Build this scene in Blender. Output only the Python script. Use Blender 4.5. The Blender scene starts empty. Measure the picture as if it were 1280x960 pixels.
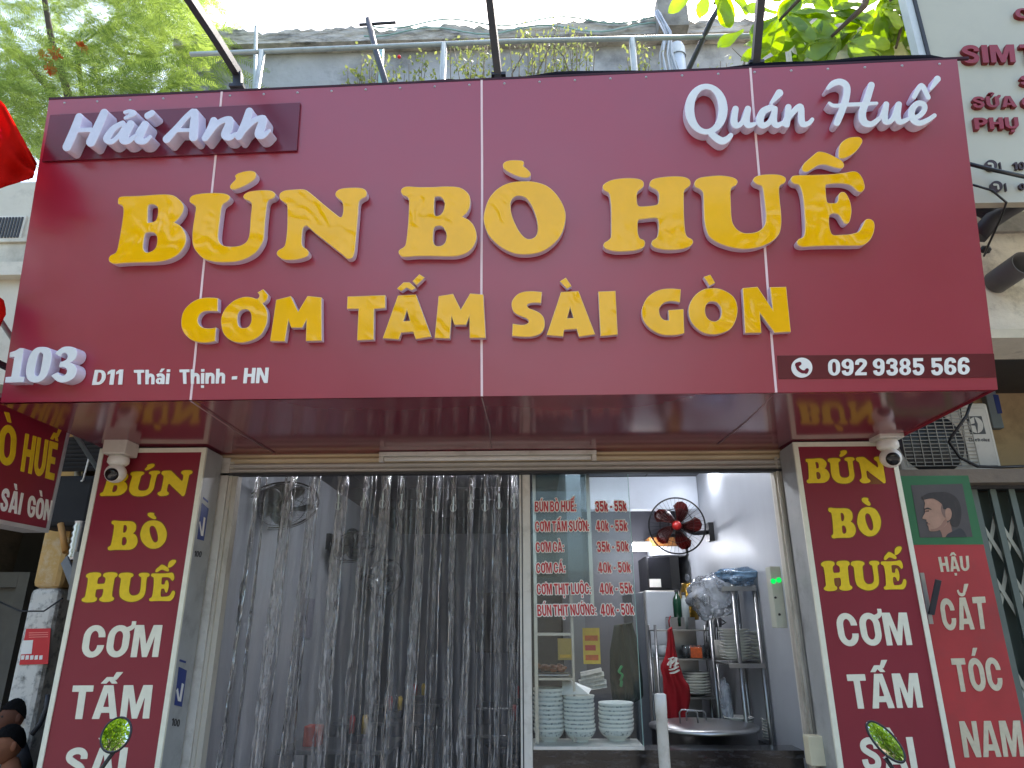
import bpy, bmesh, math, random
import numpy as np
from mathutils import Vector, Matrix

random.seed(7)
RNG = np.random.default_rng(7)
S = bpy.context.scene
COL = S.collection

# ------------------------------------------------------------------ camera, sky, sun, exposure
F_PX, PITCH, YAW, ROLL = 861.72, 0.3350, -0.0280, -0.0022
CAM = np.array([0.2118, -3.5471, 1.55])
_f = np.array([math.sin(YAW) * math.cos(PITCH), math.cos(YAW) * math.cos(PITCH), math.sin(PITCH)])
_r = np.array([math.cos(YAW), -math.sin(YAW), 0.0])
_u = np.cross(_r, _f)
CR = math.cos(ROLL) * _r + math.sin(ROLL) * _u
CU = -math.sin(ROLL) * _r + math.cos(ROLL) * _u
CF = _f
cd = bpy.data.cameras.new('camera')
cam = bpy.data.objects.new('camera', cd)
COL.objects.link(cam)
cam.matrix_world = Matrix(((CR[0], CU[0], -CF[0], CAM[0]), (CR[1], CU[1], -CF[1], CAM[1]),
                           (CR[2], CU[2], -CF[2], CAM[2]), (0, 0, 0, 1)))
cd.sensor_fit = 'HORIZONTAL'
cd.sensor_width = 36.0
cd.lens = F_PX / 1280 * 36.0
cd.clip_start = 0.05
cd.clip_end = 600
S.camera = cam

SUN_EL, SUN_AZ = math.radians(58), math.radians(18)      # behind the shop, a little to the right
w = bpy.data.worlds.new("World")
S.world = w
w.use_nodes = True
nt = w.node_tree
bg = nt.nodes['Background']
sky = nt.nodes.new('ShaderNodeTexSky')
sky.sky_type = 'NISHITA'
sky.sun_disc = False
sky.sun_elevation = SUN_EL
sky.sun_rotation = SUN_AZ
sky.dust_density = 3.5
sky.air_density = 1.2
nt.links.new(sky.outputs[0], bg.inputs[0])
bg.inputs[1].default_value = 0.15
sd = bpy.data.lights.new('sun', 'SUN')
sd.energy = 3.0
sd.angle = math.radians(0.5)
sd.color = (1.0, 0.95, 0.87)
sun = bpy.data.objects.new('sun', sd)
COL.objects.link(sun)
_d = Vector((math.sin(SUN_AZ) * math.cos(SUN_EL), math.cos(SUN_AZ) * math.cos(SUN_EL), math.sin(SUN_EL)))
sun.rotation_euler = _d.to_track_quat('Z', 'Y').to_euler()
S.view_settings.view_transform = 'Standard'
S.view_settings.look = 'None'
S.view_settings.exposure = 2.05
S.view_settings.gamma = 1.0
S.view_settings.use_curve_mapping = False
S.cycles.max_bounces = 10
S.cycles.transparent_max_bounces = 24
S.cycles.caustics_reflective = False
S.cycles.caustics_refractive = False
S.cycles.use_denoising = True
S.cycles.sample_clamp_indirect = 6.0

# ------------------------------------------------------------------ pixel -> world helpers
def ray(u, v):
    return CF + (u - 640.0) / F_PX * CR - (v - 480.0) / F_PX * CU
def at(u, v, y=None, x=None, z=None):
    d = ray(u, v)
    if y is not None: t = (y - CAM[1]) / d[1]
    elif x is not None: t = (x - CAM[0]) / d[0]
    else: t = (z - CAM[2]) / d[2]
    return CAM + t * d

class Plane:
    """a flat face in the world: origin, two axes and a normal towards the viewer"""
    def __init__(self, o, u, v):
        self.O = np.array(o, float)
        self.U = np.array(u, float) / np.linalg.norm(u)
        v = np.array(v, float)
        v = v - self.U * (v @ self.U)
        self.V = v / np.linalg.norm(v)
        self.N = np.cross(self.U, self.V)
    def ab(self, px, py, t=0.0):
        d = ray(px, py)
        k = ((self.O + t * self.N - CAM) @ self.N) / (d @ self.N)
        p = CAM + k * d - self.O
        return (p @ self.U, p @ self.V)
    def w(self, a, b, c=0.0):
        return self.O + a * self.U + b * self.V + c * self.N
    def px(self, u, v, t=0.0):
        a, b = self.ab(u, v, t)
        return self.w(a, b, t)

# ------------------------------------------------------------------ objects
def thing(name, label, cat, loc=(0, 0, 0), group=None):
    o = bpy.data.objects.new(name, None)
    o.empty_display_size = 0.1
    o.location = [float(q) for q in loc]
    COL.objects.link(o)
    o['label'] = label; o['category'] = cat
    if group: o['group'] = group
    return o
def tag(o, label, cat, group=None):
    o['label'] = label; o['category'] = cat
    if group: o['group'] = group
    return o
def struct(o, kind='structure'):
    o['kind'] = kind
    return o
def base_of(p):
    b = Vector((0, 0, 0))
    while p is not None:
        b += Vector(p.location); p = p.parent
    return b
def dup(o, shift=(0, 0, 0), label=None):
    kids = {}
    for q in bpy.data.objects:
        if q.parent: kids.setdefault(q.parent, []).append(q)
    def rec(q, par):
        c = q.copy(); COL.objects.link(c)
        c.parent = par
        for ch in kids.get(q, []): rec(ch, c)
        return c
    c = rec(o, None)
    c.location = Vector(o.location) + Vector(shift)
    if label: c['label'] = label
    return c

class MB:
    def __init__(s): s.v = []; s.f = []; s.m = []; s.sm = []
    def add(s, vs, fs, m=0, sm=False):
        k = len(s.v)
        s.v.extend([tuple(float(c) for c in p) for p in vs])
        for f in fs:
            s.f.append([i + k for i in f]); s.m.append(m); s.sm.append(sm)
        return s
    def box(s, x0, x1, y0, y1, z0, z1, m=0):
        vs = [(x, y, z) for z in (z0, z1) for y in (y0, y1) for x in (x0, x1)]
        return s.add(vs, [(0, 2, 3, 1), (4, 5, 7, 6), (0, 1, 5, 4), (2, 6, 7, 3), (0, 4, 6, 2), (1, 3, 7, 5)], m)
    def obox(s, c, U, V, W, m=0):
        c, U, V, W = [np.array(q, float) for q in (c, U, V, W)]
        vs = [c + a * U + b * V + d * W for d in (-1, 1) for b in (-1, 1) for a in (-1, 1)]
        return s.add(vs, [(0, 2, 3, 1), (4, 5, 7, 6), (0, 1, 5, 4), (2, 6, 7, 3), (0, 4, 6, 2), (1, 3, 7, 5)], m)
    def bar(s, p, q, wd, dp=None, up=(0, 0, 1), m=0):
        p, q = np.array(p, float), np.array(q, float)
        d = q - p; L = np.linalg.norm(d); d /= L
        a = np.cross(d, up)
        if np.linalg.norm(a) < 1e-4: a = np.cross(d, (0, 1, 0))
        a /= np.linalg.norm(a); b = np.cross(d, a)
        return s.obox((p + q) / 2, d * L / 2, a * wd / 2, b * (dp or wd) / 2, m)
    def tube(s, pts, r, n=8, m=0, caps=True):
        pts = [np.array(p, float) for p in pts]
        rs = r if hasattr(r, '__len__') else [r] * len(pts)
        vs = []; up = np.array((0.13, 0.21, 0.97))
        for i, p in enumerate(pts):
            d = pts[min(i + 1, len(pts) - 1)] - pts[max(i - 1, 0)]
            d = d / (np.linalg.norm(d) + 1e-9)
            a = np.cross(d, up)
            if np.linalg.norm(a) < 0.05: a = np.cross(d, (1, 0, 0))
            a /= np.linalg.norm(a); b = np.cross(d, a); up = np.cross(a, d)
            for k in range(n):
                t = 2 * math.pi * k / n
                vs.append(p + rs[i] * (math.cos(t) * a + math.sin(t) * b))
        fs = []
        for i in range(len(pts) - 1):
            for k in range(n):
                k2 = (k + 1) % n
                fs.append((i * n + k, i * n + k2, (i + 1) * n + k2, (i + 1) * n + k))
        s.add(vs, fs, m, True)
        if caps:
            b0 = len(s.v) - len(vs)
            s.f.append([b0 + k for k in range(n)][::-1]); s.m.append(m); s.sm.append(False)
            s.f.append([b0 + (len(pts) - 1) * n + k for k in range(n)]); s.m.append(m); s.sm.append(False)
        return s
    def lathe(s, prof, c, n=24, axis=None, m=0, sm=True):
        """prof: (radius, height) pairs; axis: direction of height"""
        c = np.array(c, float)
        ax = np.array(axis if axis is not None else (0, 0, 1), float); ax /= np.linalg.norm(ax)
        a = np.cross(ax, (0, 1, 0) if abs(ax[1]) < 0.9 else (1, 0, 0)); a /= np.linalg.norm(a); b = np.cross(ax, a)
        vs = []
        for r, h in prof:
            for k in range(n):
                t = 2 * math.pi * k / n
                vs.append(c + ax * h + max(r, 1e-4) * (math.cos(t) * a + math.sin(t) * b))
        fs = []
        for i in range(len(prof) - 1):
            for k in range(n):
                k2 = (k + 1) % n
                fs.append((i * n + k, i * n + k2, (i + 1) * n + k2, (i + 1) * n + k))
        return s.add(vs, fs, m, sm)
    def ell(s, c, R, n=16, k=10, m=0, rot=None):
        vs = []
        for i in range(k + 1):
            ph = math.pi * i / k - math.pi / 2
            for j in range(n):
                t = 2 * math.pi * j / n
                p = np.array((R[0] * math.cos(ph) * math.cos(t), R[1] * math.cos(ph) * math.sin(t), R[2] * math.sin(ph)))
                if rot is not None: p = np.array(rot @ Vector(p))
                vs.append(np.array(c) + p)
        fs = [(i * n + j, i * n + (j + 1) % n, (i + 1) * n + (j + 1) % n, (i + 1) * n + j) for i in range(k) for j in range(n)]
        return s.add(vs, fs, m, True)
    def prism(s, poly, ext, m=0, msd=None):
        """poly: 3-D outline, ext: vector from the front outline to the back one"""
        poly = [np.array(p, float) for p in poly]; n = len(poly); e = np.array(ext, float)
        s.add(poly + [p + e for p in poly], [list(range(n))], m)
        k = len(s.v) - 2 * n
        s.f.append([k + n + i for i in range(n)][::-1]); s.m.append(m); s.sm.append(False)
        for i in range(n):
            j = (i + 1) % n
            s.f.append([k + i, k + n + i, k + n + j, k + j]); s.m.append(m if msd is None else msd); s.sm.append(False)
        return s
    def build(s, name, mats, parent=None, bevel=0.0, fixn=True):
        if not isinstance(mats, (list, tuple)): mats = [mats]
        V = np.array(s.v, float)
        if parent is None:
            lo, hi = V.min(0), V.max(0)
            org = np.array(((lo[0] + hi[0]) / 2, (lo[1] + hi[1]) / 2, lo[2]))
        else:
            org = np.array(base_of(parent))
        me = bpy.data.meshes.new(name)
        me.from_pydata([tuple(p) for p in (V - org)], [], s.f)
        for q in mats: me.materials.append(q)
        me.polygons.foreach_set('material_index', s.m)
        me.polygons.foreach_set('use_smooth', s.sm)
        if fixn:
            bm = bmesh.new(); bm.from_mesh(me)
            bmesh.ops.recalc_face_normals(bm, faces=bm.faces)
            bm.to_mesh(me); bm.free()
        me.update()
        o = bpy.data.objects.new(name, me)
        COL.objects.link(o)
        if parent is None: o.location = org
        else: o.parent = parent
        if bevel:
            b = o.modifiers.new('bevel', 'BEVEL'); b.width = bevel; b.segments = 2; b.limit_method = 'ANGLE'
            b.angle_limit = math.radians(50)
        return o

# ------------------------------------------------------------------ materials
def lin(c):
    return tuple((q / 255 / 12.92) if q / 255 <= 0.04045 else ((q / 255 + 0.055) / 1.055) ** 2.4 for q in c) + (1.0,)
MATS = {}
def M(name, col=(200, 200, 200), rough=0.5, metal=0.0, var=0.12, vs=6.0, bump=0.0, bs=30.0, coat=0.0, spec=0.5,
      dirt=None, dirt_amt=0.35, dirt_s=3.0, stretch=(1, 1, 1), rvar=0.1, emit=None, estr=0.0):
    if name in MATS: return MATS[name]
    m = bpy.data.materials.new(name); m.use_nodes = True
    t = m.node_tree; N = t.nodes; L = t.links
    b = N['Principled BSDF']
    b.inputs['Metallic'].default_value = metal
    b.inputs['Specular IOR Level'].default_value = spec
    b.inputs['Coat Weight'].default_value = coat
    b.inputs['Coat Roughness'].default_value = 0.06
    tc = N.new('ShaderNodeNewGeometry'); mp = N.new('ShaderNodeMapping')
    mp.inputs['Scale'].default_value = stretch
    L.new(tc.outputs['Position'], mp.inputs[0])
    n1 = N.new('ShaderNodeTexNoise'); n1.inputs['Scale'].default_value = vs; n1.inputs['Detail'].default_value = 6
    n1.inputs['Roughness'].default_value = 0.62
    L.new(mp.outputs[0], n1.inputs['Vector'])
    c = lin(col)
    mx = N.new('ShaderNodeMix'); mx.data_type = 'RGBA'
    mx.inputs[6].default_value = tuple(q * (1 - var) for q in c[:3]) + (1,)
    mx.inputs[7].default_value = tuple(min(1, q * (1 + var)) for q in c[:3]) + (1,)
    mr = N.new('ShaderNodeMapRange'); mr.inputs[1].default_value = 0.3; mr.inputs[2].default_value = 0.7
    L.new(n1.outputs[0], mr.inputs[0]); L.new(mr.outputs[0], mx.inputs[0])
    out = mx.outputs[2]
    if dirt:
        n2 = N.new('ShaderNodeTexNoise'); n2.inputs['Scale'].default_value = dirt_s; n2.inputs['Detail'].default_value = 9
        n2.inputs['Roughness'].default_value = 0.7
        L.new(mp.outputs[0], n2.inputs['Vector'])
        r2 = N.new('ShaderNodeMapRange'); r2.inputs[1].default_value = 0.5; r2.inputs[2].default_value = 0.68
        r2.inputs[4].default_value = dirt_amt
        L.new(n2.outputs[0], r2.inputs[0])
        m2 = N.new('ShaderNodeMix'); m2.data_type = 'RGBA'
        L.new(r2.outputs[0], m2.inputs[0]); L.new(out, m2.inputs[6]); m2.inputs[7].default_value = lin(dirt)
        out = m2.outputs[2]
    L.new(out, b.inputs['Base Color'])
    rr = N.new('ShaderNodeMapRange'); rr.inputs[3].default_value = max(0.02, rough - rvar * rough * 2); rr.inputs[4].default_value = min(1, rough + rvar * rough * 2)
    L.new(n1.outputs[0], rr.inputs[0]); L.new(rr.outputs[0], b.inputs['Roughness'])
    if bump:
        n3 = N.new('ShaderNodeTexNoise'); n3.inputs['Scale'].default_value = bs; n3.inputs['Detail'].default_value = 5
        L.new(mp.outputs[0], n3.inputs['Vector'])
        bp = N.new('ShaderNodeBump'); bp.inputs['Strength'].default_value = 1.0; bp.inputs['Distance'].default_value = bump
        L.new(n3.outputs[0], bp.inputs['Height']); L.new(bp.outputs[0], b.inputs['Normal'])
    if emit:
        b.inputs['Emission Color'].default_value = lin(emit); b.inputs['Emission Strength'].default_value = estr
    MATS[name] = m
    return m

def leaf_mat(name, c1, c2, trans=0.5, scale=3.0, gloss=0.08):
    m = bpy.data.materials.new(name); m.use_nodes = True
    t = m.node_tree; N = t.nodes; L = t.links
    N.remove(N['Principled BSDF'])
    g = N.new('ShaderNodeNewGeometry')
    n = N.new('ShaderNodeTexNoise'); n.inputs['Scale'].default_value = scale; n.inputs['Detail'].default_value = 3
    L.new(g.outputs['Position'], n.inputs['Vector'])
    ad = N.new('ShaderNodeMath'); ad.operation = 'MULTIPLY_ADD'
    L.new(g.outputs['Random Per Island'], ad.inputs[0]); ad.inputs[1].default_value = 0.6
    L.new(n.outputs[0], ad.inputs[2])
    mr = N.new('ShaderNodeMapRange'); mr.inputs[1].default_value = 0.35; mr.inputs[2].default_value = 1.15
    L.new(ad.outputs[0], mr.inputs[0])
    mx = N.new('ShaderNodeMix'); mx.data_type = 'RGBA'
    mx.inputs[6].default_value = lin(c1); mx.inputs[7].default_value = lin(c2)
    L.new(mr.outputs[0], mx.inputs[0])
    d = N.new('ShaderNodeBsdfDiffuse'); tr = N.new('ShaderNodeBsdfTranslucent'); gl = N.new('ShaderNodeBsdfGlossy')
    gl.inputs['Roughness'].default_value = 0.4
    L.new(mx.outputs[2], d.inputs[0])
    hs = N.new('ShaderNodeHueSaturation'); hs.inputs['Hue'].default_value = 0.485; hs.inputs['Saturation'].default_value = 1.1; hs.inputs['Value'].default_value = 1.7
    L.new(mx.outputs[2], hs.inputs['Color']); L.new(hs.outputs[0], tr.inputs[0])
    m1 = N.new('ShaderNodeMixShader'); m1.inputs[0].default_value = trans
    L.new(d.outputs[0], m1.inputs[1]); L.new(tr.outputs[0], m1.inputs[2])
    m2 = N.new('ShaderNodeMixShader'); m2.inputs[0].default_value = gloss
    L.new(m1.outputs[0], m2.inputs[1]); L.new(gl.outputs[0], m2.inputs[2])
    L.new(m2.outputs[0], N['Material Output'].inputs[0])
    return m

def clear_mat(name, tint=(0.95, 0.97, 0.97), milk=0.06, milkcol=(200, 205, 210), rough=0.03, ior=1.45, bump=0.0, bs=8.0, stretch=(1, 1, 1), refl=1.0):
    """clear sheet: transparent + fresnel gloss + a little milky scatter"""
    m = bpy.data.materials.new(name); m.use_nodes = True
    t = m.node_tree; N = t.nodes; L = t.links
    N.remove(N['Principled BSDF'])
    tp = N.new('ShaderNodeBsdfTransparent'); tp.inputs[0].default_value = tint + (1,)
    gl = N.new('ShaderNodeBsdfGlossy'); gl.inputs['Roughness'].default_value = rough
    df = N.new('ShaderNodeBsdfDiffuse'); df.inputs[0].default_value = lin(milkcol)
    fr = N.new('ShaderNodeFresnel'); fr.inputs[0].default_value = ior
    ml = N.new('ShaderNodeMath'); ml.operation = 'MULTIPLY'; ml.inputs[1].default_value = refl; ml.use_clamp = True
    L.new(fr.outputs[0], ml.inputs[0])
    g = N.new('ShaderNodeNewGeometry'); mp = N.new('ShaderNodeMapping'); mp.inputs['Scale'].default_value = stretch
    L.new(g.outputs['Position'], mp.inputs[0])
    n = N.new('ShaderNodeTexNoise'); n.inputs['Scale'].default_value = bs; n.inputs['Detail'].default_value = 4
    L.new(mp.outputs[0], n.inputs['Vector'])
    if bump:
        bp = N.new('ShaderNodeBump'); bp.inputs['Distance'].default_value = bump; bp.inputs['Strength'].default_value = 1
        L.new(n.outputs[0], bp.inputs['Height']); L.new(bp.outputs[0], gl.inputs['Normal']); L.new(bp.outputs[0], fr.inputs['Normal'])
    mk = N.new('ShaderNodeMapRange'); mk.inputs[1].default_value = 0.35; mk.inputs[2].default_value = 0.7
    mk.inputs[3].default_value = milk * 0.4; mk.inputs[4].default_value = milk * 1.6
    L.new(n.outputs[0], mk.inputs[0])
    m1 = N.new('ShaderNodeMixShader'); L.new(mk.outputs[0], m1.inputs[0])
    L.new(tp.outputs[0], m1.inputs[1]); L.new(df.outputs[0], m1.inputs[2])
    m2 = N.new('ShaderNodeMixShader'); L.new(ml.outputs[0], m2.inputs[0])
    L.new(m1.outputs[0], m2.inputs[1]); L.new(gl.outputs[0], m2.inputs[2])
    L.new(m2.outputs[0], N['Material Output'].inputs[0])
    return m

def emat(name, col, strength):
    m = bpy.data.materials.new(name); m.use_nodes = True
    N = m.node_tree.nodes; N.remove(N['Principled BSDF'])
    e = N.new('ShaderNodeEmission'); e.inputs[0].default_value = lin(col); e.inputs[1].default_value = strength
    m.node_tree.links.new(e.outputs[0], N['Material Output'].inputs[0])
    return m

def crimson(name, col, rough, wav=0.0008, coat=0.0, spec=0.5):
    m = M(name, col, rough, var=0.05, vs=1.2, bump=wav, bs=1.6, coat=coat, spec=spec, rvar=0.15)
    return m
m_sign = crimson('crimson_panel', (152, 28, 52), 0.34, 0.004, 0.0, 1.0)
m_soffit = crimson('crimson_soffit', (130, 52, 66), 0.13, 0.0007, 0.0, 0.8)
m_banner = M('crimson_banner', (132, 30, 48), 0.38, var=0.06, vs=2.0)
m_yface = M('yellow_acrylic', (248, 184, 0), 0.16, var=0.05, vs=9, spec=.42)
def wrinkled_film(m):
    """thin film glued on acrylic: curling wrinkles in patches, as a bump"""
    t = m.node_tree; N = t.nodes; L = t.links
    g = N.new('ShaderNodeNewGeometry')
    wv = N.new('ShaderNodeTexWave'); wv.inputs['Scale'].default_value = 5.5; wv.inputs['Distortion'].default_value = 16; wv.inputs['Detail'].default_value = 2.5; wv.inputs['Detail Scale'].default_value = .9
    wv.bands_direction = 'DIAGONAL'
    n = N.new('ShaderNodeTexNoise'); n.inputs['Scale'].default_value = 4.5; n.inputs['Detail'].default_value = 2
    mr = N.new('ShaderNodeMapRange'); mr.inputs[1].default_value = .48; mr.inputs[2].default_value = .62
    n2 = N.new('ShaderNodeTexNoise'); n2.inputs['Scale'].default_value = 2.6
    ml = N.new('ShaderNodeMath'); ml.operation = 'MULTIPLY'; ad = N.new('ShaderNodeMath'); ad.operation = 'MULTIPLY_ADD'; ad.inputs[1].default_value = 4.0
    bp = N.new('ShaderNodeBump'); bp.inputs['Distance'].default_value = .0032; bp.inputs['Strength'].default_value = 1
    for q in (wv, n, n2): L.new(g.outputs['Position'], q.inputs['Vector'])
    L.new(n.outputs[0], mr.inputs[0]); L.new(mr.outputs[0], ml.inputs[0]); L.new(wv.outputs['Fac'], ml.inputs[1])
    L.new(n2.outputs[0], ad.inputs[0]); L.new(ml.outputs[0], ad.inputs[2]); L.new(ad.outputs[0], bp.inputs['Height'])
    L.new(bp.outputs[0], N['Principled BSDF'].inputs['Normal'])
wrinkled_film(m_yface)
m_yrim = M('yellow_rim', (250, 208, 110), 0.35, var=0.03)
m_lside = M('letter_return', (222, 210, 222), 0.3, var=0.05, vs=12)
m_wface = M('white_acrylic', (226, 228, 226), 0.25, var=0.05, vs=14, bump=0.0006, bs=14)
m_wside = M('white_return', (228, 222, 236), 0.3, var=0.06, vs=14)
m_plaque = M('plum_plaque', (104, 24, 44), 0.22, var=0.05)
m_white = M('white_vinyl', (236, 234, 226), 0.4, var=0.04)
m_cream = M('cream_vinyl', (232, 230, 208), 0.45, var=0.06, vs=20)
m_yflat = M('yellow_vinyl', (232, 200, 30), 0.4, var=0.08, vs=40)
m_brownline = M('ochre_outline', (124, 72, 16), 0.45, var=0.1)
m_red = M('red_vinyl', (190, 30, 36), 0.4, var=0.06)
m_whitemetal = M('white_painted_metal', (214, 210, 200), 0.38, var=0.07, vs=8, dirt=(120, 105, 80), dirt_amt=0.35, dirt_s=9)
m_alu = M('aluminium', (170, 170, 168), 0.32, metal=0.8, var=0.08, dirt=(90, 80, 66), dirt_amt=0.3)
m_steel = M('stainless_steel', (150, 150, 150), 0.3, metal=1.0, var=0.08)
m_black = M('black_plastic', (24, 24, 26), 0.4, var=0.1)
m_dark = M('dark_grey', (52, 52, 54), 0.6, var=0.15)
m_conc = M('old_concrete', (150, 146, 138), 0.9, var=0.28, vs=2.6, bump=0.012, bs=14, dirt=(70, 66, 60), dirt_amt=0.6, dirt_s=1.7)
m_conc2 = M('stained_render', (224, 218, 200), 0.9, var=0.14, vs=4, bump=0.006, bs=24, dirt=(104, 98, 86), dirt_amt=0.6, dirt_s=5)
m_railsteel = M('galvanised_rail', (168, 176, 172), 0.45, metal=0.3, var=0.1, dirt=(96, 86, 72), dirt_amt=0.4, dirt_s=8)
m_darksteel = M('dark_steel', (58, 60, 66), 0.45, metal=0.3, var=0.2, dirt=(92, 70, 54), dirt_amt=0.35, dirt_s=12)
m_bark = M('bark', (78, 66, 54), 0.9, var=0.3, vs=8, bump=0.01, bs=25)
# ------------------------------------------------------------------ lettering tools
def parse(s):
    """'x,y x,y! ...' -> points and corner flags"""
    P = []; C = []
    for q in s.split():
        C.append(q.endswith('!')); P.append([float(k) for k in q.rstrip('!').split(',')])
    return np.array(P), C
def smooth(P, C, n=5):
    """closed Catmull-Rom through P; flagged points stay sharp"""
    out = []; m = len(P)
    for i in range(m):
        p0, p1, p2, p3 = P[i - 1], P[i], P[(i + 1) % m], P[(i + 2) % m]
        t1 = (p2 - p1) if C[i] else (p2 - p0) / 2
        t2 = (p2 - p1) if C[(i + 1) % m] else (p3 - p1) / 2
        L = np.linalg.norm(p2 - p1)
        for t_ in (t1, t2):
            q = np.linalg.norm(t_)
            if q > 1.3 * L: t_ *= 1.3 * L / q
        for k in range(n):
            t = k / n
            out.append((2*t**3-3*t*t+1)*p1 + (t**3-2*t*t+t)*t1 + (-2*t**3+3*t*t)*p2 + (t**3-t*t)*t2)
    return np.array(out)
def outl(crop, s, sharp=False):
    ox, oy, sc = crop
    P, C = parse(s)
    P = P / sc + np.array((ox, oy))
    return P if sharp else smooth(P, C)

def strokes(crop, lst, res=0.45):
    """union of round pen strokes as outlines, in photo pixels"""
    ox, oy, sc = crop
    caps = []
    for s in lst:
        P = np.array([[float(k) for k in q.split(',')] for q in s.split()])
        if P.shape[1] == 2: P = np.hstack([P, np.full((len(P), 1), 30.0)])
        Q = [P[0]]
        for i in range(len(P) - 1):
            p0, p1, p2, p3 = P[max(i - 1, 0)], P[i], P[i + 1], P[min(i + 2, len(P) - 1)]
            for k in range(1, 6):
                t = k / 5
                Q.append(0.5 * (2*p1 + (p2-p0)*t + (2*p0-5*p1+4*p2-p3)*t*t + (3*p1-p0-3*p2+p3)*t**3))
        Q = np.array(Q); Q[:, :2] = Q[:, :2] / sc + np.array((ox, oy)); Q[:, 2] /= sc
        caps += [(Q[i], Q[i + 1]) for i in range(len(Q) - 1)]
    A = np.array([c[0] for c in caps] + [c[1] for c in caps])
    x0, y0 = (A[:, 0] - A[:, 2]).min() - 2, (A[:, 1] - A[:, 2]).min() - 2
    x1, y1 = (A[:, 0] + A[:, 2]).max() + 2, (A[:, 1] + A[:, 2]).max() + 2
    xs = np.arange(x0, x1, res); ys = np.arange(y0, y1, res)
    X, Y = np.meshgrid(xs, ys); D = np.full(X.shape, 1e9)
    for a, b in caps:
        d = b[:2] - a[:2]; l2 = d @ d + 1e-12
        t = np.clip(((X - a[0]) * d[0] + (Y - a[1]) * d[1]) / l2, 0, 1)
        D = np.minimum(D, np.hypot(X - a[0] - t * d[0], Y - a[1] - t * d[1]) - (a[2] + t * (b[2] - a[2])))
    return contour(X, Y, D, res)

def contour(X, Y, D, res, sm=2):
    ins = D < 0
    H_, W_ = D.shape; seg = {}
    c = ins[:-1, :-1].astype(int) + ins[:-1, 1:] * 2 + ins[1:, 1:] * 4 + ins[1:, :-1] * 8
    E = {1: [(3, 0)], 2: [(0, 1)], 3: [(3, 1)], 4: [(1, 2)], 5: [(3, 2), (1, 0)], 6: [(0, 2)], 7: [(3, 2)], 8: [(2, 3)],
         9: [(2, 0)], 10: [(0, 3), (2, 1)], 11: [(2, 1)], 12: [(1, 3)], 13: [(1, 0)], 14: [(0, 3)]}
    def key(i, j, e):
        return (('h', i, j), ('v', i, j + 1), ('h', i + 1, j), ('v', i, j))[e]
    def pt(k):
        o, i, j = k
        i2, j2 = (i, j + 1) if o == 'h' else (i + 1, j)
        t = D[i, j] / (D[i, j] - D[i2, j2])
        return np.array((X[i, j] + t * (X[i2, j2] - X[i, j]), Y[i, j] + t * (Y[i2, j2] - Y[i, j])))
    for i, j in zip(*np.nonzero((c > 0) & (c < 15))):
        for a, b in E[c[i, j]]: seg[key(i, j, a)] = key(i, j, b)
    loops = []
    while seg:
        k0 = next(iter(seg)); k = k0; L = []
        while k in seg:
            L.append(pt(k)); k = seg.pop(k)
        P = np.array(L)
        if len(P) < 8: continue
        for _ in range(sm): P = (np.roll(P, 1, 0) + 2 * P + np.roll(P, -1, 0)) / 4
        # drop points on nearly straight runs
        keep = [0]
        for q in range(1, len(P) - 1):
            a, b = P[q] - P[keep[-1]], P[q + 1] - P[q]
            cr = abs(a[0] * b[1] - a[1] * b[0]) / (np.linalg.norm(a) * np.linalg.norm(b) + 1e-9)
            if cr > (0.12 if sm else 0.05) or (sm and np.linalg.norm(a) > 3.0): keep.append(q)
        loops.append(P[keep])
    return loops

# a bold condensed sign-painter's alphabet, capital height 1
def arc(cx, cy, rx, ry, a0, a1, n=14):
    return [(cx + rx * math.cos(math.radians(t)), cy + ry * math.sin(math.radians(t))) for t in np.linspace(a0, a1, n)]
def rect(x0, y0, x1, y1): return [(x0, y0), (x1, y0), (x1, y1), (x0, y1)]
def ring_(x0, y0, x1, y1, s=.235, h=.185, k=.38):
    cx, rx = (x0 + x1) / 2, (x1 - x0) / 2; ry = min(k, (y1 - y0) / 2)
    def lp(rx, ry, lo, hi): return arc(cx, hi - ry, rx, ry, 0, 180) + arc(cx, lo + ry, rx, ry, 180, 360)
    return [lp(rx, ry, y0, y1), lp(max(rx - s, .05), max(ry - h, .03), y0 + h, y1 - h)[::-1]]
def thick(pts, wd, n=5):
    P = np.array(pts, float); Q = [P[0]]
    for i in range(len(P) - 1):
        p0, p1, p2, p3 = P[max(i - 1, 0)], P[i], P[i + 1], P[min(i + 2, len(P) - 1)]
        for k in range(1, n + 1):
            t = k / n
            Q.append(0.5 * (2*p1 + (p2-p0)*t + (2*p0-5*p1+4*p2-p3)*t*t + (3*p1-p0-3*p2+p3)*t**3))
    Q = np.array(Q) if len(P) > 2 else P
    d = np.gradient(Q, axis=0); d /= np.linalg.norm(d, axis=1)[:, None]
    nn = np.stack([-d[:, 1], d[:, 0]], 1) * wd / 2
    return [tuple(p) for p in Q - nn] + [tuple(p) for p in (Q + nn)[::-1]]
def _C(w, bar=False):
    o = arc(w/2, .62, w/2, .38, 0, 180) + arc(w/2, .38, w/2, .38, 180, 360)
    e = [(w, .54), (w*.48, .54), (w*.48, .39), (w-.225, .39)] if bar else [(w, .38), (w-.23, .38)]
    i = arc(w/2, .38, w/2-.23, .2, 360, 180) + arc(w/2, .62, w/2-.23, .2, 180, 0)
    return [o + e + i + [(w-.23, .62)]]
def _six(fl=False):
    L = ring_(0, 0, .64, .60, .22, .16, .3) + [thick([(.11, .28), (.11, .60), (.17, .83), (.33, .91), (.49, .85), (.53, .70)], .21)]
    if fl: L = [[(.64 - x, 1 - y) for x, y in l] for l in L]
    return L
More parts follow.
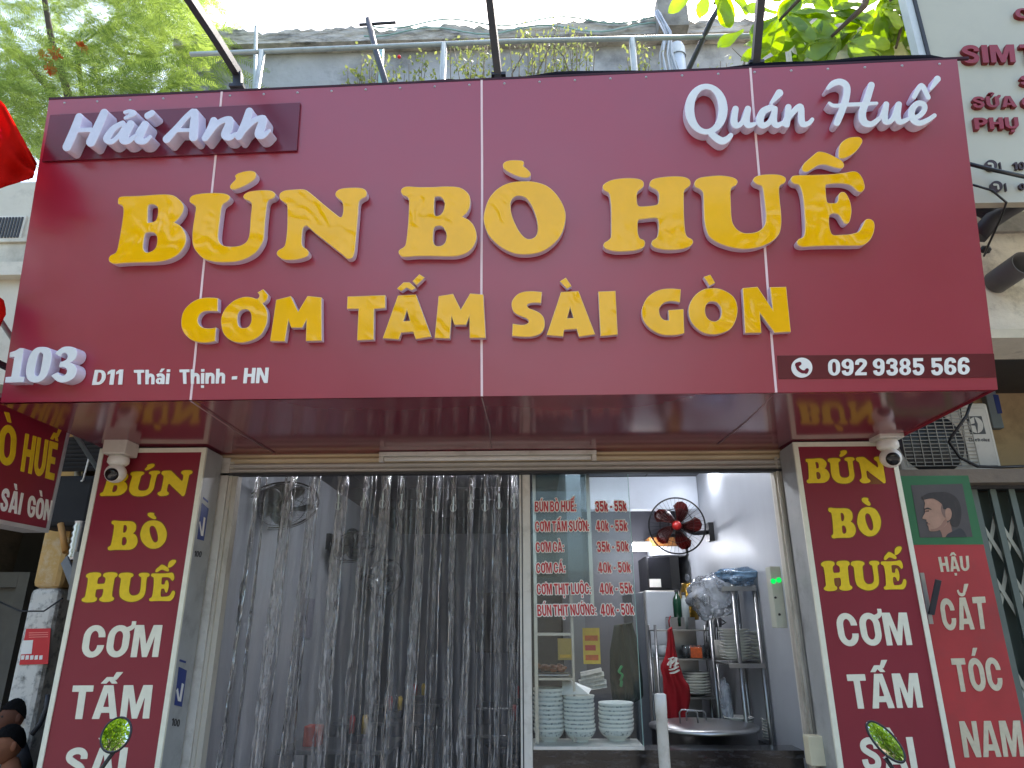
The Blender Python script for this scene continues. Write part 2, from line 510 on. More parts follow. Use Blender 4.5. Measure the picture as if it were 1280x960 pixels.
GLY = {
 'T': (.68, [[(0, 1), (0, .81), (.225, .81), (.225, 0), (.455, 0), (.455, .81), (.68, .81), (.68, 1)]]), 'I': (.235, [rect(0, 0, .235, 1)]),
 'M': (.96, [[(0, 0), (0, 1), (.31, 1), (.48, .40), (.65, 1), (.96, 1), (.96, 0), (.745, 0), (.745, .66), (.565, 0), (.395, 0), (.215, .66), (.215, 0)]]),
 'A': (.82, [[(0, 0), (.255, 1), (.565, 1), (.82, 0), (.585, 0), (.545, .18), (.275, .18), (.235, 0)], [(.315, .35), (.505, .35), (.41, .80)]]),
 'H': (.74, [[(0, 0), (0, 1), (.235, 1), (.235, .61), (.505, .61), (.505, 1), (.74, 1), (.74, 0), (.505, 0), (.505, .42), (.235, .42), (.235, 0)]]),
 'N': (.76, [[(0, 0), (0, 1), (.24, 1), (.54, .42), (.54, 1), (.76, 1), (.76, 0), (.53, 0), (.22, .60), (.22, 0)]]),
 'L': (.56, [[(0, 0), (0, 1), (.235, 1), (.235, .19), (.56, .19), (.56, 0)]]),
 'E': (.60, [[(0, 0), (0, 1), (.58, 1), (.58, .82), (.235, .82), (.235, .60), (.52, .60), (.52, .42), (.235, .42), (.235, .18), (.60, .18), (.60, 0)]]),
 'O': (.76, ring_(0, 0, .76, 1)), 'C': (.74, _C(.74)), 'G': (.76, _C(.76, True)),
 'U': (.74, [[(0, 1)] + arc(.37, .36, .37, .36, 180, 360) + [(.74, 1), (.51, 1)] + arc(.37, .36, .14, .18, 360, 180) + [(.23, 1)]]),
 'S': (.70, [thick([(.585, .66), (.575, .80), (.47, .895), (.30, .905), (.145, .82), (.135, .67), (.30, .545), (.48, .445), (.565, .32), (.53, .16), (.40, .095), (.23, .10), (.13, .20), (.11, .35)], .205)]),
 'B': (.74, [[(0, 0), (0, 1), (.40, 1)] + arc(.40, .76, .29, .24, 90, -90) + arc(.40, .27, .34, .27, 90, -90), [(.235, .61), (.235, .84), (.38, .84)] + arc(.38, .725, .08, .115, 90, -90), [(.235, .17), (.235, .42), (.40, .42)] + arc(.40, .295, .10, .125, 90, -90)]),
 'D': (.74, [[(0, 0), (0, 1), (.34, 1)] + arc(.34, .5, .40, .5, 90, -90), [(.235, .18), (.235, .82), (.34, .82)] + arc(.34, .5, .165, .32, 90, -90)]),
 'P': (.70, [[(0, 0), (0, 1), (.38, 1)] + arc(.38, .69, .32, .31, 90, -90) + [(.235, .38), (.235, 0)], [(.235, .56), (.235, .82), (.37, .82)] + arc(.37, .69, .10, .13, 90, -90)]),
 '0': (.64, ring_(0, 0, .64, 1, .215, .17)), '1': (.43, [[(.19, 1), (.43, 1), (.43, 0), (.19, 0), (.19, .74), (0, .66), (0, .84)]]),
 '2': (.64, [thick([(.105, .64), (.12, .80), (.22, .89), (.36, .90), (.50, .82), (.52, .67), (.40, .48), (.20, .25), (.10, .10)], .21), rect(0, 0, .62, .18)]),
 '3': (.64, [thick([(.105, .68), (.14, .83), (.26, .90), (.40, .89), (.515, .80), (.505, .64), (.40, .545), (.24, .53)], .2), thick([(.24, .53), (.41, .50), (.525, .38), (.53, .22), (.43, .11), (.30, .09), (.16, .13), (.105, .31)], .21)]),
 '4': (.70, [[(.28, 1), (.56, 1), (.56, .36), (.70, .36), (.70, .18), (.56, .18), (.56, 0), (.335, 0), (.335, .18), (0, .18), (0, .36)], [(.185, .36), (.335, .36), (.335, .75)]]),
 '5': (.64, [rect(.05, .82, .59, 1), rect(.05, .46, .24, .83), thick([(.10, .50), (.24, .575), (.40, .57), (.52, .46), (.53, .26), (.43, .12), (.30, .09), (.16, .14), (.105, .30)], .21)]),
 '6': (.64, _six()), '9': (.64, _six(True)), '8': (.64, ring_(0, 0, .64, .57, .21, .155, .3) + ring_(.03, .44, .61, 1, .20, .15, .3)),
 'k': (.60, [rect(0, 0, .21, 1), thick([(.16, .30), (.49, .74)], .22), thick([(.26, .47), (.50, 0)], .22)]),
 'h': (.62, [rect(0, 0, .22, 1), thick([(.13, .42), (.20, .58), (.34, .645), (.47, .58), (.51, .42), (.51, 0)], .215)]),
 'n': (.62, [rect(0, 0, .22, .74), thick([(.13, .42), (.20, .58), (.34, .645), (.47, .58), (.51, .42), (.51, 0)], .215)]),
 'i': (.22, [rect(0, 0, .22, .74), rect(0, .83, .22, 1)]),
 'a': (.60, ring_(0, 0, .52, .46, .20, .14, .23) + [thick([(.06, .59), (.25, .655), (.42, .61), (.49, .46), (.49, 0)], .21)]),
 'e': (.6, ring_(0, 0, .6, .74, .2, .15, .37)), 'r': (.4, [rect(0, 0, .21, .74)]), 'x': (.6, [thick([(.1, 0), (.5, .74)], .22), thick([(.5, 0), (.1, .74)], .22)]), 'c': (.56, [[(x, y * .74) for x, y in _C(.56)[0]]]),
 't': (.4, [rect(.09, 0, .3, .95), rect(0, .58, .4, .74)]), 'o': (.6, ring_(0, 0, .6, .74, .2, .15, .37)), 'l': (.22, [rect(0, 0, .22, 1)]), 'u': (.62, [[(.62 - x, .74 - y) for x, y in rect(0, 0, .22, .74)], thick([(.49, .32), (.42, .16), (.28, .095), (.15, .16), (.11, .32), (.11, .74)], .215)]),
 ':': (.2, [rect(0, 0, .2, .2), rect(0, .46, .2, .66)]), '-': (.34, [rect(0, .34, .34, .51)]), ' ': (.26, [])}
GLY['E '] = GLY['E']
import unicodedata
_TXT = {}
def text_loops(body):
    if body in _TXT: return _TXT[body]
    x = 0.0; out = []
    for ch in body:
        dec = unicodedata.normalize('NFD', ch)
        wd, L = GLY[dec[0]]; b = 1.0 if (dec[0].isupper() or dec[0] in 'hkl') else .76
        L = [list(l) for l in L]; marks = dec[1:]; cx = wd / 2; cir = ('\u0302' in marks) or ('\u0306' in marks)
        if dec[0] == 'i' and any(m in marks for m in '\u0301\u0300'): L = L[:1]
        for m in marks:
            dx, dy = (.17, .10) if (cir and m in '\u0301\u0300') else (0, 0)
            if m == '\u0301': L.append([(cx - .10 + dx, b + .06 + dy), (cx + .06 + dx, b + .06 + dy), (cx + .25 + dx, b + .30 + dy), (cx + .03 + dx, b + .30 + dy)])
            elif m == '\u0300': L.append([(cx + .10 + dx, b + .06 + dy), (cx - .03 + dx, b + .30 + dy), (cx - .25 + dx, b + .30 + dy), (cx - .06 + dx, b + .06 + dy)])
            elif m == '\u0302': L.append([(cx - .28, b + .05), (cx - .09, b + .05), (cx, b + .14), (cx + .09, b + .05), (cx + .28, b + .05), (cx + .10, b + .25), (cx - .10, b + .25)])
            elif m == '\u0306': L.append(thick([(cx - .18, b + .23), (cx - .13, b + .12), (cx, b + .08), (cx + .13, b + .12), (cx + .18, b + .23)], .1))
            elif m == '\u0309': L.append(thick([(cx - .16, b + .31), (cx, b + .345), (cx + .11, b + .30), (cx + .10, b + .21), (cx - .01, b + .15), (cx - .01, b + .05)], .095))
            elif m == '\u0323': L.append(rect(cx - .10, -.30, cx + .10, -.11))
            elif m == '\u031b': L.append(thick([(wd - .20, .84), (wd - .02, .90), (wd + .06, .98), (wd + .07, 1.12)], .15)); wd += .04
        for l in L:
            out.append(np.array(l, float) + (x, 0))
        x += wd + (.085 if ch != ' ' else 0)
    # outer strokes anticlockwise, counters (listed after their ring) clockwise
    fin = []
    for l in out:
        a_ = 0.5 * np.sum(l[:, 0] * np.roll(l[:, 1], -1) - np.roll(l[:, 0], -1) * l[:, 1])
        hole = any(k is not l and k[:, 0].min() < l[:, 0].min() - .05 and k[:, 0].max() > l[:, 0].max() + .05 and k[:, 1].min() < l[:, 1].min() - .05 and k[:, 1].max() > l[:, 1].max() + .05 for k in out)
        fin.append(l[::-1] if (a_ > 0) == hole else l)
    _TXT[body] = fin
    return fin
def fatten(loops, o):
    """mitred offset, outer loops run anticlockwise and holes clockwise"""
    out = []
    for P in loops:
        d = np.linalg.norm(P - np.roll(P, 1, 0), axis=1)
        P = P[d > 1e-5]
        e1 = P - np.roll(P, 1, 0); e2 = np.roll(P, -1, 0) - P
        n1 = np.stack([e1[:, 1], -e1[:, 0]], 1); n1 /= np.linalg.norm(n1, axis=1)[:, None]
        n2 = np.stack([e2[:, 1], -e2[:, 0]], 1); n2 /= np.linalg.norm(n2, axis=1)[:, None]
        n = n1 + n2; ln = np.linalg.norm(n, axis=1)[:, None]; n = n / np.maximum(ln, 1e-6)
        k = 1 / np.maximum((n * n1).sum(1), 0.45)
        out.append(P + n * (o * k)[:, None])
    return out
def tidy(loops, res=0.014):
    """rebuild fattened outlines by winding number, so that strokes which grew into each other merge cleanly"""
    n = len(loops)
    bb = [(l.min(0) - 2 * res, l.max(0) + 2 * res) for l in loops]
    grp = list(range(n))
    def find(i):
        while grp[i] != i: i = grp[i]
        return i
    for i in range(n):
        for j in range(i):
            if (bb[i][0] < bb[j][1]).all() and (bb[j][0] < bb[i][1]).all(): grp[find(i)] = find(j)
    out = []
    for g in set(find(i) for i in range(n)):
        ls = [loops[i] for i in range(n) if find(i) == g]
        lo = np.min([l.min(0) for l in ls], 0) - 2.3 * res; hi = np.max([l.max(0) for l in ls], 0) + 2.6 * res
        X, Y = np.meshgrid(np.arange(lo[0], hi[0], res), np.arange(lo[1], hi[1], res))
        D = np.full(X.shape, 1e9); Wn = np.zeros(X.shape)
        for l in ls:
            for a, b in zip(l, np.roll(l, -1, 0)):
                d = b - a; l2 = d @ d
                if l2 < 1e-12: continue
                t = np.clip(((X - a[0]) * d[0] + (Y - a[1]) * d[1]) / l2, 0, 1)
                D = np.minimum(D, np.hypot(X - a[0] - t * d[0], Y - a[1] - t * d[1]))
                cr = d[0] * (Y - a[1]) - d[1] * (X - a[0])
                Wn += ((a[1] <= Y) & (b[1] > Y) & (cr > 0)).astype(int) - ((a[1] > Y) & (b[1] <= Y) & (cr < 0)).astype(int)
        out += contour(X, Y, np.where(Wn > 0, -D, D), res, 0)
    return out
def homog(src, dst):
    A = []; b = []
    for (x, y), (u, v) in zip(src, dst):
        A += [[x, y, 1, 0, 0, 0, -u * x, -u * y], [0, 0, 0, x, y, 1, -v * x, -v * y]]; b += [u, v]
    h = np.linalg.solve(np.array(A, float), np.array(b, float))
    Hm = np.append(h, 1).reshape(3, 3)
    def f(P):
        q = np.hstack([P, np.ones((len(P), 1))]) @ Hm.T
        return q[:, :2] / q[:, 2:]
    return f

def slab(name, pl, loops, c0, c1, mats, parent, bevel=0.0):
    """fill the outlines (plane coordinates) and give them thickness from c0 (back) to c1 (front); mats: face, side, rim"""
    cu = bpy.data.curves.new('tmp', 'CURVE'); cu.dimensions = '2D'; cu.fill_mode = 'BOTH'
    cu.extrude = max((c1 - c0) / 2 - bevel, 1e-5); cu.bevel_depth = bevel; cu.bevel_resolution = 0
    cu.offset = -bevel
    for P in loops:
        sp = cu.splines.new('POLY'); sp.points.add(len(P) - 1); sp.use_cyclic_u = True
        sp.points.foreach_set('co', np.hstack([P, np.zeros((len(P), 1)), np.ones((len(P), 1))]).ravel())
    o = bpy.data.objects.new('tmp', cu); COL.objects.link(o)
    me0 = bpy.data.meshes.new_from_object(o.evaluated_get(bpy.context.evaluated_depsgraph_get()))
    n = len(me0.vertices); co = np.zeros(n * 3); me0.vertices.foreach_get('co', co); co = co.reshape(-1, 3)
    co[:, 2] += (c0 + c1) / 2
    W = pl.O + co[:, :1] * pl.U + co[:, 1:2] * pl.V + co[:, 2:] * pl.N
    mb = MB(); fs = []; ms = []
    for f in me0.polygons:
        fs.append(list(f.vertices)); z = f.normal.z
        ms.append(0 if abs(z) > 0.95 else (2 if (z > 0.15 and len(mats) > 2) else (1 if len(mats) > 1 else 0)))
    mb.v = [tuple(p) for p in W]; mb.f = fs; mb.m = ms; mb.sm = [False] * len(fs)
    bpy.data.objects.remove(o); bpy.data.curves.remove(cu); bpy.data.meshes.remove(me0)
    return mb.build(name, list(mats), parent, fixn=False)

def px_slab(name, pl, loops_px, c0, c1, mats, parent, bevel=0.0):
    """outlines given where their front face shows in the photograph"""
    L = [np.array([pl.ab(u, v, c1) for u, v in P]) for P in loops_px]
    return slab(name, pl, L, c0, c1, mats, parent, bevel)

def orient(loops):
    big = max(loops, key=lambda l: np.ptp(l[:, 0]) * np.ptp(l[:, 1]))
    a_ = np.sum(big[:, 0] * np.roll(big[:, 1], -1) - np.roll(big[:, 0], -1) * big[:, 1])
    return loops if a_ > 0 else [l[::-1] for l in loops]
def words(name, pl, body, quad, mats, parent, off=0.05, c0=0.0, c1=0.002, outline=None, crop=None):
    """lettering set into a quad (TL, TR, BR, BL in photo pixels, baseline to capital height)"""
    if crop is not None: quad = [(q[0] / crop[2] + crop[0], q[1] / crop[2] + crop[1]) for q in quad]
    Q = np.array([pl.ab(u, v, c1) for u, v in quad])
    off = 0.0
    wd = (np.linalg.norm(Q[1] - Q[0]) + np.linalg.norm(Q[2] - Q[3])) / 2
    hg = (np.linalg.norm(Q[3] - Q[0]) + np.linalg.norm(Q[2] - Q[1])) / 2
    asp = wd / hg
    L = text_loops(body)
    x0 = min(l[:, 0].min() for l in L); x1 = max(l[:, 0].max() for l in L)
    sx = (asp - 2 * off) / (x1 - x0); sy = 1 - 2 * off
    L = [np.stack([(l[:, 0] - x0) * sx + off, l[:, 1] * sy + off], 1) for l in L]
    h = homog([(0, 1), (asp, 1), (asp, 0), (0, 0)], Q)
    if outline:
        slab(name + '_outline', pl, [h(l) for l in tidy(fatten(orient(tidy(L, .02)), outline[0]), .02)], c0, c1 - 0.0008, [outline[1]], parent)
    return slab(name, pl, [h(l) for l in tidy(fatten(L, off) if off else L)], c0, c1, mats, parent)

# traced outlines of the sign's letters: crop (origin x, y, scale) and outlines
GL = {}
c = (130, 200, 6.4)
GL['B1'] = [outl(c, '110,325 116,300 145,290 300,284 420,275 500,274 560,285 610,325 635,365 630,410 600,460 562,498! 605,522 640,570 655,620 645,680 600,745 540,785 470,808 380,817 250,820 150,825 80,830 45,815 35,790 50,762 88,742 105,710 130,580 150,450 152,385 140,362 112,350'),
            outl(c, '355,362 395,355 425,375 430,410 422,460 400,490 348,500! 348,430'), outl(c, '328,590 350,577 395,580 418,605 424,640 415,690 390,722 345,738 320,725 312,690 318,630')]
c = (230, 200, 6.4)
GL['U1'] = [outl(c, '42,318 55,290 100,272 200,262 310,265 355,280 367,300 350,325 315,350 300,375 285,480 275,560 272,620 285,660 320,685 380,692 440,685 490,660 515,620 525,560 532,450 540,360 525,330 485,312 473,290 490,265 540,247 620,240 690,243 722,260 730,280 715,302 680,318 665,345 655,420 645,520 638,620 615,680 570,740 500,785 420,810 330,817 240,812 160,790 105,740 70,680 65,600 72,520 85,440 92,380 75,355 50,340'),
            outl(c, '405,125! 430,105 490,88 540,85 570,98 577,125! 560,155 510,190 450,220 400,235 372,228 367,205 385,180 412,150')]
c = (340, 220, 8)
GL['N1'] = [outl(c, '72,195 85,165 130,142 220,133 310,131 350,145 420,200 520,285 600,350 670,405 690,408 703,385 710,340 705,275 690,245 650,215 632,180 650,145 700,122 790,115 880,117 930,135 948,170 935,205 890,230 868,265 858,400 845,550 832,700 820,780 795,820 750,825 715,795 640,735 520,640 430,570 370,515 340,497 310,520 300,580 297,670 310,705 350,735 367,765 350,800 290,825 210,838 120,835 65,805 45,775 60,742 110,712 130,680 145,580 152,450 152,320 142,280 110,255 80,230')]
c = (490, 220, 8)
GL['B2'] = [outl(c, '88,155 105,118 160,102 260,108 400,108 520,102 620,104 690,118 750,160 780,215 780,290 755,355 705,405! 770,440 820,500 845,580 838,650 800,720 740,770 650,798 540,803 420,800 250,800 140,808 90,800 65,765 75,735 115,710 135,680 150,580 162,450 168,330 168,240 150,205 110,190'),
            outl(c, '427,215 450,203 490,210 520,250 525,300 505,360 470,392 430,392 420,330 422,270'), outl(c, '420,520 445,500 495,500 530,540 545,595 535,650 510,685 465,700 430,690 412,650 412,580')]
c = (595, 190, 6.857)
GL['O1'] = [outl(c, '65,560 80,480 110,400 160,335 220,290 290,262 370,250 450,248 530,260 610,290 680,350 735,430 765,510 767,580 750,660 715,730 660,790 590,840 510,868 420,877 330,868 240,830 160,770 105,705 75,630'),
            outl(c, '295,450 305,410 335,380 380,375 430,395 475,455 510,540 527,620 525,690 500,730 455,745 410,725 365,670 325,590 302,520'),
            outl(c, '230,110 245,85 290,70 350,68 400,75 412,95 405,118! 440,145 465,175 467,200 440,218 390,215 330,195 270,165 238,140')]
c = (745, 210, 8)
GL['H1'] = [outl(c, '66,185 85,155 150,120 250,102 350,98 430,108 470,130 480,165 465,195 425,225 410,260 410,330 430,378 520,378 590,370 622,350 630,290 625,245 600,215 550,190 535,165 550,125 600,100 700,85 800,80 880,87 930,108 948,145 935,180 890,215 880,260 880,400 885,550 895,640 915,685 960,710 973,740 950,775 880,805 780,818 680,815 590,795 555,760 565,725 605,695 622,650 627,560 612,505 560,500 470,510 425,520 417,580 420,650 440,700 480,720 492,755 470,795 400,822 300,832 200,832 110,812 75,780 85,745 130,715 150,680 152,550 150,400 140,290 125,245 80,220')]
c = (855, 210, 8)
GL['U2'] = [outl(c, '103,165 115,125 160,95 250,80 350,73 440,80 510,100 537,130 525,165 480,195 467,240 470,350 475,470 490,550 530,610 590,645 650,650 720,640 775,610 810,560 820,480 810,370 798,270 780,185 720,155 692,120 715,85 770,68 860,60 950,65 1005,85 1022,115 1005,150 965,170 953,220 960,330 972,440 975,550 960,640 920,700 850,750 750,790 640,808 530,803 430,780 340,745 260,690 225,620 205,530 198,400 195,290 188,240 160,210 120,190')]
c = (980, 165, 6)
GL['E1'] = [outl(c, '52,360 65,330 110,322 220,320 350,315 450,305 520,293 560,305 590,345 605,390 605,425 580,450 550,440 510,405 460,388 390,385 335,390 315,400 315,450 322,510 335,530 390,530 405,510 410,475 425,452 455,450 480,480 500,530 508,590 500,650 485,682 460,687 440,665 420,630 395,612 360,612 342,630 340,690 350,740 370,770 430,770 500,765 560,745 590,700 610,660 640,650 670,665 682,700 672,760 645,810 600,845 540,852 400,852 250,855 140,860 105,845 98,820 115,800 145,785 158,740 155,620 145,500 130,430 110,395 75,385'),
            outl(c, '135,270 150,235 200,190 245,152 275,145 320,155 380,182 430,210 452,240 445,265 420,272 370,262 310,245 260,248 215,275 175,297 145,292'),
            outl(c, '410,165 415,110 435,75 480,45 530,35 572,38 590,65 575,100 540,145 490,180 440,198 412,190')]
ROW1 = ['B1', 'U1', 'N1', 'B2', 'O1', 'H1', 'U2', 'E1']
c = (220, 355, 12)
GL['C2'] = [outl(c, '628,212! 622,408! 540,405 460,405 400,420 350,465 325,530 335,590 370,635 430,660 520,665 600,650! 585,855! 500,875 400,880 300,865 210,825 130,750 85,660 75,560 95,440 150,350 240,270 340,220 450,203 550,203')]
GL['O2'] = [outl(c, '1050,190 950,210 850,260 760,340 700,430 672,530 680,640 710,740 780,820 870,865 970,880 1070,865 1170,830 1260,770 1310,700 1355,600 1370,500 1365,420 1340,350 1297,290! 1330,270 1365,225 1380,165! 1305,75! 1220,125! 1248,165 1238,200 1205,220 1130,198'),
            outl(c, '920,530 925,460 960,405 1020,380 1080,390 1120,440 1130,510 1120,580 1080,640 1010,660 950,640 925,590')]
c = (320, 355, 12)
GL['M2'] = [outl(c, '300,235 520,180 630,410 770,178 980,200 985,850 745,855 755,540 690,655 525,655 485,540 430,860 208,855', True)]
c = (430, 340, 10)
GL['T2'] = [outl(c, '42,305 515,288 515,450 375,462 370,845 162,855 180,460 35,460', True)]
GL['A2'] = [outl(c, '672,292 898,280 1092,808 897,838 862,748 712,758 685,842 482,828', True), outl(c, '785,475 825,608 742,614', True),
            outl(c, '660,205 742,128 818,126 898,200 845,228 782,195 715,238', True), outl(c, '940,25 1008,68 905,165 855,112', True)]
c = (530, 350, 12)
GL['M3'] = [outl(c, '218,240 435,205 550,440 690,200 890,215 925,868 685,870 680,545 630,672 455,672 412,545 385,878 158,870', True)]
c = (630, 340, 8.533)
GL['S2'] = [outl(c, '405,212! 395,332! 340,328 280,332 248,352 265,385 320,405 380,435 420,480 435,540 428,600 400,645 350,675 280,690 180,690 85,680! 92,550! 150,560 210,562 255,545 262,520 240,495 180,470 120,440 90,400 80,340 95,290 140,240 200,212 290,203')]
GL['A3'] = [outl(c, '608,212 795,202 973,665 800,690 775,608 642,616 630,688 455,672', True), outl(c, '706,375 740,490 675,492', True), outl(c, '660,58 722,150 672,178 595,98', True)]
GL['I2'] = [outl(c, '1005,208 1190,200 1213,668 1030,685', True)]
c = (790, 335, 10)
GL['G2'] = [outl(c, '612,265! 600,430! 540,418 470,415 400,435 350,490 340,540 355,600 390,640 430,652 462,650! 455,525! 645,512! 655,815! 570,835 470,840 370,830 270,785 185,715 135,630 122,540 140,460 190,370 270,305 370,265 490,255')]
GL['O3'] = [outl(c, '1000,250 900,265 810,320 745,400 710,500 715,600 755,690 820,760 900,810 1000,830 1100,820 1225,767 1292,667 1321,533 1300,408 1233,325 1110,262'),
            outl(c, '915,520 930,460 965,425 1010,418 1060,430 1105,480 1122,550 1105,620 1060,660 1010,665 960,640 925,590'), outl(c, '980,82 1042,185 970,222 898,108', True)]
c = (900, 345, 12)
GL['N2'] = [outl(c, '340,180 565,160 790,500 752,165 995,160 1065,838 820,850 600,555 622,852 378,855', True)]
ROW2 = ['C2', 'O2', 'M2', 'T2', 'A2', 'M3', 'S2', 'A3', 'I2', 'G2', 'O3', 'N2']
c = (0, 420, 11.636)
GL['n1'] = [outl(c, '140,240 215,215 285,175 347,178 287,590 355,592 338,675 66,680 78,598 160,590 205,305 133,314', True)]
GL['n0'] = [outl(c, '600,158 520,175 450,240 405,340 380,450 375,540 395,620 440,665 510,678 590,660 660,600 710,500 740,390 750,290 735,210 690,168'),
            outl(c, '580,245 550,290 525,400 505,500 505,560 530,580 560,570 585,510 605,400 622,300 615,255')]
GL['n3'] = [outl(c, '795,255! 850,200 920,160 1000,152 1080,170 1118,220 1115,290 1080,350 1020,385! 1080,415 1112,470 1110,540 1070,610 1000,655 910,678 830,660 770,610 740,575! 835,525! 870,565 920,575 960,545 970,500 950,465 900,452 855,455! 870,375! 920,365 970,330 980,280 950,248 905,260 880,305!')]
c = (70, 125, 9.143)
GL['sH'] = strokes(c, ['262,192,44 205,350,50 122,535,50', '548,145,46 480,300,52 395,480,54', '240,345,27 400,338,27'])
GL['sa'] = strokes(c, ['760,262,30 660,320,36 590,410,42 580,455,38 640,475,30 720,400,26 790,300,30', '850,275,46 800,370,50 765,455,46 830,465,34 905,405,22',
                       '785,138,20 840,128,24 890,150,30 840,180,24 790,203,20'])
GL['si'] = strokes(c, ['1015,280,46 965,370,54 940,450,48 1010,470,34 1075,418,20', '1045,178,38 1095,148,36'])
c = (195, 125, 8)
GL['sA'] = strokes(c, ['365,112,28 300,170,28 200,285,32 105,390,40', '390,120,34 380,240,44 372,370,44', '215,302,20 350,300,20'])
GL['sn'] = strokes(c, ['575,205,36 545,290,40 488,380,34', '555,300,26 640,215,28 735,195,34 720,280,46 690,350,42 740,372,32 795,335,18'])
GL['sh'] = strokes(c, ['932,112,38 885,250,42 825,365,36', '880,300,28 980,205,28 1070,185,36 1050,270,46 1025,345,40 1070,355,30 1130,308,18'])
c = (845, 95, 7.111)
ring = []
for k in range(19):
    a = 2 * math.pi * k / 18
    ring.append('%.1f,%.1f,%.1f' % (270 + 149 * math.cos(a), 294 + 202 * math.sin(a), 25 + 17 * math.cos(a) ** 2))
GL['qQ'] = strokes(c, [' '.join(ring), '320,520,30 400,575,34 455,560,28 488,525,22'])
GL['qu'] = strokes(c, ['530,290,28 515,400,32 540,440,28 590,410,22 638,300,30', '640,290,28 625,400,32 650,438,28 700,425,18'])
GL['qa'] = strokes(c, ['850,278,28 775,315,32 745,400,36 780,440,28 840,400,24 880,300,24', '880,290,26 870,400,30 900,438,26 955,410,18', '920,150,34 850,235,16'])
GL['qn'] = strokes(c, ['950,430,18 985,370,24', '1000,275,28 990,380,30 985,432,28', '985,400,20 1060,300,26 1110,275,28 1115,380,30 1130,428,28 1180,420,22 1212,385,18'])
c = (1015, 85, 7.53)
GL['uH'] = strokes(c, ['150,190,18 200,145,28 270,130,32 325,170,34 325,260,34 290,380,34 235,515,32', '165,330,16 210,355,20 330,345,20 470,340,20 610,330,16',
                       '560,160,32 520,290,34 475,420,36 490,505,36 560,528,28 640,470,22'])
GL['uu'] = strokes(c, ['650,460,18 690,380,26', '700,340,28 685,450,32 700,508,28 760,480,24 815,345,30', '820,340,28 805,450,32 830,508,28 905,480,20'])
GL['ue'] = strokes(c, ['920,475,18 1010,450,24 1060,390,26 1050,340,28 990,335,28 940,400,32 950,480,32 1010,518,28 1090,490,24 1155,445,20', '962,272,22 1032,165,26 1095,275,24', '1182,102,32 1120,200,12'])
# ------------------------------------------------------------------ ground
m_asph = M('asphalt', (92, 91, 90), 0.85, var=0.2, vs=18, bump=0.004, bs=120)
m_pave = M('pavement_tile', (150, 142, 132), 0.8, var=0.18, vs=5, bump=0.003, bs=60, dirt=(90, 84, 78), dirt_amt=0.4)
struct(MB().box(-90, 90, -90, 90, -0.16, -0.13).build('ground', m_asph))
struct(MB().box(-40, 40, -4.6, 0.2, -0.13, 0.0).build('pavement', m_pave))

# ------------------------------------------------------------------ the shop shell
ZS = 2.4562                                    # underside of the sign box
XL, XR = -1.5212, 1.5801                       # inner edges of the pillar boxes
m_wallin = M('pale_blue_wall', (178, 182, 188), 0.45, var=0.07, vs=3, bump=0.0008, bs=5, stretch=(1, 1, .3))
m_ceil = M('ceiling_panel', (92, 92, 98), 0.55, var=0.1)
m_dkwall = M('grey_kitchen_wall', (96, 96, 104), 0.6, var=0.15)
m_tile = M('floor_tile', (112, 108, 104), 0.3, var=0.12)
m_band = M('white_bulkhead', (196, 204, 214), 0.35, var=0.05)
shop = thing('shop_house', 'ground floor shop room with pale blue walls behind the clear strip curtain', 'shop house', (0, 1.5, 0))
ZC = 2.74
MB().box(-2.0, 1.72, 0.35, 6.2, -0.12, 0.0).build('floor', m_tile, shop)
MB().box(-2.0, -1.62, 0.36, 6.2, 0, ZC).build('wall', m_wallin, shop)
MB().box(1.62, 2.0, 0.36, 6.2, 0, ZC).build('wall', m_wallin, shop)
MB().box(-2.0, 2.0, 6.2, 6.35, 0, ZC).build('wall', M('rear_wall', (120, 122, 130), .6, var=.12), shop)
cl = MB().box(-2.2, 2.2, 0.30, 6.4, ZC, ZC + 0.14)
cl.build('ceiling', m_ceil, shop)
jn = MB()
for k in range(7):
    jn.box(-1.62, 1.62, 0.9 + k * 0.62, 0.91 + k * 0.62, ZC - 0.004, ZC - 0.001)
for k in range(5):
    jn.box(-1.3 + k * 0.62, -1.29 + k * 0.62, 0.4, 6.2, ZC - 0.0045, ZC - 0.0015)
jn.build('ceiling_joint', m_dark, shop)
MB().box(-2.2, 2.2, 0.30, 0.42, 2.42, ZC).build('lintel', m_conc, shop)
# kitchen partition on the right half
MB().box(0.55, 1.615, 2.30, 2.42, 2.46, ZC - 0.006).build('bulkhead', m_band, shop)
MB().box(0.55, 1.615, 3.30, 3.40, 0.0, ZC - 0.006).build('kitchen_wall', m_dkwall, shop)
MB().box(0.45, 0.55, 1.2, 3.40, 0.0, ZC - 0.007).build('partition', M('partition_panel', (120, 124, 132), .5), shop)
# door jambs
def vstrip(mb, u0, u1, v, y0, dpt, z0, z1, m=0):
    xa, xb = at(u0, v, y=y0)[0], at(u1, v, y=y0)[0]
    mb.box(xa, xb, y0, y0 + dpt, z0, z1, m)
fr = thing('door_frame', 'tall cream painted shutter guides and jambs framing the shop opening', 'door frame', (0, 0.3, 0))
m_jamb = M('cream_jamb', (196, 190, 176), 0.5, var=0.1, vs=5, dirt=(96, 78, 58), dirt_amt=0.55, dirt_s=7, stretch=(1, 1, .35))
j = MB(); vstrip(j, 249, 263, 760, 0.225, 0.08, 0, 2.44); j.build('jamb', m_whitemetal, fr)
j = MB(); vstrip(j, 264.5, 268.5, 760, 0.235, 0.08, 0, 2.42); vstrip(j, 270, 276, 760, 0.25, 0.06, 0, 2.42); j.build('guide_rail', m_jamb, fr)
j = MB(); vstrip(j, 1001, 1023, 760, 0.215, 0.1, 0, 2.44); j.build('jamb', m_alu, fr)
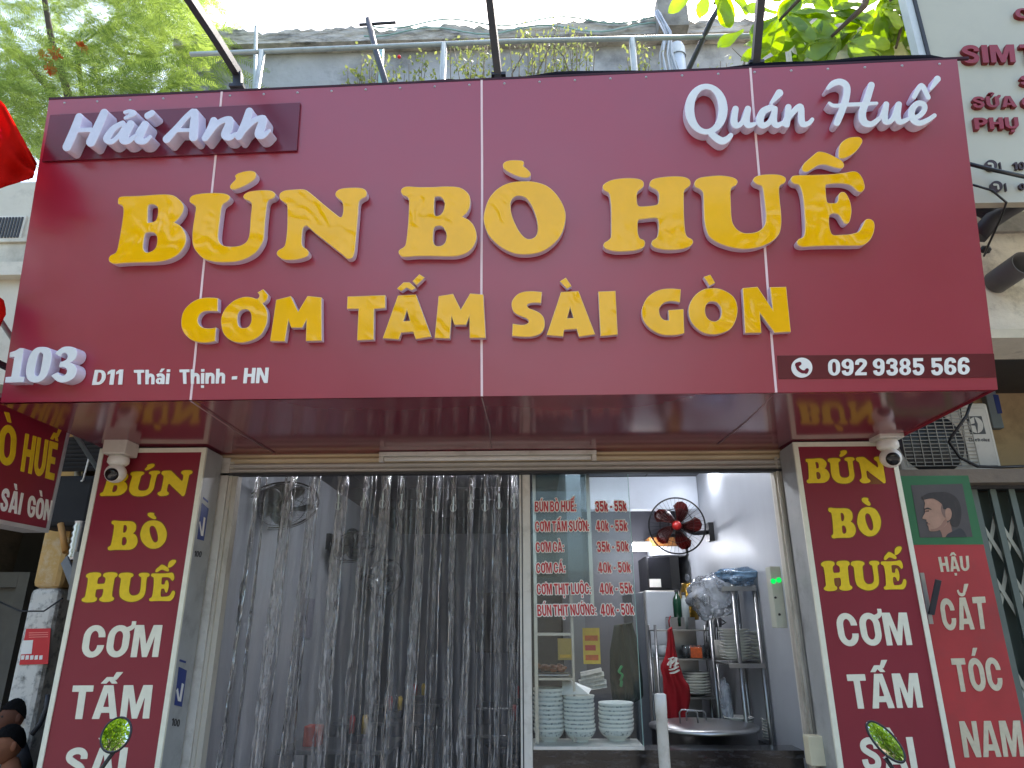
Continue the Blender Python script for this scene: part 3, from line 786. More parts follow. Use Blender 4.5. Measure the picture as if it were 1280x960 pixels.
j = MB(); vstrip(j, 993, 996, 760, 0.23, 0.04, 0, 2.42); vstrip(j, 989, 992, 760, 0.25, 0.05, 0, 2.42); vstrip(j, 996.5, 1000.5, 760, 0.24, 0.05, 0, 2.42)
j.build('guide_rail', m_jamb, fr)
j = MB(); vstrip(j, 986, 990, 760, 0.315, 0.03, 0, 2.42); j.build('inner_frame', m_whitemetal, fr)
# roller shutter head
sh = thing('roller_shutter', 'rolled up beige metal shutter with its lowest slats showing under the sign', 'shutter', (0, 0.28, 2.33))
m_slat = M('beige_slat', (206, 186, 152), 0.42, var=0.07, vs=4, dirt=(110, 92, 68), dirt_amt=0.35, stretch=(.3, 1, 1))
m_slat2 = M('grey_slat', (186, 180, 172), 0.42, var=0.07, vs=4)
zs0 = at(640, 589, y=0.24)[2]
xa, xb = at(270, 590, y=0.26)[0], at(992, 585, y=0.26)[0]
hts = [0.030, 0.028, 0.034, 0.03]
z = zs0
for k, hh in enumerate(hts):
    pr = []
    for q in range(9):
        t = q / 8
        pr.append((0.245 - 0.016 * math.sin(math.pi * t), z + hh * t))
    vs = [(xa, y, zz) for y, zz in pr] + [(xb, y, zz) for y, zz in pr]
    b = MB().add(vs, [(q, q + 1, q + 10, q + 9) for q in range(8)], 0, True)
    b.box(xa, xb, 0.247, 0.262, z + 0.001, z + hh - 0.001)
    b.build('slat', m_slat2 if k < 2 else m_slat, sh)
    z += hh
MB().box(xa, xb, 0.225, 0.275, zs0 - 0.014, zs0 - 0.001).build('bottom_bar', m_dark, sh)
MB().box(xa, xb, 0.262, 0.30, zs0 + 0.005, 2.44).build('shutter_box', m_slat2, sh)

# ------------------------------------------------------------------ big sign
fx, fw, fa, fb, fp, fpt, fzt = 0.0097, 2.1068, -0.029, -0.0044, 0.7923, 1.0017, 3.9259
Ob = np.array((fx, -fp + fa * fx, ZS + fb * fx))
Ot = np.array((fx, -fpt + fa * fx, fzt + fb * fx))
SG = Plane(Ob, (1, fa, fb), Ot - Ob)
CT = {'TL': (61, 124.5), 'TR': (1197, 73.5), 'BR': (1248, 487), 'BL': (0, 503)}
TL, TR, BR, BL = [np.array(SG.ab(*CT[k])) for k in ('TL', 'TR', 'BR', 'BL')]
sign = thing('shop_sign', 'large crimson shop sign with raised yellow letters BÚN BÒ HUẾ above the door', 'shop sign', (0, -0.8, ZS))
def on(ab, c=0.0): return SG.w(ab[0], ab[1], c)
seam_px = [((277.5, 117), (238, 501)), ((602.5, 97), (602, 495)), ((938, 85), (970, 489))]
def lerp(a, b, t): return a + (b - a) * t
tops = [TL] + [np.array(SG.ab(*s[0])) for s in seam_px] + [TR]
bots = [BL] + [np.array(SG.ab(*s[1])) for s in seam_px] + [BR]
for k in range(1, 4):      # bring the seam ends exactly on to the edges
    t = (tops[k][0] - TL[0]) / (TR[0] - TL[0]); tops[k][1] = lerp(TL[1], TR[1], t)
    t = (bots[k][0] - BL[0]) / (BR[0] - BL[0]); bots[k][1] = lerp(BL[1], BR[1], t)
for k in range(4):
    b = MB(); NX, NY = 14, 14; vs = []
    gap = 0.002
    for jy in range(NY + 1):
        for ix in range(NX + 1):
            s, t = ix / NX, jy / NY
            lo = lerp(bots[k] + (gap, 0), bots[k + 1] - (gap, 0), s); hi = lerp(tops[k] + (gap, 0), tops[k + 1] - (gap, 0), s)
            p = lerp(lo, hi, t)
            dz = -0.004 * (math.sin(math.pi * s) * math.sin(math.pi * t)) * (0.6 + 0.5 * math.sin(3.1 * k + 4 * s + 2.7 * t))
            vs.append(on(p, dz))
    b.add(vs, [(jy * (NX + 1) + ix, jy * (NX + 1) + ix + 1, (jy + 1) * (NX + 1) + ix + 1, (jy + 1) * (NX + 1) + ix) for jy in range(NY) for ix in range(NX)], 0, True)
    ft = [on(q, -0.012) for q in (bots[k] + (gap, 0), bots[k + 1] - (gap, 0), tops[k + 1] - (gap, 0), tops[k] + (gap, 0))]
    b.prism(ft, -SG.N * 0.02)
    b.build('face_panel', m_sign, sign)
for k in range(1, 4):
    b = MB()
    wv = 0.0048
    q = []
    for t in np.linspace(0, 1, 9):
        p = lerp(bots[k], tops[k], t); p = p + np.array((0.0015 * math.sin(9 * t + k), 0))
        q.append(p)
    left = [on(p - (wv, 0), 0.0022) for p in q]; right = [on(p + (wv, 0), 0.0022) for p in q]
    b.prism(left + right[::-1], -SG.N * 0.012)
    b.build('seam_strip', M('pale_sealant', (236, 206, 204), .5, var=.06), sign)
# underside, with a slight sag and the seams running back to the wall
b = MB(); vs = []; NX, NY = 48, 10
zb = lambda x: ZS + fb * x
for jy in range(NY + 1):
    for ix in range(NX + 1):
        s, t = ix / NX, jy / NY
        p = lerp(on(BL), on(BR), s)
        y = lerp(p[1] + 0.004, 0.24, t)
        vs.append((p[0], y, ZS + fb * p[0] * (1 - t) - 0.004 * math.sin(math.pi * t) * math.sin(math.pi * 4 * s) ** 2))
b.add(vs, [(jy * (NX + 1) + ix, jy * (NX + 1) + ix + 1, (jy + 1) * (NX + 1) + ix + 1, (jy + 1) * (NX + 1) + ix) for jy in range(NY) for ix in range(NX)], 0, True)
b.build('soffit', m_soffit, sign)
for (p0, p1) in (((238, 501), (343, 566)), ((602, 495.5), (614, 560)), ((970, 489.5), (897, 555))):
    a = at(*p0, z=ZS - 0.002); c_ = at(*p1, z=ZS - 0.002)
    a[1] = max(a[1], -0.78)
    mid = (a + c_) / 2 + np.array((0.012, 0, 0)) * (1 if p0[0] > 500 else -1)
    MB().tube([a + (0, .004, -.001), mid + (0, 0, -.004), c_ + (0, 0, -.002)], 0.0028, 6).build('soffit_seam', M('grey_sealant', (150, 126, 126), .5), sign)
for s_ in (-1, 1):
    e0, e1 = (on(BL), on(TL)) if s_ < 0 else (on(BR), on(TR))
    n_ = np.array((-s_ * 0.004, 0, 0))
    f_ = [e0 + n_, e1 + n_, np.array((e1[0], 0.2, e1[2])) + n_, np.array((e0[0], 0.2, e0[2])) + n_]
    MB().prism(f_, (-s_ * 0.004, 0, 0)).build('side_panel', m_sign, sign)
# top cover sheet and dark tarpaulin edge
MB().prism([on(TL, -.03) + (0, 0, -.02), on(TR, -.03) + (0, 0, -.02), np.array((on(TR)[0], .2, fzt - .05)), np.array((on(TL)[0], .2, fzt - .05))], (0, 0, -0.005)).build('top_cover', m_dark, sign)
MB().bar(on(TL, -.004) + (0, 0, .004), on(TR, -.004) + (.05, 0, .004), .012, .012).build('top_trim', M('dark_trim', (70, 48, 56), .7, spec=.1), sign)
sc = MB()
for k in range(26):
    p = lerp(TL, TR, (k + .5) / 26) - (0, .022)
    sc.lathe([(0.0001, .004), (.0045, .003), (.006, 0)], on(p), 8, SG.N)
sc.build('screw', m_alu, sign)
tarp = MB(); vs = []
N_ = 40
prof = [(602, .0), (640, .03), (700, .075), (800, .05), (860, .015), (890, .03), (960, .07), (1040, .06), (1100, .085), (1180, .07), (1199, .03)]
prof = [(410, .0), (470, .035), (560, .05), (600, .01)] + prof
xsP = np.array([SG.ab(u, 95)[0] for u, _ in prof]); hs = np.array([h for _, h in prof])
for k in range(N_ + 1):
    a = lerp(xsP[0], xsP[-1], k / N_); h = np.interp(a, xsP, hs)
    s = (a - TL[0]) / (TR[0] - TL[0]); yb = lerp(TL[1], TR[1], s)
    vs += [on((a, yb - .002), -.015), on((a, yb + .006 + h * .95), -.03 - .5 * h), on((a, yb + h * .5), -.30)]
tarp.add(vs, [(k * 3 + q, k * 3 + q + 1, k * 3 + q + 4, k * 3 + q + 3) for k in range(N_) for q in range(2)], 0, True)
to = tarp.build('tarpaulin', M('black_tarpaulin', (20, 21, 26), .95, var=.2, spec=0.0))
to.modifiers.new('thick', 'SOLIDIFY').thickness = .004
tag(to, 'dark grey tarpaulin bulging along the top edge of the crimson sign', 'tarpaulin')

# raised letters
for k, g in enumerate(ROW1): px_slab('letter', SG, GL[g], 0.001, 0.044, [m_yface, m_lside, m_yrim], sign, .0028)
for k, g in enumerate(ROW2): px_slab('letter', SG, GL[g], 0.001, 0.036, [m_yface, m_lside, m_yrim], sign, .0024)
for k, g in enumerate(['n1', 'n0', 'n3']): px_slab('numeral', SG, GL[g], 0.001, 0.062 + .001 * (k % 2), [m_wface, m_wside], sign, .0015)
for k, g in enumerate(['qQ', 'qu', 'qa', 'qn', 'uH', 'uu', 'ue']):
    px_slab('letter', SG, GL[g], 0.001, 0.052 + .0012 * (k % 2), [m_wface, m_wside], sign, .0015)
pq = px_slab('name_plaque', SG, [np.array([(62.5, 143.5), (375, 128), (370.5, 188), (52, 201.5)])], 0.001, 0.012, [m_plaque], sign, .001)
for k, g in enumerate(['sH', 'sa', 'si', 'sA', 'sn', 'sh']):
    px_slab('letter', SG, GL[g], 0.0125, 0.082 + .0012 * (k % 2), [M('lilac_acrylic', (208, 210, 224), .25, var=.08, vs=16), m_wside], pq, .0015)
ad = (105, 445, 5.3333)
for tx, q in (('D11', ((72, 93), (262, 90), (254, 190), (52, 193))), ('Thái', ((332, 93), (575, 89), (565, 187), (336, 189))),
              ('Thịnh', ((636, 90), (945, 84), (938, 183), (640, 186))), ('-', ((985, 96), (1020, 95), (1016, 190), (982, 190))), ('HN', ((1070, 80), (1232, 77), (1224, 180), (1060, 182)))):
    if tx == '-':
        px_slab('address_text', SG, [np.array([(105 + x / 5.333, 445 + y / 5.333) for x, y in ((986, 136), (1021, 134), (1019, 155), (984, 157))])], 0.0005, 0.003, [m_white], sign)
    else: words('address_text', SG, tx, q, [m_white], sign, .055, .0005, .003, None, ad)
band = px_slab('phone_band', SG, [np.array([(971.5, 444.5), (1242.5, 442), (1245.5, 471.5), (973.5, 473.5)])], 0.0005, 0.0035, [M('dark_red_band', (96, 26, 34), .3)], sign)
ph = (970, 430, 4.5714)
for tx, q in (('092', ((297, 86), (520, 83), (520, 178), (300, 181))), ('9385', ((553, 83), (846, 80), (848, 177), (556, 180))), ('566', ((884, 80), (1106, 76), (1108, 174), (888, 178)))):
    words('phone_number', SG, tx, q, [m_white], band, .105, .0036, .006, None, ph)
cc = [(148 + 60 * math.cos(t), 135 + 57 * math.sin(t)) for t in np.linspace(0, 2 * math.pi, 40, endpoint=False)]
px_slab('phone_icon', SG, [np.array([(970 + x / 4.571, 430 + y / 4.571) for x, y in cc])], .0036, .006, [m_white], band)
hs_ = strokes(ph, ['122,118,13 135,112,11', '120,120,9 128,142,9 150,158,9 170,158,9', '172,158,12 178,148,10'], .2)
px_slab('phone_handset', SG, hs_, .0062, .0078, [m_plaque], band)

# ------------------------------------------------------------------ pillar light boxes
def pillar(xa, xb, label, side_marks):
    t = thing('pillar_sign', label, 'pillar sign', ((xa + xb) / 2, 0.1, 0))
    MB().box(xa, xb, 0.012, 0.2, 0.08, ZS - 0.012).build('light_box', m_sidebox, t)
    PL = Plane((xa, 0, 0), (1, 0, 0), (0, 0, 1))
    MB().box(xa + .022, xb - .022, 0.002, 0.012, 0.10, ZS - .032).build('banner_face', m_banner, t)
    f = MB()
    f.box(xa, xa + .024, -.004, 0.0115, 0.08, ZS - 0.012); f.box(xb - .024, xb, -.004, .0115, .08, ZS - .012)
    f.box(xa + .0245, xb - .0245, -.004, .0115, ZS - .036, ZS - .012); f.box(xa + .0245, xb - .0245, -.004, .0115, .08, .104)
    f.build('trim_frame', m_cream, t)
    P = Plane((xa, 0.002, 0), (1, 0, 0), (0, 0, 1))
    return t, P
m_sidebox = M('light_box_side', (168, 170, 168), .4, var=.1, vs=5, dirt=(96, 92, 84), dirt_amt=.4, dirt_s=6)
pl, PLp = pillar(-2.1, XL, 'crimson pillar sign left of the door, under the left dome camera', 1)
pr_, PRp = pillar(XR, 2.1, 'crimson pillar sign right of the door, beside the barber sign', 0)
def yellow_word(par, P, keys, src, dst):
    h = homog(src, dst)
    allL = []
    for g in keys:
        L = []
        for q in GL[g]:
            w_ = np.array([P.ab(u, v, .002) for u, v in h(q)])
            a = 0.5 * np.sum(w_[:, 0] * np.roll(w_[:, 1], -1) - np.roll(w_[:, 0], -1) * w_[:, 1])
            L.append((w_, a))
        out = []; thin = []
        for w_, a in L:
            inside = any(w_ is not v_ and abs(b_) > abs(a) and v_[:, 0].min() < w_[:, 0].min() and v_[:, 0].max() > w_[:, 0].max()
                         and v_[:, 1].min() < w_[:, 1].min() and v_[:, 1].max() > w_[:, 1].max() for v_, b_ in L)
            ccw = a > 0
            if ccw == inside: w_ = w_[::-1]
            out += fatten([w_], .0045); thin.append(w_)
        slab('letter_outline', P, out, 0.0, .0012, [m_brownline], par)
        slab('letter', P, thin, 0.0, .0022, [m_yflat], par)
SB = [(136, 331), (146, 246), (458, 235), (442, 323)]
SO = [(498, 316), (501, 238), (707, 227), (707, 318)]
SH = [(754, 312), (753, 229), (1081, 214), (1093, 305)]
yellow_word(pl, PLp, ['B1', 'U1', 'N1'], SB, [(124.8, 620.5), (132.8, 590.6), (240.7, 588), (230.5, 620)])
yellow_word(pl, PLp, ['B2', 'O1'], SO, [(134.6, 685.7), (139.4, 652.6), (208.4, 651.6), (208.4, 685.7)])
yellow_word(pl, PLp, ['H1', 'U2', 'E1'], SH, [(101.5, 752), (107.8, 717.8), (218.7, 716), (217, 750.6)])
yellow_word(pr_, PRp, ['B1', 'U1', 'N1'], SB, [(1009.2, 604.5), (1006.5, 573.9), (1104.8, 571), (1107.4, 604)])
yellow_word(pr_, PRp, ['B2', 'O1'], SO, [(1039.4, 671), (1035.2, 637), (1101, 635), (1101.3, 670)])
yellow_word(pr_, PRp, ['H1', 'U2', 'E1'], SH, [(1030, 738), (1026, 703.7), (1128.4, 700.6), (1133, 736)])
cl_ = (0, 660, 3.2); cr_ = (980, 660, 3.2)
for tx, q in (('CƠM', ((342, 388), (650, 388), (632, 516), (320, 519))), ('TẤM', ((292, 630), (611, 628), (596, 762), (272, 765))), ('SÀI', ((268, 880), (512, 878), (494, 1010), (248, 1012)))):
    words('lettering', PLp, tx, q, [m_cream], pl, .062, .0, .0022, None, cl_)
for tx, q in (('CƠM', ((203, 340), (491, 338), (514, 468), (225, 474))), ('TẤM', ((250, 586), (534, 580), (557, 718), (272, 724))), ('SÀI', ((298, 840), (514, 836), (537, 968), (320, 972)))):
    words('lettering', PRp, tx, q, [m_cream], pr_, .062, .0, .0022, None, cr_)
# printed marks on the left box's door side
PS = Plane((XL, 0.0, 0), (0, 1, 0), (0, 0, 1))
m_bluev = M('blue_vinyl', (38, 58, 128), .4)
sb = (100, 560, 6.857)
def spx(quadv, nm, mat, t0=.0006, t1=.0016):
    L = np.array([PS.ab(u, v, t1) for u, v in quadv]); slab(nm, PS, [L], t0, t1, [mat], pl)
for dv in (0, 1):
    if dv == 0:
        f_ = lambda pts: [(100 + x / 6.857, 560 + y / 6.857) for x, y in pts]
        spx(f_([(1046, 470), (1104, 520), (1062, 795), (1005, 780)]), 'blue_mark', m_bluev)
        spx(f_([(1058, 418), (1100, 455), (1097, 470), (1055, 435)]), 'blue_mark', m_bluev)
        spx(f_([(1022, 640), (1030, 625), (1046, 720), (1062, 590), (1076, 600), (1056, 755), (1038, 752)]), 'white_mark', m_white, .0017, .0024)
        words('number_mark', PS, '100', [(986, 880), (1048, 885), (1038, 938), (978, 930)], [m_dark], pl, .03, .0006, .0014, None, sb)
    else:
        f_ = lambda pts: [(x / 3.2, 660 + y / 3.2) for x, y in pts]
        spx(f_([(716, 555), (748, 570), (728, 715), (698, 708)]), 'blue_mark', m_bluev)
        spx(f_([(720, 525), (745, 533), (743, 541), (718, 533)]), 'blue_mark', m_bluev)
        spx(f_([(705, 650), (712, 640), (718, 680), (728, 620), (736, 625), (724, 695), (712, 692)]), 'white_mark', m_white, .0017, .0024)
        words('number_mark', PS, '100', [(690, 760), (722, 766), (717, 796), (686, 790)], [m_dark], pl, .03, .0006, .0014, None, (0, 660, 3.2))

# ------------------------------------------------------------------ hanging box sign at the left, square to the facade
bx = at(89, 530, y=-0.03)[0]
PB = Plane((bx, 0, 0), (0, 1, 0), (0, 0, 1))
hb = thing('hanging_sign', 'crimson box sign jutting out at the far left, reading HUẾ over SÀI GÒN', 'hanging sign', (bx - .06, -.5, 1.9))
c00, c10, c11 = PB.ab(8, 500), PB.ab(89, 530), PB.ab(66, 667)
z1 = c10[1]; z0 = c11[1]; y1 = c10[0]; y0 = y1 - 1.35
MB().box(bx - .13, bx - .004, y0, y1, z0, z1).build('sign_box', M('sign_box_side', (172, 168, 164), .5), hb)
MB().box(bx - .004, bx - .001, y0 + .02, y1 - .02, z0 + .02, z1 - .02).build('banner_face', m_banner, hb)
f = MB(); f.box(bx - .004, bx + .004, y0, y1, z1 - .018, z1 + .001); f.box(bx - .004, bx + .004, y0, y1, z0 - .001, z0 + .018)
f.box(bx - .004, bx + .004, y1 - .016, y1 + .001, z0 + .0185, z1 - .0185)
f.build('trim_frame', M('silver_trim', (188, 186, 184), .35, metal=.3), hb)
hc = (0, 500, 5.333)
for tx, q, mt in (('BÒ', ((-120, 130), (118, 178), (98, 448), (-140, 400)), m_yflat), ('HUẾ', ((172, 222), (402, 292), (372, 540), (138, 474)), m_yflat),
                  ('SÀI', ((18, 585), (160, 622), (135, 765), (0, 735)), m_white), ('GÒN', ((192, 632), (356, 672), (334, 808), (182, 778)), m_white)):
    words('lettering', PB, tx, q, [mt], hb, .06, -.0009, .0012, None, hc)
for yy in (-.02, -.35):
    MB().bar((bx - .065, yy, z1), (bx - .065, yy, z1 + .16), .02).build('bracket', m_darksteel, hb)
MB().bar((bx - .065, -.7, z1 + .16), (bx - .065, .32, z1 + .16), .025).build('bracket', m_darksteel, hb)

# ------------------------------------------------------------------ two dome cameras under the sign
def seccam(u, v, label, turn):
    p = at(u, v, y=-.12)
    t = thing('security_camera', label, 'camera', p)
    c_ = np.array(p)
    a = MB(); a.box(c_[0] - .062, c_[0] + .062, c_[1] - .01, c_[1] + .11, c_[2] + .098, c_[2] + .185); a.build('junction_box', m_whitemetal, t, .006)
    MB().bar(c_ + (0, .05, .185), (c_[0], c_[1] + .05, ZS - .006), .05, .05).build('bracket', m_whitemetal, t)
    MB().lathe([(.0, .098), (.046, .097), (.052, .08), (.052, .06), (.04, .048), (.02, .045)], c_ + (0, .05, 0), 24).build('neck', m_white, t)
    MB().ell(c_ + (0, .045, .005), (.052, .052, .05), 24, 14).build('head', m_white, t)
    ax = np.array((turn, -.92, -.33)); ax /= np.linalg.norm(ax)
    MB().lathe([(.0, .0545), (.02, .054), (.03, .0505), (.033, .044), (.033, .03)], c_ + (0, .045, .005), 24, ax).build('lens', M('black_glass', (14, 14, 16), .08), t)
    return t
seccam(138, 590.5, 'white dome security camera with black lens at the top of the left pillar sign', .12)
seccam(1119, 571, 'white dome security camera with black lens at the top of the right pillar sign', -.22)

# ------------------------------------------------------------------ tube light under the sign
a0, a1 = at(474, 571, z=ZS - .03), at(747, 565, z=ZS - .03)
tb = thing('tube_light', 'long white unlit tube light fitting fixed under the sign above the door', 'tube light', (a0 + a1) / 2)
MB().box(a0[0], a1[0], a0[1] - .012, a0[1] + .03, ZS - .028, ZS - .004).build('batten', m_whitemetal, tb, .003)
MB().tube([(a0[0] + .03, a0[1] + .008, ZS - .042), (a1[0] - .03, a0[1] + .008, ZS - .042)], .013, 14).build('tube', m_white, tb)
for x in (a0[0] + .013, a1[0] - .013):
    MB().box(x - .013, x + .013, a0[1] - .008, a0[1] + .024, ZS - .06, ZS - .0285).build('end_cap', m_whitemetal, tb, .003)
# ------------------------------------------------------------------ lit lamps inside
m_lamp = emat('lamp_white', (240, 244, 255), 30.0)
m_led = emat('lamp_led', (240, 244, 255), 20.0)
def ceiling_tube(x0, x1, y, label):
    t = thing('ceiling_tube_lamp', label, 'lamp', ((x0 + x1) / 2, y, ZC - .06))
    MB().box(x0, x1, y - .02, y + .02, ZC - .03, ZC - .005).build('batten', m_whitemetal, t)
    MB().tube([(x0 + .02, y, ZC - .05), (x1 - .02, y, ZC - .05)], .016, 10).build('tube', m_lamp, t)
    return t
ceiling_tube(-.75, -.05, 1.84, 'lit fluorescent tube on the dining room ceiling behind the strip curtain')
ceiling_tube(.15, 1.25, .85, 'added fluorescent tube hidden behind the door lintel, brightening the kitchen front')  # added fill lamp, out of view above the lintel, lifts bowls and kitchen
p = at(884, 583, y=1.75)
lb = thing('wall_lamp', 'small bright white lamp high on the pale blue wall at the right of the kitchen', 'lamp', p)
MB().box(p[0] - .05, 1.62, p[1] - .10, p[1] + .10, p[2] + .015, p[2] + .05).build('housing', m_white, lb)
MB().box(p[0] - .045, 1.61, p[1] - .09, p[1] + .09, p[2] - .015, p[2] + .014).build('diffuser', m_led, lb)
p0, p1 = at(791, 684, y=2.75), at(813, 684, y=2.75)
kl = thing('kitchen_lamp', 'short lit lamp over the dark kitchen cupboard behind the fan', 'lamp', (p0 + p1) / 2)
MB().box(p0[0], p1[0], 2.72, 2.78, p0[2] + .032, p0[2] + .05).build('housing', m_white, kl)
MB().box(p0[0] + .002, p1[0] - .002, 2.725, 2.775, p0[2] - .03, p0[2] + .031).build('diffuser', m_lamp, kl)

# ------------------------------------------------------------------ mullion, menu glass, counter
def xz(u, v, y): q = at(u, v, y=y); return q[0], q[2]
YG = 0.30
ml_ = thing('glazing_post', 'cream aluminium post between the strip curtain and the menu glass', 'post', (at(657, 760, y=YG)[0], YG, 0))
b = MB(); vstrip(b, 650, 664, 760, 0.275, 0.05, 0, 2.41); b.build('post', m_whitemetal, ml_, .003)
b = MB(); vstrip(b, 652.5, 654, 760, 0.2735, 0.0012, 0.02, 2.40); b.build('gasket', m_dark, ml_)
m_glass = clear_mat('shop_glass', (.93, .96, .96), .012, (200, 214, 216), .01, 1.5, 0, 5, (1, 1, 1), .5)
gx0, gx1 = at(664.5, 760, y=YG)[0], at(794, 760, y=YG)[0]
zc_ = at(740, 934, y=YG)[2]
mg = thing('menu_glass', 'tall glass pane beside the door with a red price list stuck on it', 'glass pane', ((gx0 + gx1) / 2, YG, zc_))
MB().box(gx0, gx1, YG, YG + .006, zc_ + .005, 2.41).build('pane', m_glass, mg)
MB().box(gx1 + .0005, gx1 + .0035, YG - .001, YG + .007, zc_ + .005, 2.405).build('edge_trim', M('glass_edge', (150, 186, 180), .2), mg)
PM = Plane((gx0, YG, 0), (1, 0, 0), (0, 0, 1))
mc = (640, 560, 4.8)
MENU = [(('BÚN BÒ HUẾ:', ((136, 321), (382, 317), (384, 380), (137, 382))), ('35k - 55k', ((498, 319), (684, 317), (690, 378), (500, 382)))),
        (('CƠM TẤM SƯỜN:', ((138, 440), (461, 436), (463, 498), (140, 502))), ('40k - 55k', ((503, 435), (690, 432), (694, 497), (506, 500)))),
        (('CƠM GÀ:', ((141, 565), (309, 562), (312, 622), (144, 626))), ('35k - 50k', ((508, 561), (698, 559), (702, 620), (512, 624)))),
        (('CƠM CÁ:', ((144, 690), (316, 686), (320, 748), (146, 752))), ('40k - 50k', ((515, 686), (708, 683), (714, 746), (518, 750)))),
        (('CƠM THỊT LUỘC:', ((147, 815), (470, 810), (474, 876), (150, 880))), ('40k - 55k', ((524, 811), (720, 807), (726, 872), (528, 878)))),
        (('BÚN THỊT NƯỚNG:', ((150, 941), (498, 936), (508, 1002), (153, 1009))), ('40k - 50k', ((530, 937), (726, 933), (734, 1000), (534, 1007))))]
for row in MENU:
    for tx, q in row:
        words('menu_text', PM, tx, q, [m_red], mg, .055, .0003, .0022, (.075, m_white), mc)

m_marble = M('black_marble', (22, 22, 25), .18, var=.5, vs=5, stretch=(1.5, 1, 5), dirt=(120, 120, 124), dirt_amt=.3, dirt_s=7)
ct = thing('marble_counter', 'black marble serving counter under the menu glass', 'counter', ((gx0 + XR) / 2, .55, 0))
cx1 = at(1004, 935, y=.30)[0]
MB().box(gx0, gx1 + .02, .315, .60, 0.0, zc_ - .045).box(gx1 + .0205, cx1, .315, .44, 0.0, zc_ - .045).build('base', m_marble, ct)
MB().box(gx0, gx1 + .02, .295, .62, zc_ - .044, zc_ - .012).box(gx1 + .0205, cx1, .295, .46, zc_ - .044, zc_ - .012).build('top', m_marble, ct)
MB().box(gx0, gx1 + .004, .288, .55, zc_ - .0115, zc_ + .004).build('shelf_edge', m_whitemetal, ct, .002)
# ------------------------------------------------------------------ display cabinet behind the menu glass
cb = thing('display_cabinet', 'glass food cabinet with thin metal frame behind the menu glass', 'cabinet', ((gx0 + gx1) / 2, .5, zc_))
xq = at(738, 700, y=.36)[0]
b = MB(); b.box(gx0 + .012, gx0 + .03, .34, .36, zc_ + .01, 2.36); b.build('frame_post', m_alu, cb)
b = MB(); b.box(xq - .010, xq + .010, .34, .36, zc_ + .62, 2.36); b.build('frame_post', m_alu, cb)
x2 = at(717, 840, y=.40)[0]
b = MB(); b.box(x2 - .006, x2 + .006, .40, .412, zc_ + .01, zc_ + .75); b.build('frame_post', m_steel, cb)
for v_ in (793, 848.5):
    z_ = at(690, v_, y=.40)[2]
    MB().box(gx0 + .032, x2 - .007, .38, .7, z_ - .006, z_ + .006).build('shelf', m_steel, cb)
MB().box(gx0 + .031, xq - .011, .352, .356, 1.72, 2.355).build('frosted_panel', clear_mat('frosted_panel', (.66, .74, .76), .22, (140, 164, 168), .3, 1.4, 0, 1.5), cb)
MB().box(gx0 + .012, xq + .01, .34, .36, 2.362, 2.38).build('frame_rail', m_alu, cb)
z_ = at(690, 845, y=.5)[2]
ty = thing('meat_tray', 'tray of brown grilled meat on the cabinet shelf behind the glass', 'tray', (at(690, 840, y=.52)[0], .52, z_))
mx_ = at(690, 840, y=.52)[0]
MB().box(mx_ - .095, mx_ + .09, .43, .62, z_ + .002, z_ + .012).build('tray', m_steel, ty, .003)
mm = MB()
rr = random.Random(3)
for k in range(26):
    mm.ell((mx_ + rr.uniform(-.075, .07), rr.uniform(.45, .6), z_ + .02 + rr.uniform(0, .03)), (rr.uniform(.015, .03), rr.uniform(.012, .025), rr.uniform(.008, .014)), 8, 6,
           rot=Matrix.Rotation(rr.uniform(-.5, .5), 3, 'Y') @ Matrix.Rotation(rr.uniform(0, 3), 3, 'Z'))
mm.build('meat', M('grilled_meat', (120, 62, 30), .5, var=.4, vs=30, bump=.003, bs=80), ty)
def poster(u0, v0, u1, v1, y, name, label, cols):
    a = at(u0, v0, y=y); b_ = at(u1, v1, y=y)
    t = thing(name, label, 'poster', ((a[0] + b_[0]) / 2, y, b_[2]))
    MB().box(a[0], b_[0], y, y + .002, b_[2], a[2]).build('paper', cols[0], t)
    H_ = a[2] - b_[2]; W_ = b_[0] - a[0]
    for k, m_ in enumerate(cols[1:]):
        MB().box(a[0] + W_ * .12, b_[0] - W_ * (.12 + .14 * (k % 2)), y - .001, y - .0004, b_[2] + H_ * (.10 + .27 * k), b_[2] + H_ * (.10 + .27 * k + .15)).build('printed_block', m_, t)
    return t
m_yel = M('poster_yellow', (226, 190, 70), .5, var=.12, vs=30)
m_orange = M('poster_orange', (206, 96, 36), .5, var=.2, vs=40)
poster(728, 785, 751, 830, .62, 'poster', 'yellow and orange paper poster behind the menu glass', [m_yel, m_orange, m_red, m_orange])
poster(697, 798, 716, 825, 1.0, 'poster', 'faded yellow notice behind the cabinet frame', [M('notice_buff', (190, 170, 100), .6), m_yel])
p0, p1 = at(722, 838, y=.75), at(757, 862, y=.75)
nw = thing('paper_stack', 'pile of folded newspaper wedged behind the middle bowls', 'newspaper', ((p0[0] + p1[0]) / 2, .75, p1[2]))
for k in range(5):
    MB().obox(((p0[0] + p1[0]) / 2 + .006 * (k % 2), .76 + .004 * k, lerp(p1[2], p0[2], (k + .5) / 5)), (.085 - .006 * k, .01, .012), (0, .03, 0), (0, .008, (p0[2] - p1[2]) / 10.5)).build('paper', M('newsprint', (186, 184, 178), .8, var=.25, vs=50), nw)
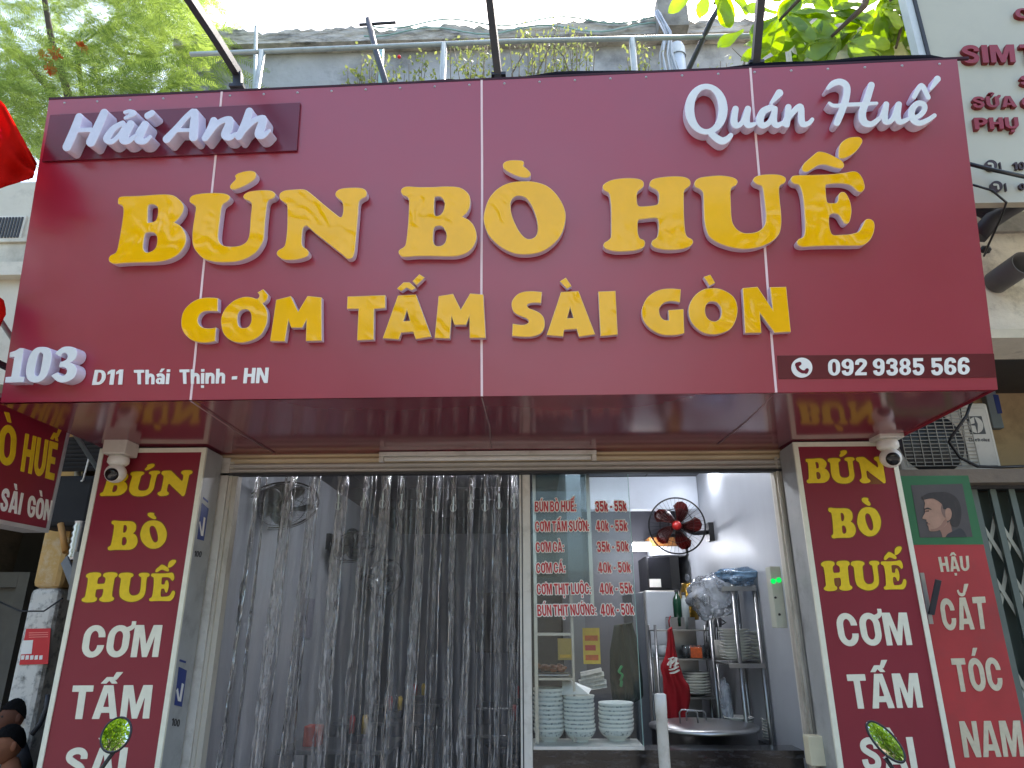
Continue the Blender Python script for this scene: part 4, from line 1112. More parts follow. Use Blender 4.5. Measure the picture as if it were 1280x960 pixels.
# dark green jacket hanging
def hang(name, label, cat, outline_px, y, mat, th=.05, waves=5, amp=.012):
    """cloth hanging straight down: traced outline with folds and real thickness"""
    P = np.array([at(u, v, y=y) for u, v in outline_px])
    pl_ = Plane((P[:, 0].mean(), y, P[:, 2].min()), (1, 0, 0), (0, 0, 1))
    L = [np.array([pl_.ab(u, v) for u, v in outline_px])]
    x0, x1 = L[0][:, 0].min(), L[0][:, 0].max(); z0_, z1_ = L[0][:, 1].min(), L[0][:, 1].max()
    nx, nz = 26, 30
    from math import sin
    poly = L[0]
    def span(z):
        xs = []
        for i in range(len(poly)):
            a, b_ = poly[i], poly[(i + 1) % len(poly)]
            if (a[1] - z) * (b_[1] - z) <= 0 and abs(a[1] - b_[1]) > 1e-9:
                xs.append(a[0] + (z - a[1]) / (b_[1] - a[1]) * (b_[0] - a[0]))
        return (min(xs), max(xs)) if xs else None
    mb = MB(); vs = []
    for s_ in (1, -1):
        for k in range(nz + 1):
            z = lerp(z0_ + 1e-4, z1_ - 1e-4, k / nz); a, b_ = span(z)
            for i in range(nx + 1):
                t = i / nx; x = lerp(a, b_, t)
                d = s_ * th / 2 * math.sin(math.pi * t) ** .6 + amp * sin(waves * 6.28 * t + 2.0 * z * 4) * (1 - .6 * k / nz)
                vs.append(pl_.w(x, z, d))
    n1 = (nx + 1) * (nz + 1)
    fs = []
    for q in (0, n1):
        for k in range(nz):
            for i in range(nx):
                fs.append((q + k * (nx + 1) + i, q + k * (nx + 1) + i + 1, q + (k + 1) * (nx + 1) + i + 1, q + (k + 1) * (nx + 1) + i))
    for i in range(nx):
        fs.append((i, i + 1, n1 + i + 1, n1 + i)); k = nz * (nx + 1); fs.append((k + i, k + i + 1, n1 + k + i + 1, n1 + k + i))
    mb.add(vs, fs, 0, True)
    return mb, pl_
jk, jp = hang('jacket', '', '', [(768, 780), (790, 778), (797, 800), (803, 850), (804, 872), (790, 880), (766, 878), (762, 850), (762, 815)], 1.0, None, .1, 3, .02)
jt = thing('jacket', 'dark green jacket hanging behind the menu glass with a small green emblem', 'jacket', jp.O)
jk.build('cloth', M('dark_green_cloth', (22, 40, 36), .8, var=.2), jt)
em = Plane(jp.O + np.array((0, -.075, 0)), (1, 0, 0), (0, 0, 1))
sl = strokes((640, 760, 4.8), ['655,350,6 640,380,6 660,400,6 650,430,6', '655,440,7 652,465,7'], .2)
slab('emblem', em, [np.array([em.ab(u, v) for u, v in q]) for q in sl], 0, .03, [M('green_print', (40, 150, 90), .5)], jt)
# ------------------------------------------------------------------ bowls and plates
def porcelain_mat():
    m = M('porcelain', (240, 240, 232), .18, var=.04, vs=12)
    return m
m_por = porcelain_mat()
m_pat = M('floral_band', (216, 222, 220), .2, var=.05, dirt=(28, 60, 78), dirt_amt=1.0, dirt_s=70)
m_rim = M('grey_rim', (150, 160, 160), .25)
def bowl(r, h):
    t = thing('bowl', '', 'bowl', (0, 0, 0), 'porcelain bowls stacked behind the menu glass')
    MB().lathe([(r * .5, 0), (r * .52, h * .12), (r * .66, h * .25), (r * .82, h * .46)], (0, 0, 0), 28).build('foot', m_por, t)
    MB().lathe([(r * .82, h * .46), (r * .93, h * .7), (r * .97, h * .84)], (0, 0, 0), 28).build('pattern_band', m_pat, t)
    MB().lathe([(r * .97, h * .84), (r, h), (r * .985, h + .002), (r * .96, h * .98), (r * .78, h * .48), (.0, h * .2)], (0, 0, 0), 28).build('rim', m_por, t)
    return t
ORD = ['lowest', 'second', 'third', 'fourth', 'fifth', 'sixth', 'seventh', 'eighth', 'ninth', 'tenth', 'eleventh', 'twelfth', 'thirteenth', 'fourteenth', 'fifteenth', 'sixteenth', 'seventeenth', 'eighteenth', 'nineteenth', 'twentieth']
def level(k, n):
    return 'topmost' if k == n - 1 else (ORD[k] + (' from below' if k else ''))
zb_ = zc_ + .0045
for (u, n, r, y, tp, nm) in ((686, 10, .082, .46, 862, 'tall stack beside the cream post'), (724, 9, .084, .46, 871, 'middle stack topped with folded paper'), (770, 7, .094, .50, 880, 'low wide stack under the jacket')):
    x = at(u, 900, y=y)[0]
    zt = at(u, tp, y=y - .08)[2]
    h = .062; stp = (zt - zb_ - h) / (n - 1)
    proto = None
    for k in range(n):
        lab = 'white porcelain bowl, %s in the %s' % (level(k, n), nm)
        if proto is None: proto = bowl(r, h); o = proto; o['label'] = lab
        else: o = dup(proto, (0, 0, 0), lab)
        o.location = (x + random.uniform(-.003, .003), y + random.uniform(-.003, .003), zb_ + k * stp)
# white paper on middle stack
x = at(720, 862, y=.46)[0]; zt = at(720, 868, y=.42)[2]
fp_ = MB(); fp_.add([(x - .08, .40, zt), (x + .06, .38, zt + .005), (x + .085, .5, zt + .02), (x - .02, .53, zt + .06), (x - .07, .47, zt + .065), (x + .0, .42, zt + .05)], [(0, 1, 5), (1, 2, 5), (2, 3, 5), (3, 4, 5), (4, 0, 5)])
o = fp_.build('folded_paper', m_white); o.modifiers.new('t', 'SOLIDIFY').thickness = .002
tag(o, 'folded white paper lying on the middle bowl stack', 'paper')
def plate(r, grp, lab):
    t = MB().lathe([(.0, .0), (r * .55, 0), (r * .6, .004), (r * .97, .016), (r, .018), (r * .98, .020), (r * .6, .008), (.0, .006)], (0, 0, 0), 28).build('plate', m_por)
    t.location = (0, 0, 0)
    return tag(t, lab, 'plate', grp)
def plate_stack(u, v_top, v_bot, y, r, n, nm):
    x = at(u, v_bot, y=y)[0]; z0_ = at(u, v_bot, y=y - r)[2]; zt = at(u, v_top, y=y - r)[2]
    st = (zt - z0_ - .02) / (n - 1); pr = None
    for k in range(n):
        lab = 'white plate, %s in the %s' % (level(k, n), nm)
        if pr is None: pr = plate(r, 'white plates stacked in the kitchen', lab); o = pr
        else: o = dup(pr, (0, 0, 0), lab)
        o.location = (x + random.uniform(-.004, .004), y + random.uniform(-.004, .004), z0_ + k * st)
    return x, z0_
RY = 1.15
sA = plate_stack(921, 786, 827, RY, .098, 11, 'left stack on the middle rack shelf')
sB = plate_stack(958, 789, 829, RY, .098, 8, 'right stack on the middle rack shelf')
sC = plate_stack(926, 898, 929, RY, .092, 8, 'left stack low in the steel rack')
sD = plate_stack(974, 901, 930, RY, .092, 8, 'right stack low in the steel rack')
sE = plate_stack(872, 841, 870, 1.75, .10, 8, 'stack on the rear rack beside the red apron')
# steel rack at the right
rk = thing('steel_rack', 'stainless steel dish rack against the right kitchen wall', 'rack', (1.45, RY, 0))
xl_, xr_ = sA[0] - .10, 1.612
for (x, y) in ((xl_ + .07, RY - .18), (xr_ - .02, RY - .18), (xl_ + .01, RY + .22), (xr_ - .02, RY + .22)):
    MB().tube([(x, y, 0), (x, y, at(930, 733, y=RY)[2])], .014, 10).build('post', m_steel, rk)
for zz in (sA[1] - .012, sC[1] - .012, at(930, 736, y=RY)[2]):
    s_ = MB()
    for k in range(9):
        y = RY - .18 + .4 * k / 8
        s_.tube([(xl_, y, zz), (xr_ - .01, y, zz)], .006, 6)
    s_.box(xl_, xr_ - .01, RY - .195, RY - .183, zz - .02, zz + .006); s_.box(xl_, xr_ - .01, RY + .222, RY + .234, zz - .02, zz + .006)
    s_.build('shelf', m_steel, rk)
# rear rack
r2 = thing('rear_rack', 'narrow steel rack of glassware behind the red apron', 'rack', (at(850, 850, y=1.75)[0], 1.75, 0))
xa_, xb_ = at(816, 800, y=1.75)[0], at(888, 800, y=1.75)[0]
for x in (xa_, xb_):
    for y in (1.62, 1.9): MB().tube([(x, y, 0), (x, y, at(840, 781, y=1.75)[2])], .011, 8).build('post', m_steel, r2)
for v_ in (786, 822, 870):
    zz = at(850, v_, y=1.65)[2] - .008
    MB().box(xa_, xb_, 1.615, 1.9, zz - .008, zz + .002).build('shelf', m_steel, r2)
rr = random.Random(11)
for k in range(6):
    x = lerp(xa_ + .22, xb_ - .04, k / 5); zz = at(850, 822, y=1.65)[2] - .005
    o = MB().lathe([(.0, 0), (.022, 0), (.03, .085), (.028, .085), (.02, .006), (.0, .005)], (x, 1.7, zz), 14).build('glass_cup', clear_mat('cup_glass_%d' % k, (.85, .9, .92), .12) if k == 0 else bpy.data.materials['cup_glass_0'])
    tag(o, 'small clear glass cup in the row on the rear rack', 'cup', 'glass cups on the rear rack')
o = MB().box(at(862, 812, y=1.7)[0], at(876, 812, y=1.7)[0], 1.66, 1.72, at(862, 816, y=1.7)[2] + .012, at(862, 804, y=1.7)[2] + .02)
o = o.build('condiment_box', M('orange_pack', (200, 90, 40), .5, var=.3, vs=60), None, .004); o.location.z = at(850, 822, y=1.65)[2] - .005
tag(o, 'small orange packet on the middle shelf of the rear rack', 'packet')
# red apron
ap, app = hang('apron', '', '', [(800 + x / 4.8, 760 + y / 4.8) for x, y in ((165, 115), (190, 112), (205, 180), (215, 260), (235, 330), (265, 420), (300, 470), (305, 540), (290, 620), (270, 700), (150, 705), (140, 560), (135, 420), (120, 350), (150, 290), (165, 200))], 1.25, None, .05, 2.4, .014)
at_ = thing('apron', 'dark red apron with small white print hanging in the kitchen', 'apron', app.O)
ap.build('cloth', M('apron_red', (158, 18, 30), .8, var=.15), at_)
em = Plane(app.O + np.array((0, -.062, 0)), (1, 0, 0), (0, 0, 1))
sl = strokes((800, 760, 4.8), ['165,340,4 185,310,4 178,355,4', '190,330,4 215,300,5 205,360,4', '175,370,4 200,365,4 225,350,4', '180,390,4 205,385,5 230,372,4', '200,345,4 225,330,4', '170,305,3 200,296,3'], .2)
slab('print', em, [np.array([em.ab(u, v) for u, v in q]) for q in sl], 0, .028, [m_white], at_)
MB().tube([np.array(at(837, 784, y=1.25)), np.array(at(836, 776, y=1.25)), np.array(at(838, 770, y=1.27))], .004, 6).build('strap', M('apron_red', ()), at_)
rr = random.Random(31)
for k, (u, v0, v1, y, col, lab) in enumerate(((905, 800, 825, 1.45, (200, 196, 186), 'white enamel jug behind the left plate stack'), (893, 772, 784, 1.7, (60, 60, 64), 'dark ladle pot on the top of the rear rack'), (826, 806, 821, 1.7, (190, 196, 200), 'pale plastic tub on the middle shelf of the rear rack'),
                                              (905, 905, 926, 1.5, (206, 200, 176), 'cream plastic canister low behind the steel rack'))):
    q0, q1 = at(u, v0, y=y), at(u, v1, y=y); hh_ = q0[2] - q1[2]
    t = thing('kitchen_pot', lab, 'container', q1)
    MB().lathe([(.0, 0), (.05, 0), (.056, hh_ * .3), (.054, hh_), (.05, hh_), (.05, hh_ * .9), (0, hh_ * .88)], q1, 18).build('pot_body', M('tub_%d' % k, col, .35), t)
    MB().tube([q1 + (.054, 0, hh_ * .25), q1 + (.085, 0, hh_ * .5), q1 + (.054, 0, hh_ * .8)], .006, 6).build('handle', M('tub_%d' % k, ()), t)
ut = thing('utensil_bundle', 'bundle of steel ladles and whisks hanging by the rear rack', 'utensils', at(890, 790, y=1.62))
for k in range(7):
    a = np.array(at(884 + 2.4 * k, 770 + rr.uniform(0, 6), y=1.6)); b_ = a + (rr.uniform(-.03, .03), rr.uniform(-.02, .02), -rr.uniform(.14, .22))
    MB().tube([a, lerp(a, b_, .5) + (rr.uniform(-.01, .01), 0, 0), b_], .005, 6).ell(b_, (.02, .012, .026), 10, 6).build('utensil', m_steel if k % 2 else m_dark, ut)
# big pot with lid on the counter
pz = .66
py_ = .82
pc = at(880, 920, y=py_)
R_ = .29
zt = at(880, 917, y=py_ - R_)[2]
pt = thing('stock_pot', 'wide stainless steel stock pot with flat lid behind the black counter', 'pot', (pc[0], py_, pz))
sv_ = thing('stove_stand', 'low steel stand under the wide stock pot', 'stand', (pc[0], py_, 0))
MB().box(pc[0] - .28, pc[0] + .28, py_ - .28, py_ + .28, .62, pz - .001).build('stand_top', m_steel, sv_)
for sx in (-1, 1):
    for sy in (-1, 1): MB().box(pc[0] + sx * .26 - .02, pc[0] + sx * .26 + .02, py_ + sy * .26 - .02, py_ + sy * .26 + .02, 0, .6195).build('leg', m_steel, sv_)
MB().lathe([(.0, 0), (R_ * .98, 0), (R_, .01), (R_, zt - pz - .02), (R_ + .012, zt - pz - .014), (R_ + .012, zt - pz - .008)], (pc[0], py_, pz), 48).build('pot_body', m_steel, pt)
MB().lathe([(R_ + .014, -.012), (R_ + .014, 0), (R_ * .9, .008), (R_ * .4, .016), (.0, .018)], (pc[0], py_, zt + .006), 48).build('lid', M('lid_steel', (178, 178, 178), .3, metal=.9, var=.08), pt)
for (dx, dy, ww, hh) in ((-.09, -.06, .10, .07), (-.03, .03, .11, .055)):
    x, y, z = pc[0] + dx, py_ + dy, zt + .02
    MB().tube([(x - ww / 2, y, z - .004), (x - ww / 2, y, z + hh * .8), (x - ww / 2 + .012, y, z + hh), (x + ww / 2 - .012, y, z + hh), (x + ww / 2, y, z + hh * .8), (x + ww / 2, y, z - .004)], .0045, 8).build('handle', m_steel, pt)
# bulging bags
def crumple(mb, c, R, seed, n=36, k=22, amp=.22, f=7):
    from mathutils import noise
    vs = []
    for i in range(k + 1):
        ph = math.pi * i / k - math.pi / 2
        for j in range(n):
            t = 2 * math.pi * j / n
            d = Vector((math.cos(ph) * math.cos(t), math.cos(ph) * math.sin(t), math.sin(ph)))
            s_ = 1 + amp * (noise.noise(d * 2.2 + Vector((seed, 0, 0))) + .6 * abs(noise.noise(d * f + Vector((0, seed, 0)))))
            vs.append((c[0] + R[0] * d.x * s_, c[1] + R[1] * d.y * s_, c[2] + R[2] * d.z * s_))
    return mb.add(vs, [(i * n + j, i * n + (j + 1) % n, (i + 1) * n + (j + 1) % n, (i + 1) * n + j) for i in range(k) for j in range(n)], 0, True)
m_bag = clear_mat('clear_bag', (.93, .95, .98), .36, (214, 222, 232), .14, 1.5, .03, 16)
m_bbag = clear_mat('blue_bag', (.72, .83, .94), .45, (140, 180, 216), .15, 1.45, .03, 16)
q = at(889, 746, y=1.1)
o = crumple(MB(), q, (.15, .12, .125), 3.1, amp=.3, f=5).build('plastic_bag', m_bag); tag(o, 'bulging clear plastic bag at the left end of the steel rack', 'plastic bag')
q = at(932, 725, y=RY)
o = crumple(MB(), (q[0] + .02, RY, q[2] + .02), (.24, .18, .055), 8.4, amp=.3, f=5).build('plastic_bag', m_bbag); tag(o, 'flattened blue plastic bag on top of the steel rack', 'plastic bag')
q = at(908, 880, y=1.2)
o = crumple(MB(), q, (.035, .04, .14), 5.5).build('plastic_bag', m_bag); tag(o, 'thin clear plastic bag hanging low beside the steel rack', 'plastic bag')
q = at(905, 893, y=1.2)
# switch box with green lamps on the right jamb
YQ = .38
q0, q1 = at(962, 708, y=YQ), at(985, 785, y=YQ)
eb = thing('switch_box', 'grey electrical box with two glowing green buttons on the right door jamb', 'switch box', ((q0[0] + q1[0]) / 2, .52, q1[2]))
MB().box(q0[0], min(q1[0], 1.615), YQ, YQ + .08, q1[2], q0[2]).build('case', M('grey_enamel', (190, 192, 176), .45, var=.06), eb, .004)
gm = emat('green_lamp', (10, 230, 90), .35)
for (u, v) in ((966.5, 726.5), (973.5, 725)):
    c_ = at(u, v, y=YQ)
    MB().lathe([(.0, .010), (.011, .009), (.014, .002), (.014, 0)], c_, 16, (0, -1, 0)).build('button', gm, eb)
for (u, v) in ((969, 747), (974, 768)):
    c_ = at(u, v, y=YQ)
    MB().lathe([(.0, .008), (.006, .008), (.006, 0)], c_, 12, (0, -1, 0)).build('lock', m_dark, eb)
q0, q1 = at(1004, 918, y=.2), at(1029, 955, y=.2)
o = MB().box(q0[0], q1[0], .14, .213, q1[2], q0[2]).build('cable_box', M('ivory_plastic', (214, 206, 176), .45), None, .004)
tag(o, 'small ivory plastic box low on the right door jamb', 'box')
# white post in front of the counter
q = at(825, 868, y=-.05)
wp = thing('white_post', 'slim white painted post standing in front of the counter', 'post', (q[0], -.05, 0))
MB().lathe([(.026, 0), (.026, q[2] - .08), (.0275, q[2] - .078), (.0275, q[2] - .001), (.02, q[2] + .004), (0, q[2] + .004)], (q[0], -.05, 0), 20).build('post', m_whitemetal, wp)
MB().lathe([(.05, 0), (.05, .012), (.028, .02)], (q[0], -.05, 0), 20).build('base', m_whitemetal, wp)
# ------------------------------------------------------------------ kitchen at the back
def boxpx(name, u0, v0, u1, v1, y, dep, mat, lab, cat, bevel=.004, floor=False):
    a, b_ = at(u0, v0, y=y), at(u1, v1, y=y)
    o = MB().box(a[0], b_[0], y, y + dep, 0 if floor else b_[2], a[2]).build(name, mat, None, bevel)
    if lab: tag(o, lab, cat)
    return o
a, b_ = at(806, 738, y=2.2), at(851, 800, y=2.2)
fg = thing('refrigerator', 'white upright refrigerator in the kitchen corner below the fan', 'refrigerator', ((a[0] + b_[0]) / 2, 2.5, 0))
MB().box(a[0], b_[0] + .02, 2.215, 2.75, 0, a[2]).build('body', m_whitemetal, fg, .008)
MB().box(a[0] + .004, b_[0] + .016, 2.2, 2.214, .72, a[2] - .01).build('door', M('fridge_white', (200, 206, 212), .3, var=.03), fg, .006)
MB().box(a[0] + .03, a[0] + .045, 2.17, 2.1995, 1.0, 1.3).build('handle', m_alu, fg)
MB().box(a[0] + .15, a[0] + .24, 2.198, 2.1995, a[2] - .26, a[2] - .20).build('label_plate', m_dark, fg)
a, b_ = at(787, 700, y=2.3), at(804, 700, y=2.3)
o = MB().box(a[0], b_[0], 2.3, 2.9, 0, at(795, 741, y=2.3)[2]).build('cupboard', M('grey_cupboard', (110, 116, 124), .5), None, .005); tag(o, 'slim grey cupboard left of the white refrigerator', 'cupboard')
a, b_ = at(808, 695, y=2.8), at(851, 737, y=2.8)
dc = thing('wall_cupboard', 'black wall cupboard with glossy front over the white refrigerator', 'cupboard', ((a[0] + b_[0]) / 2, 3., b_[2]))
MB().box(a[0], b_[0], 2.8, 3.298, b_[2], a[2]).build('case', m_black, dc)
MB().box(a[0] + .01, (a[0] + b_[0]) / 2 + .06, 2.785, 2.799, b_[2] + .01, a[2] - .01).build('door', M('black_gloss', (26, 26, 30), .12), dc, .003)
MB().box(a[0] + .01, a[0] + .11, 2.783, 2.7845, b_[2] + .02, b_[2] + .09).build('label_plate', m_white, dc)
boxpx('carton', 815, 683, 858, 694, 2.85, .3, M('white_carton', (200, 202, 206), .5, var=.06), 'long white carton on top of the black wall cupboard', 'carton')
boxpx('wood_board', 811, 671.5, 860, 682, 2.84, .32, M('brown_wood', (138, 88, 40), .55, var=.2, vs=8, stretch=(1, 1, 6)), 'brown wooden board lying on the white carton behind the fan', 'board')
q = at(861, 741, y=2.1)
kt = thing('brass_flask', 'brass flask with glass knob between refrigerator and plastic bag', 'flask', (q[0], 2.1, q[2] - .2))
MB().lathe([(.0, -.2), (.06, -.2), (.075, -.1), (.07, .0), (.05, .055), (.052, .07), (.0, .075)], q, 20).build('body', M('brass', (178, 140, 60), .25, metal=.9), kt)
MB().ell(q + (0, 0, .11), (.022, .022, .03), 12, 8).build('knob', m_bag, kt)
for (u, v, col, lab) in ((846, 748, (24, 70, 48), 'dark green bottle in front of the brass flask'), (855, 752, (180, 190, 190), 'clear glass bottle beside the dark green one')):
    q = at(u, v, y=1.95)
    b_ = thing('bottle', lab, 'bottle', (q[0], 1.95, q[2] - .2), 'bottles in the kitchen corner')
    MB().lathe([(.0, -.2), (.032, -.2), (.034, -.03), (.03, 0), (.013, .03), (.012, .05), (0, .05)], q, 16).build('glass', M('bottle_%d' % u, col, .1), b_)
    MB().lathe([(.015, .045), (.015, .066), (0, .067)], q, 12).build('cap', m_dark, b_)
o = MB().box(at(838, 780, y=1.95)[0], at(868, 780, y=1.95)[0] , 1.92, 2.15, 0.0, at(850, 762, y=1.95)[2] - .055).build('side_table', m_steel); tag(o, 'steel side table holding the bottles in the kitchen corner', 'table')
# ------------------------------------------------------------------ fans
def fan(c_, nrm, r, ringm, bladem, hubm, wall_pt, name, label, blades=5, droop=None):
    n_ = np.array(nrm, float); n_ /= np.linalg.norm(n_)
    a_ = np.cross(n_, (0, 0, 1)); a_ /= np.linalg.norm(a_); b2 = np.cross(n_, a_)
    c_ = np.array(c_, float)
    t = thing(name, label, 'fan', c_)
    cage = MB()
    def circ(rad, off, th):
        cage.tube([c_ + n_ * off + rad * (math.cos(q) * a_ + math.sin(q) * b2) for q in np.linspace(0, 2 * math.pi, 49)], th, 6, caps=False)
    circ(r, 0, .006); circ(r * .98, .02, .003); circ(r * .6, .055, .0018); circ(r * .6, -.05, .0018)
    for k in range(40):
        q = 2 * math.pi * k / 40; d_ = math.cos(q) * a_ + math.sin(q) * b2
        cage.tube([c_ + n_ * .07 + d_ * r * .17, c_ + n_ * .055 + d_ * r * .6, c_ + d_ * r], .0011, 4)
        if k % 2 == 0: cage.tube([c_ - n_ * .065 + d_ * r * .2, c_ - n_ * .05 + d_ * r * .6, c_ + d_ * r], .0011, 4)
    cage.build('cage', ringm, t)
    bl = MB()
    for k in range(blades):
        q0_ = 2 * math.pi * k / blades + .4; vs = []
        for i in range(7):
            s_ = i / 6
            for j_ in range(5):
                w_ = (j_ / 4 - .5)
                ang = q0_ + w_ * (.95 - .15 * s_) + .25 * s_
                rad = r * (.16 + .74 * s_ * (1 - .25 * (2 * w_) ** 2 * s_))
                vs.append(c_ + n_ * (.02 * w_ * 2.2) + rad * (math.cos(ang) * a_ + math.sin(ang) * b2))
        bl.add(vs, [(i * 5 + j_, i * 5 + j_ + 1, i * 5 + j_ + 6, i * 5 + j_ + 5) for i in range(6) for j_ in range(4)], 0, True)
    o = bl.build('blades', bladem, t, fixn=False); o.modifiers.new('t', 'SOLIDIFY').thickness = .003
    MB().lathe([(.0, .085), (r * .10, .083), (r * .17, .07), (r * .17, .055)], c_, 24, n_).build('badge', hubm, t)
    MB().lathe([(.0, -.17), (.045, -.165), (.062, -.14), (.065, -.07), (.05, -.045), (.02, .03)], c_, 20, n_).build('motor', m_black, t)
    wp_ = np.array(wall_pt, float)
    m0 = c_ - n_ * .13
    MB().tube([m0, lerp(m0, wp_, .5) + (0, 0, -.03), wp_], .018, 10).build('arm', m_black, t)
    MB().obox(wp_, (.02, 0, 0), (0, .05, 0), (0, 0, .07)).build('wall_plate', m_black, t)
    return t
m_ringblk = M('black_wire', (20, 20, 22), .35, metal=.3)
m_redbl = clear_mat('red_blade', (.36, .12, .11), .25, (96, 22, 20), .3, 1.3)
q = at(846, 657, y=1.7)
fan(q, (-.22, -1, -.12), .205, m_ringblk, m_redbl, M('red_plastic', (170, 30, 26), .35), (1.60, 1.95, q[2] - .02), 'wall_fan', 'black wire wall fan with red blades above the kitchen rack')
wl = -1.60
q = at(352, 632, y=1.1)
fan(q, (.35, -.45, -.95), .245, m_ringblk, m_black, m_black, (wl, 1.25, q[2] + .03), 'wall_fan', 'black wall fan on the left wall, nearest behind the strip curtain')
q = at(443, 683, y=2.6)
fan(q, (.35, -.45, -.9), .21, m_ringblk, m_black, m_black, (wl, 2.7, q[2] + .05), 'wall_fan', 'smaller dark wall fan farther down the left wall')
q = at(481, 722, y=3.8)
fan(q, (.5, -.8, -.35), .19, m_ringblk, M('silver_blade', (190, 200, 204), .2, metal=.6), m_dark, (wl, 3.9, q[2] + .05), 'wall_fan', 'third fan with silver blades deep in the dining room')
# ------------------------------------------------------------------ dining room furniture and wall things
m_tab = M('steel_table', (120, 122, 124), .3, metal=.7, var=.1)
def table(x, y, label):
    t = thing('dining_table', label, 'table', (x, y, 0), 'steel dining tables')
    MB().box(x - .38, x + .38, y - .3, y + .3, .72, .75).build('table_top', m_tab, t, .005)
    for sx in (-1, 1):
        for sy in (-1, 1): MB().tube([(x + sx * .34, y + sy * .26, 0), (x + sx * .34, y + sy * .26, .719)], .016, 8).build('leg', m_steel, t)
    return t
def stool(x, y, label):
    t = thing('stool', label, 'stool', (x, y, 0), 'dark stools in the dining room')
    MB().lathe([(.0, .45), (.14, .45), (.15, .44), (.14, .425), (0, .425)], (x, y, 0), 20).build('seat', m_black, t)
    for k in range(4):
        a_ = k * math.pi / 2 + .78
        MB().tube([(x + .09 * math.cos(a_), y + .09 * math.sin(a_), .424), (x + .15 * math.cos(a_), y + .15 * math.sin(a_), 0)], .011, 8).build('leg', m_steel, t)
TABS = [(-1.15, 1.9, 'nearest on the left'), (-1.15, 3.3, 'second along the left wall'), (-1.15, 4.7, 'rearmost on the left'), (0.0, 2.6, 'in the middle of the room'), (0.0, 4.4, 'at the rear middle')]
for x, y, nm in TABS:
    table(x, y, 'grey steel dining table, %s, behind the curtain' % nm)
    stool(x - .12, y - .48, 'dark stool in front of the table %s' % nm)
    stool(x + .15, y + .48, 'dark round stool behind the table %s' % nm)
    c3 = thing('chopstick_holder', 'small condiment caddy on the table %s' % nm, 'caddy', (x + .1, y, .75), 'condiment caddies on the dining tables')
    MB().box(x + .03, x + .17, y - .05, y + .05, .751, .81).build('box', m_dark, c3, .004)
    for k in range(3): MB().lathe([(.0, .0), (.022, 0), (.022, .1), (.012, .12), (0, .12)], (x + .055 + .045 * k, y, .812), 12).build('jar', [m_red, m_dark, m_yel][k], c3)
q = at(390, 912, y=1.75)
o = MB().box(q[0] - .05, q[0] + .06, 1.72, 1.84, .751, .751 + .13).build('tissue_box', M('tissue_red', (196, 66, 40), .5, var=.2, vs=20), None, .008); tag(o, 'red and orange tissue box on the nearest dining table', 'tissue box')
o = MB().box(-1.615, -1.60, 2.1, 2.42, 1.45, 1.75).build('notice_board', M('grey_notice', (150, 150, 160), .5, var=.3, vs=60)); tag(o, 'small grey notice on the left dining room wall', 'notice')
o = MB().box(-.55, .42, 6.12, 6.195, 1.2, 1.95).build('wall_board', M('dark_board', (58, 52, 50), .5, var=.3, vs=6), None, .01); tag(o, 'dark framed board on the rear dining room wall', 'board')
o = MB().box(.1, .445, 2.2, 2.7, 0, 1.9).build('drinks_fridge', M('dark_fridge', (48, 50, 56), .25, var=.2), None, .01); tag(o, 'dark drinks cooler against the partition behind the curtain', 'cooler')
# ------------------------------------------------------------------ clear strip curtain
m_pvc = clear_mat('clear_pvc', (.92, .93, .94), .13, (205, 205, 208), .13, 1.45, .010, 4.0, (9, 9, .7), 1.0)
m_fold = clear_mat('creased_pvc', (.86, .85, .85), .34, (214, 210, 208), .13, 1.55, .026, 11.0, (5, 5, 1.2), 1.8)
xa_, xb_ = at(276, 760, y=.36)[0], at(650, 760, y=.36)[0]
cu_ = thing('strip_curtain', 'clear plastic strip curtain hanging in overlapping rippled strips in the left doorway', 'strip curtain', ((xa_ + xb_) / 2, .36, 0))
from mathutils import noise as NZ
NS = 16
def sheet(cx_, wd, y0_, seed, rough, mat, name, par, arcd, nx=16, nz=56, lean=0.0, ztop=2.405):
    rr = random.Random(seed); ph = rr.uniform(0, 6)
    mb = MB(); vs = []
    for j_ in range(nz + 1):
        zt = j_ / nz; z = lerp(.03, ztop, zt)
        pinch = .70 + .30 * abs(math.sin(1.1 * zt * 3.1 + ph)) if zt < .93 else .8
        for i in range(nx + 1):
            s_ = i / nx - .5
            arc_ = arcd * math.cos(math.pi * s_)
            wv = .016 * math.sin(11 * s_ + 2.2 * z + ph) + .02 * NZ.noise(Vector((s_ * 5 + seed * 3.1, z * 1.3, ph))) + rough * NZ.noise(Vector((s_ * 14 + seed, z * 9, ph)))
            x = cx_ + s_ * wd * pinch * (1.25 - .25 * zt) + lean * (1 - zt) + .012 * NZ.noise(Vector((seed * 1.7, z * 2, 3))) + rough * NZ.noise(Vector((s_ * 6, z * 13, seed)))
            vs.append((max(min(x, xb_ + .004), xa_ - .03), y0_ - arc_ + wv * (1.1 - .4 * zt), z))
    mb.add(vs, [(j_ * (nx + 1) + i, j_ * (nx + 1) + i + 1, (j_ + 1) * (nx + 1) + i + 1, (j_ + 1) * (nx + 1) + i) for j_ in range(nz) for i in range(nx)], 0, True)
    return mb.build(name, mat, par, fixn=False)
rr = random.Random(77)
FOLDS = [(280, 14), (312, 5), (352, 15), (384, 12), (420, 18), (452, 7), (476, 15), (500, 9), (524, 12), (544, 5), (566, 11), (588, 13), (606, 5), (624, 10), (643, 7)]
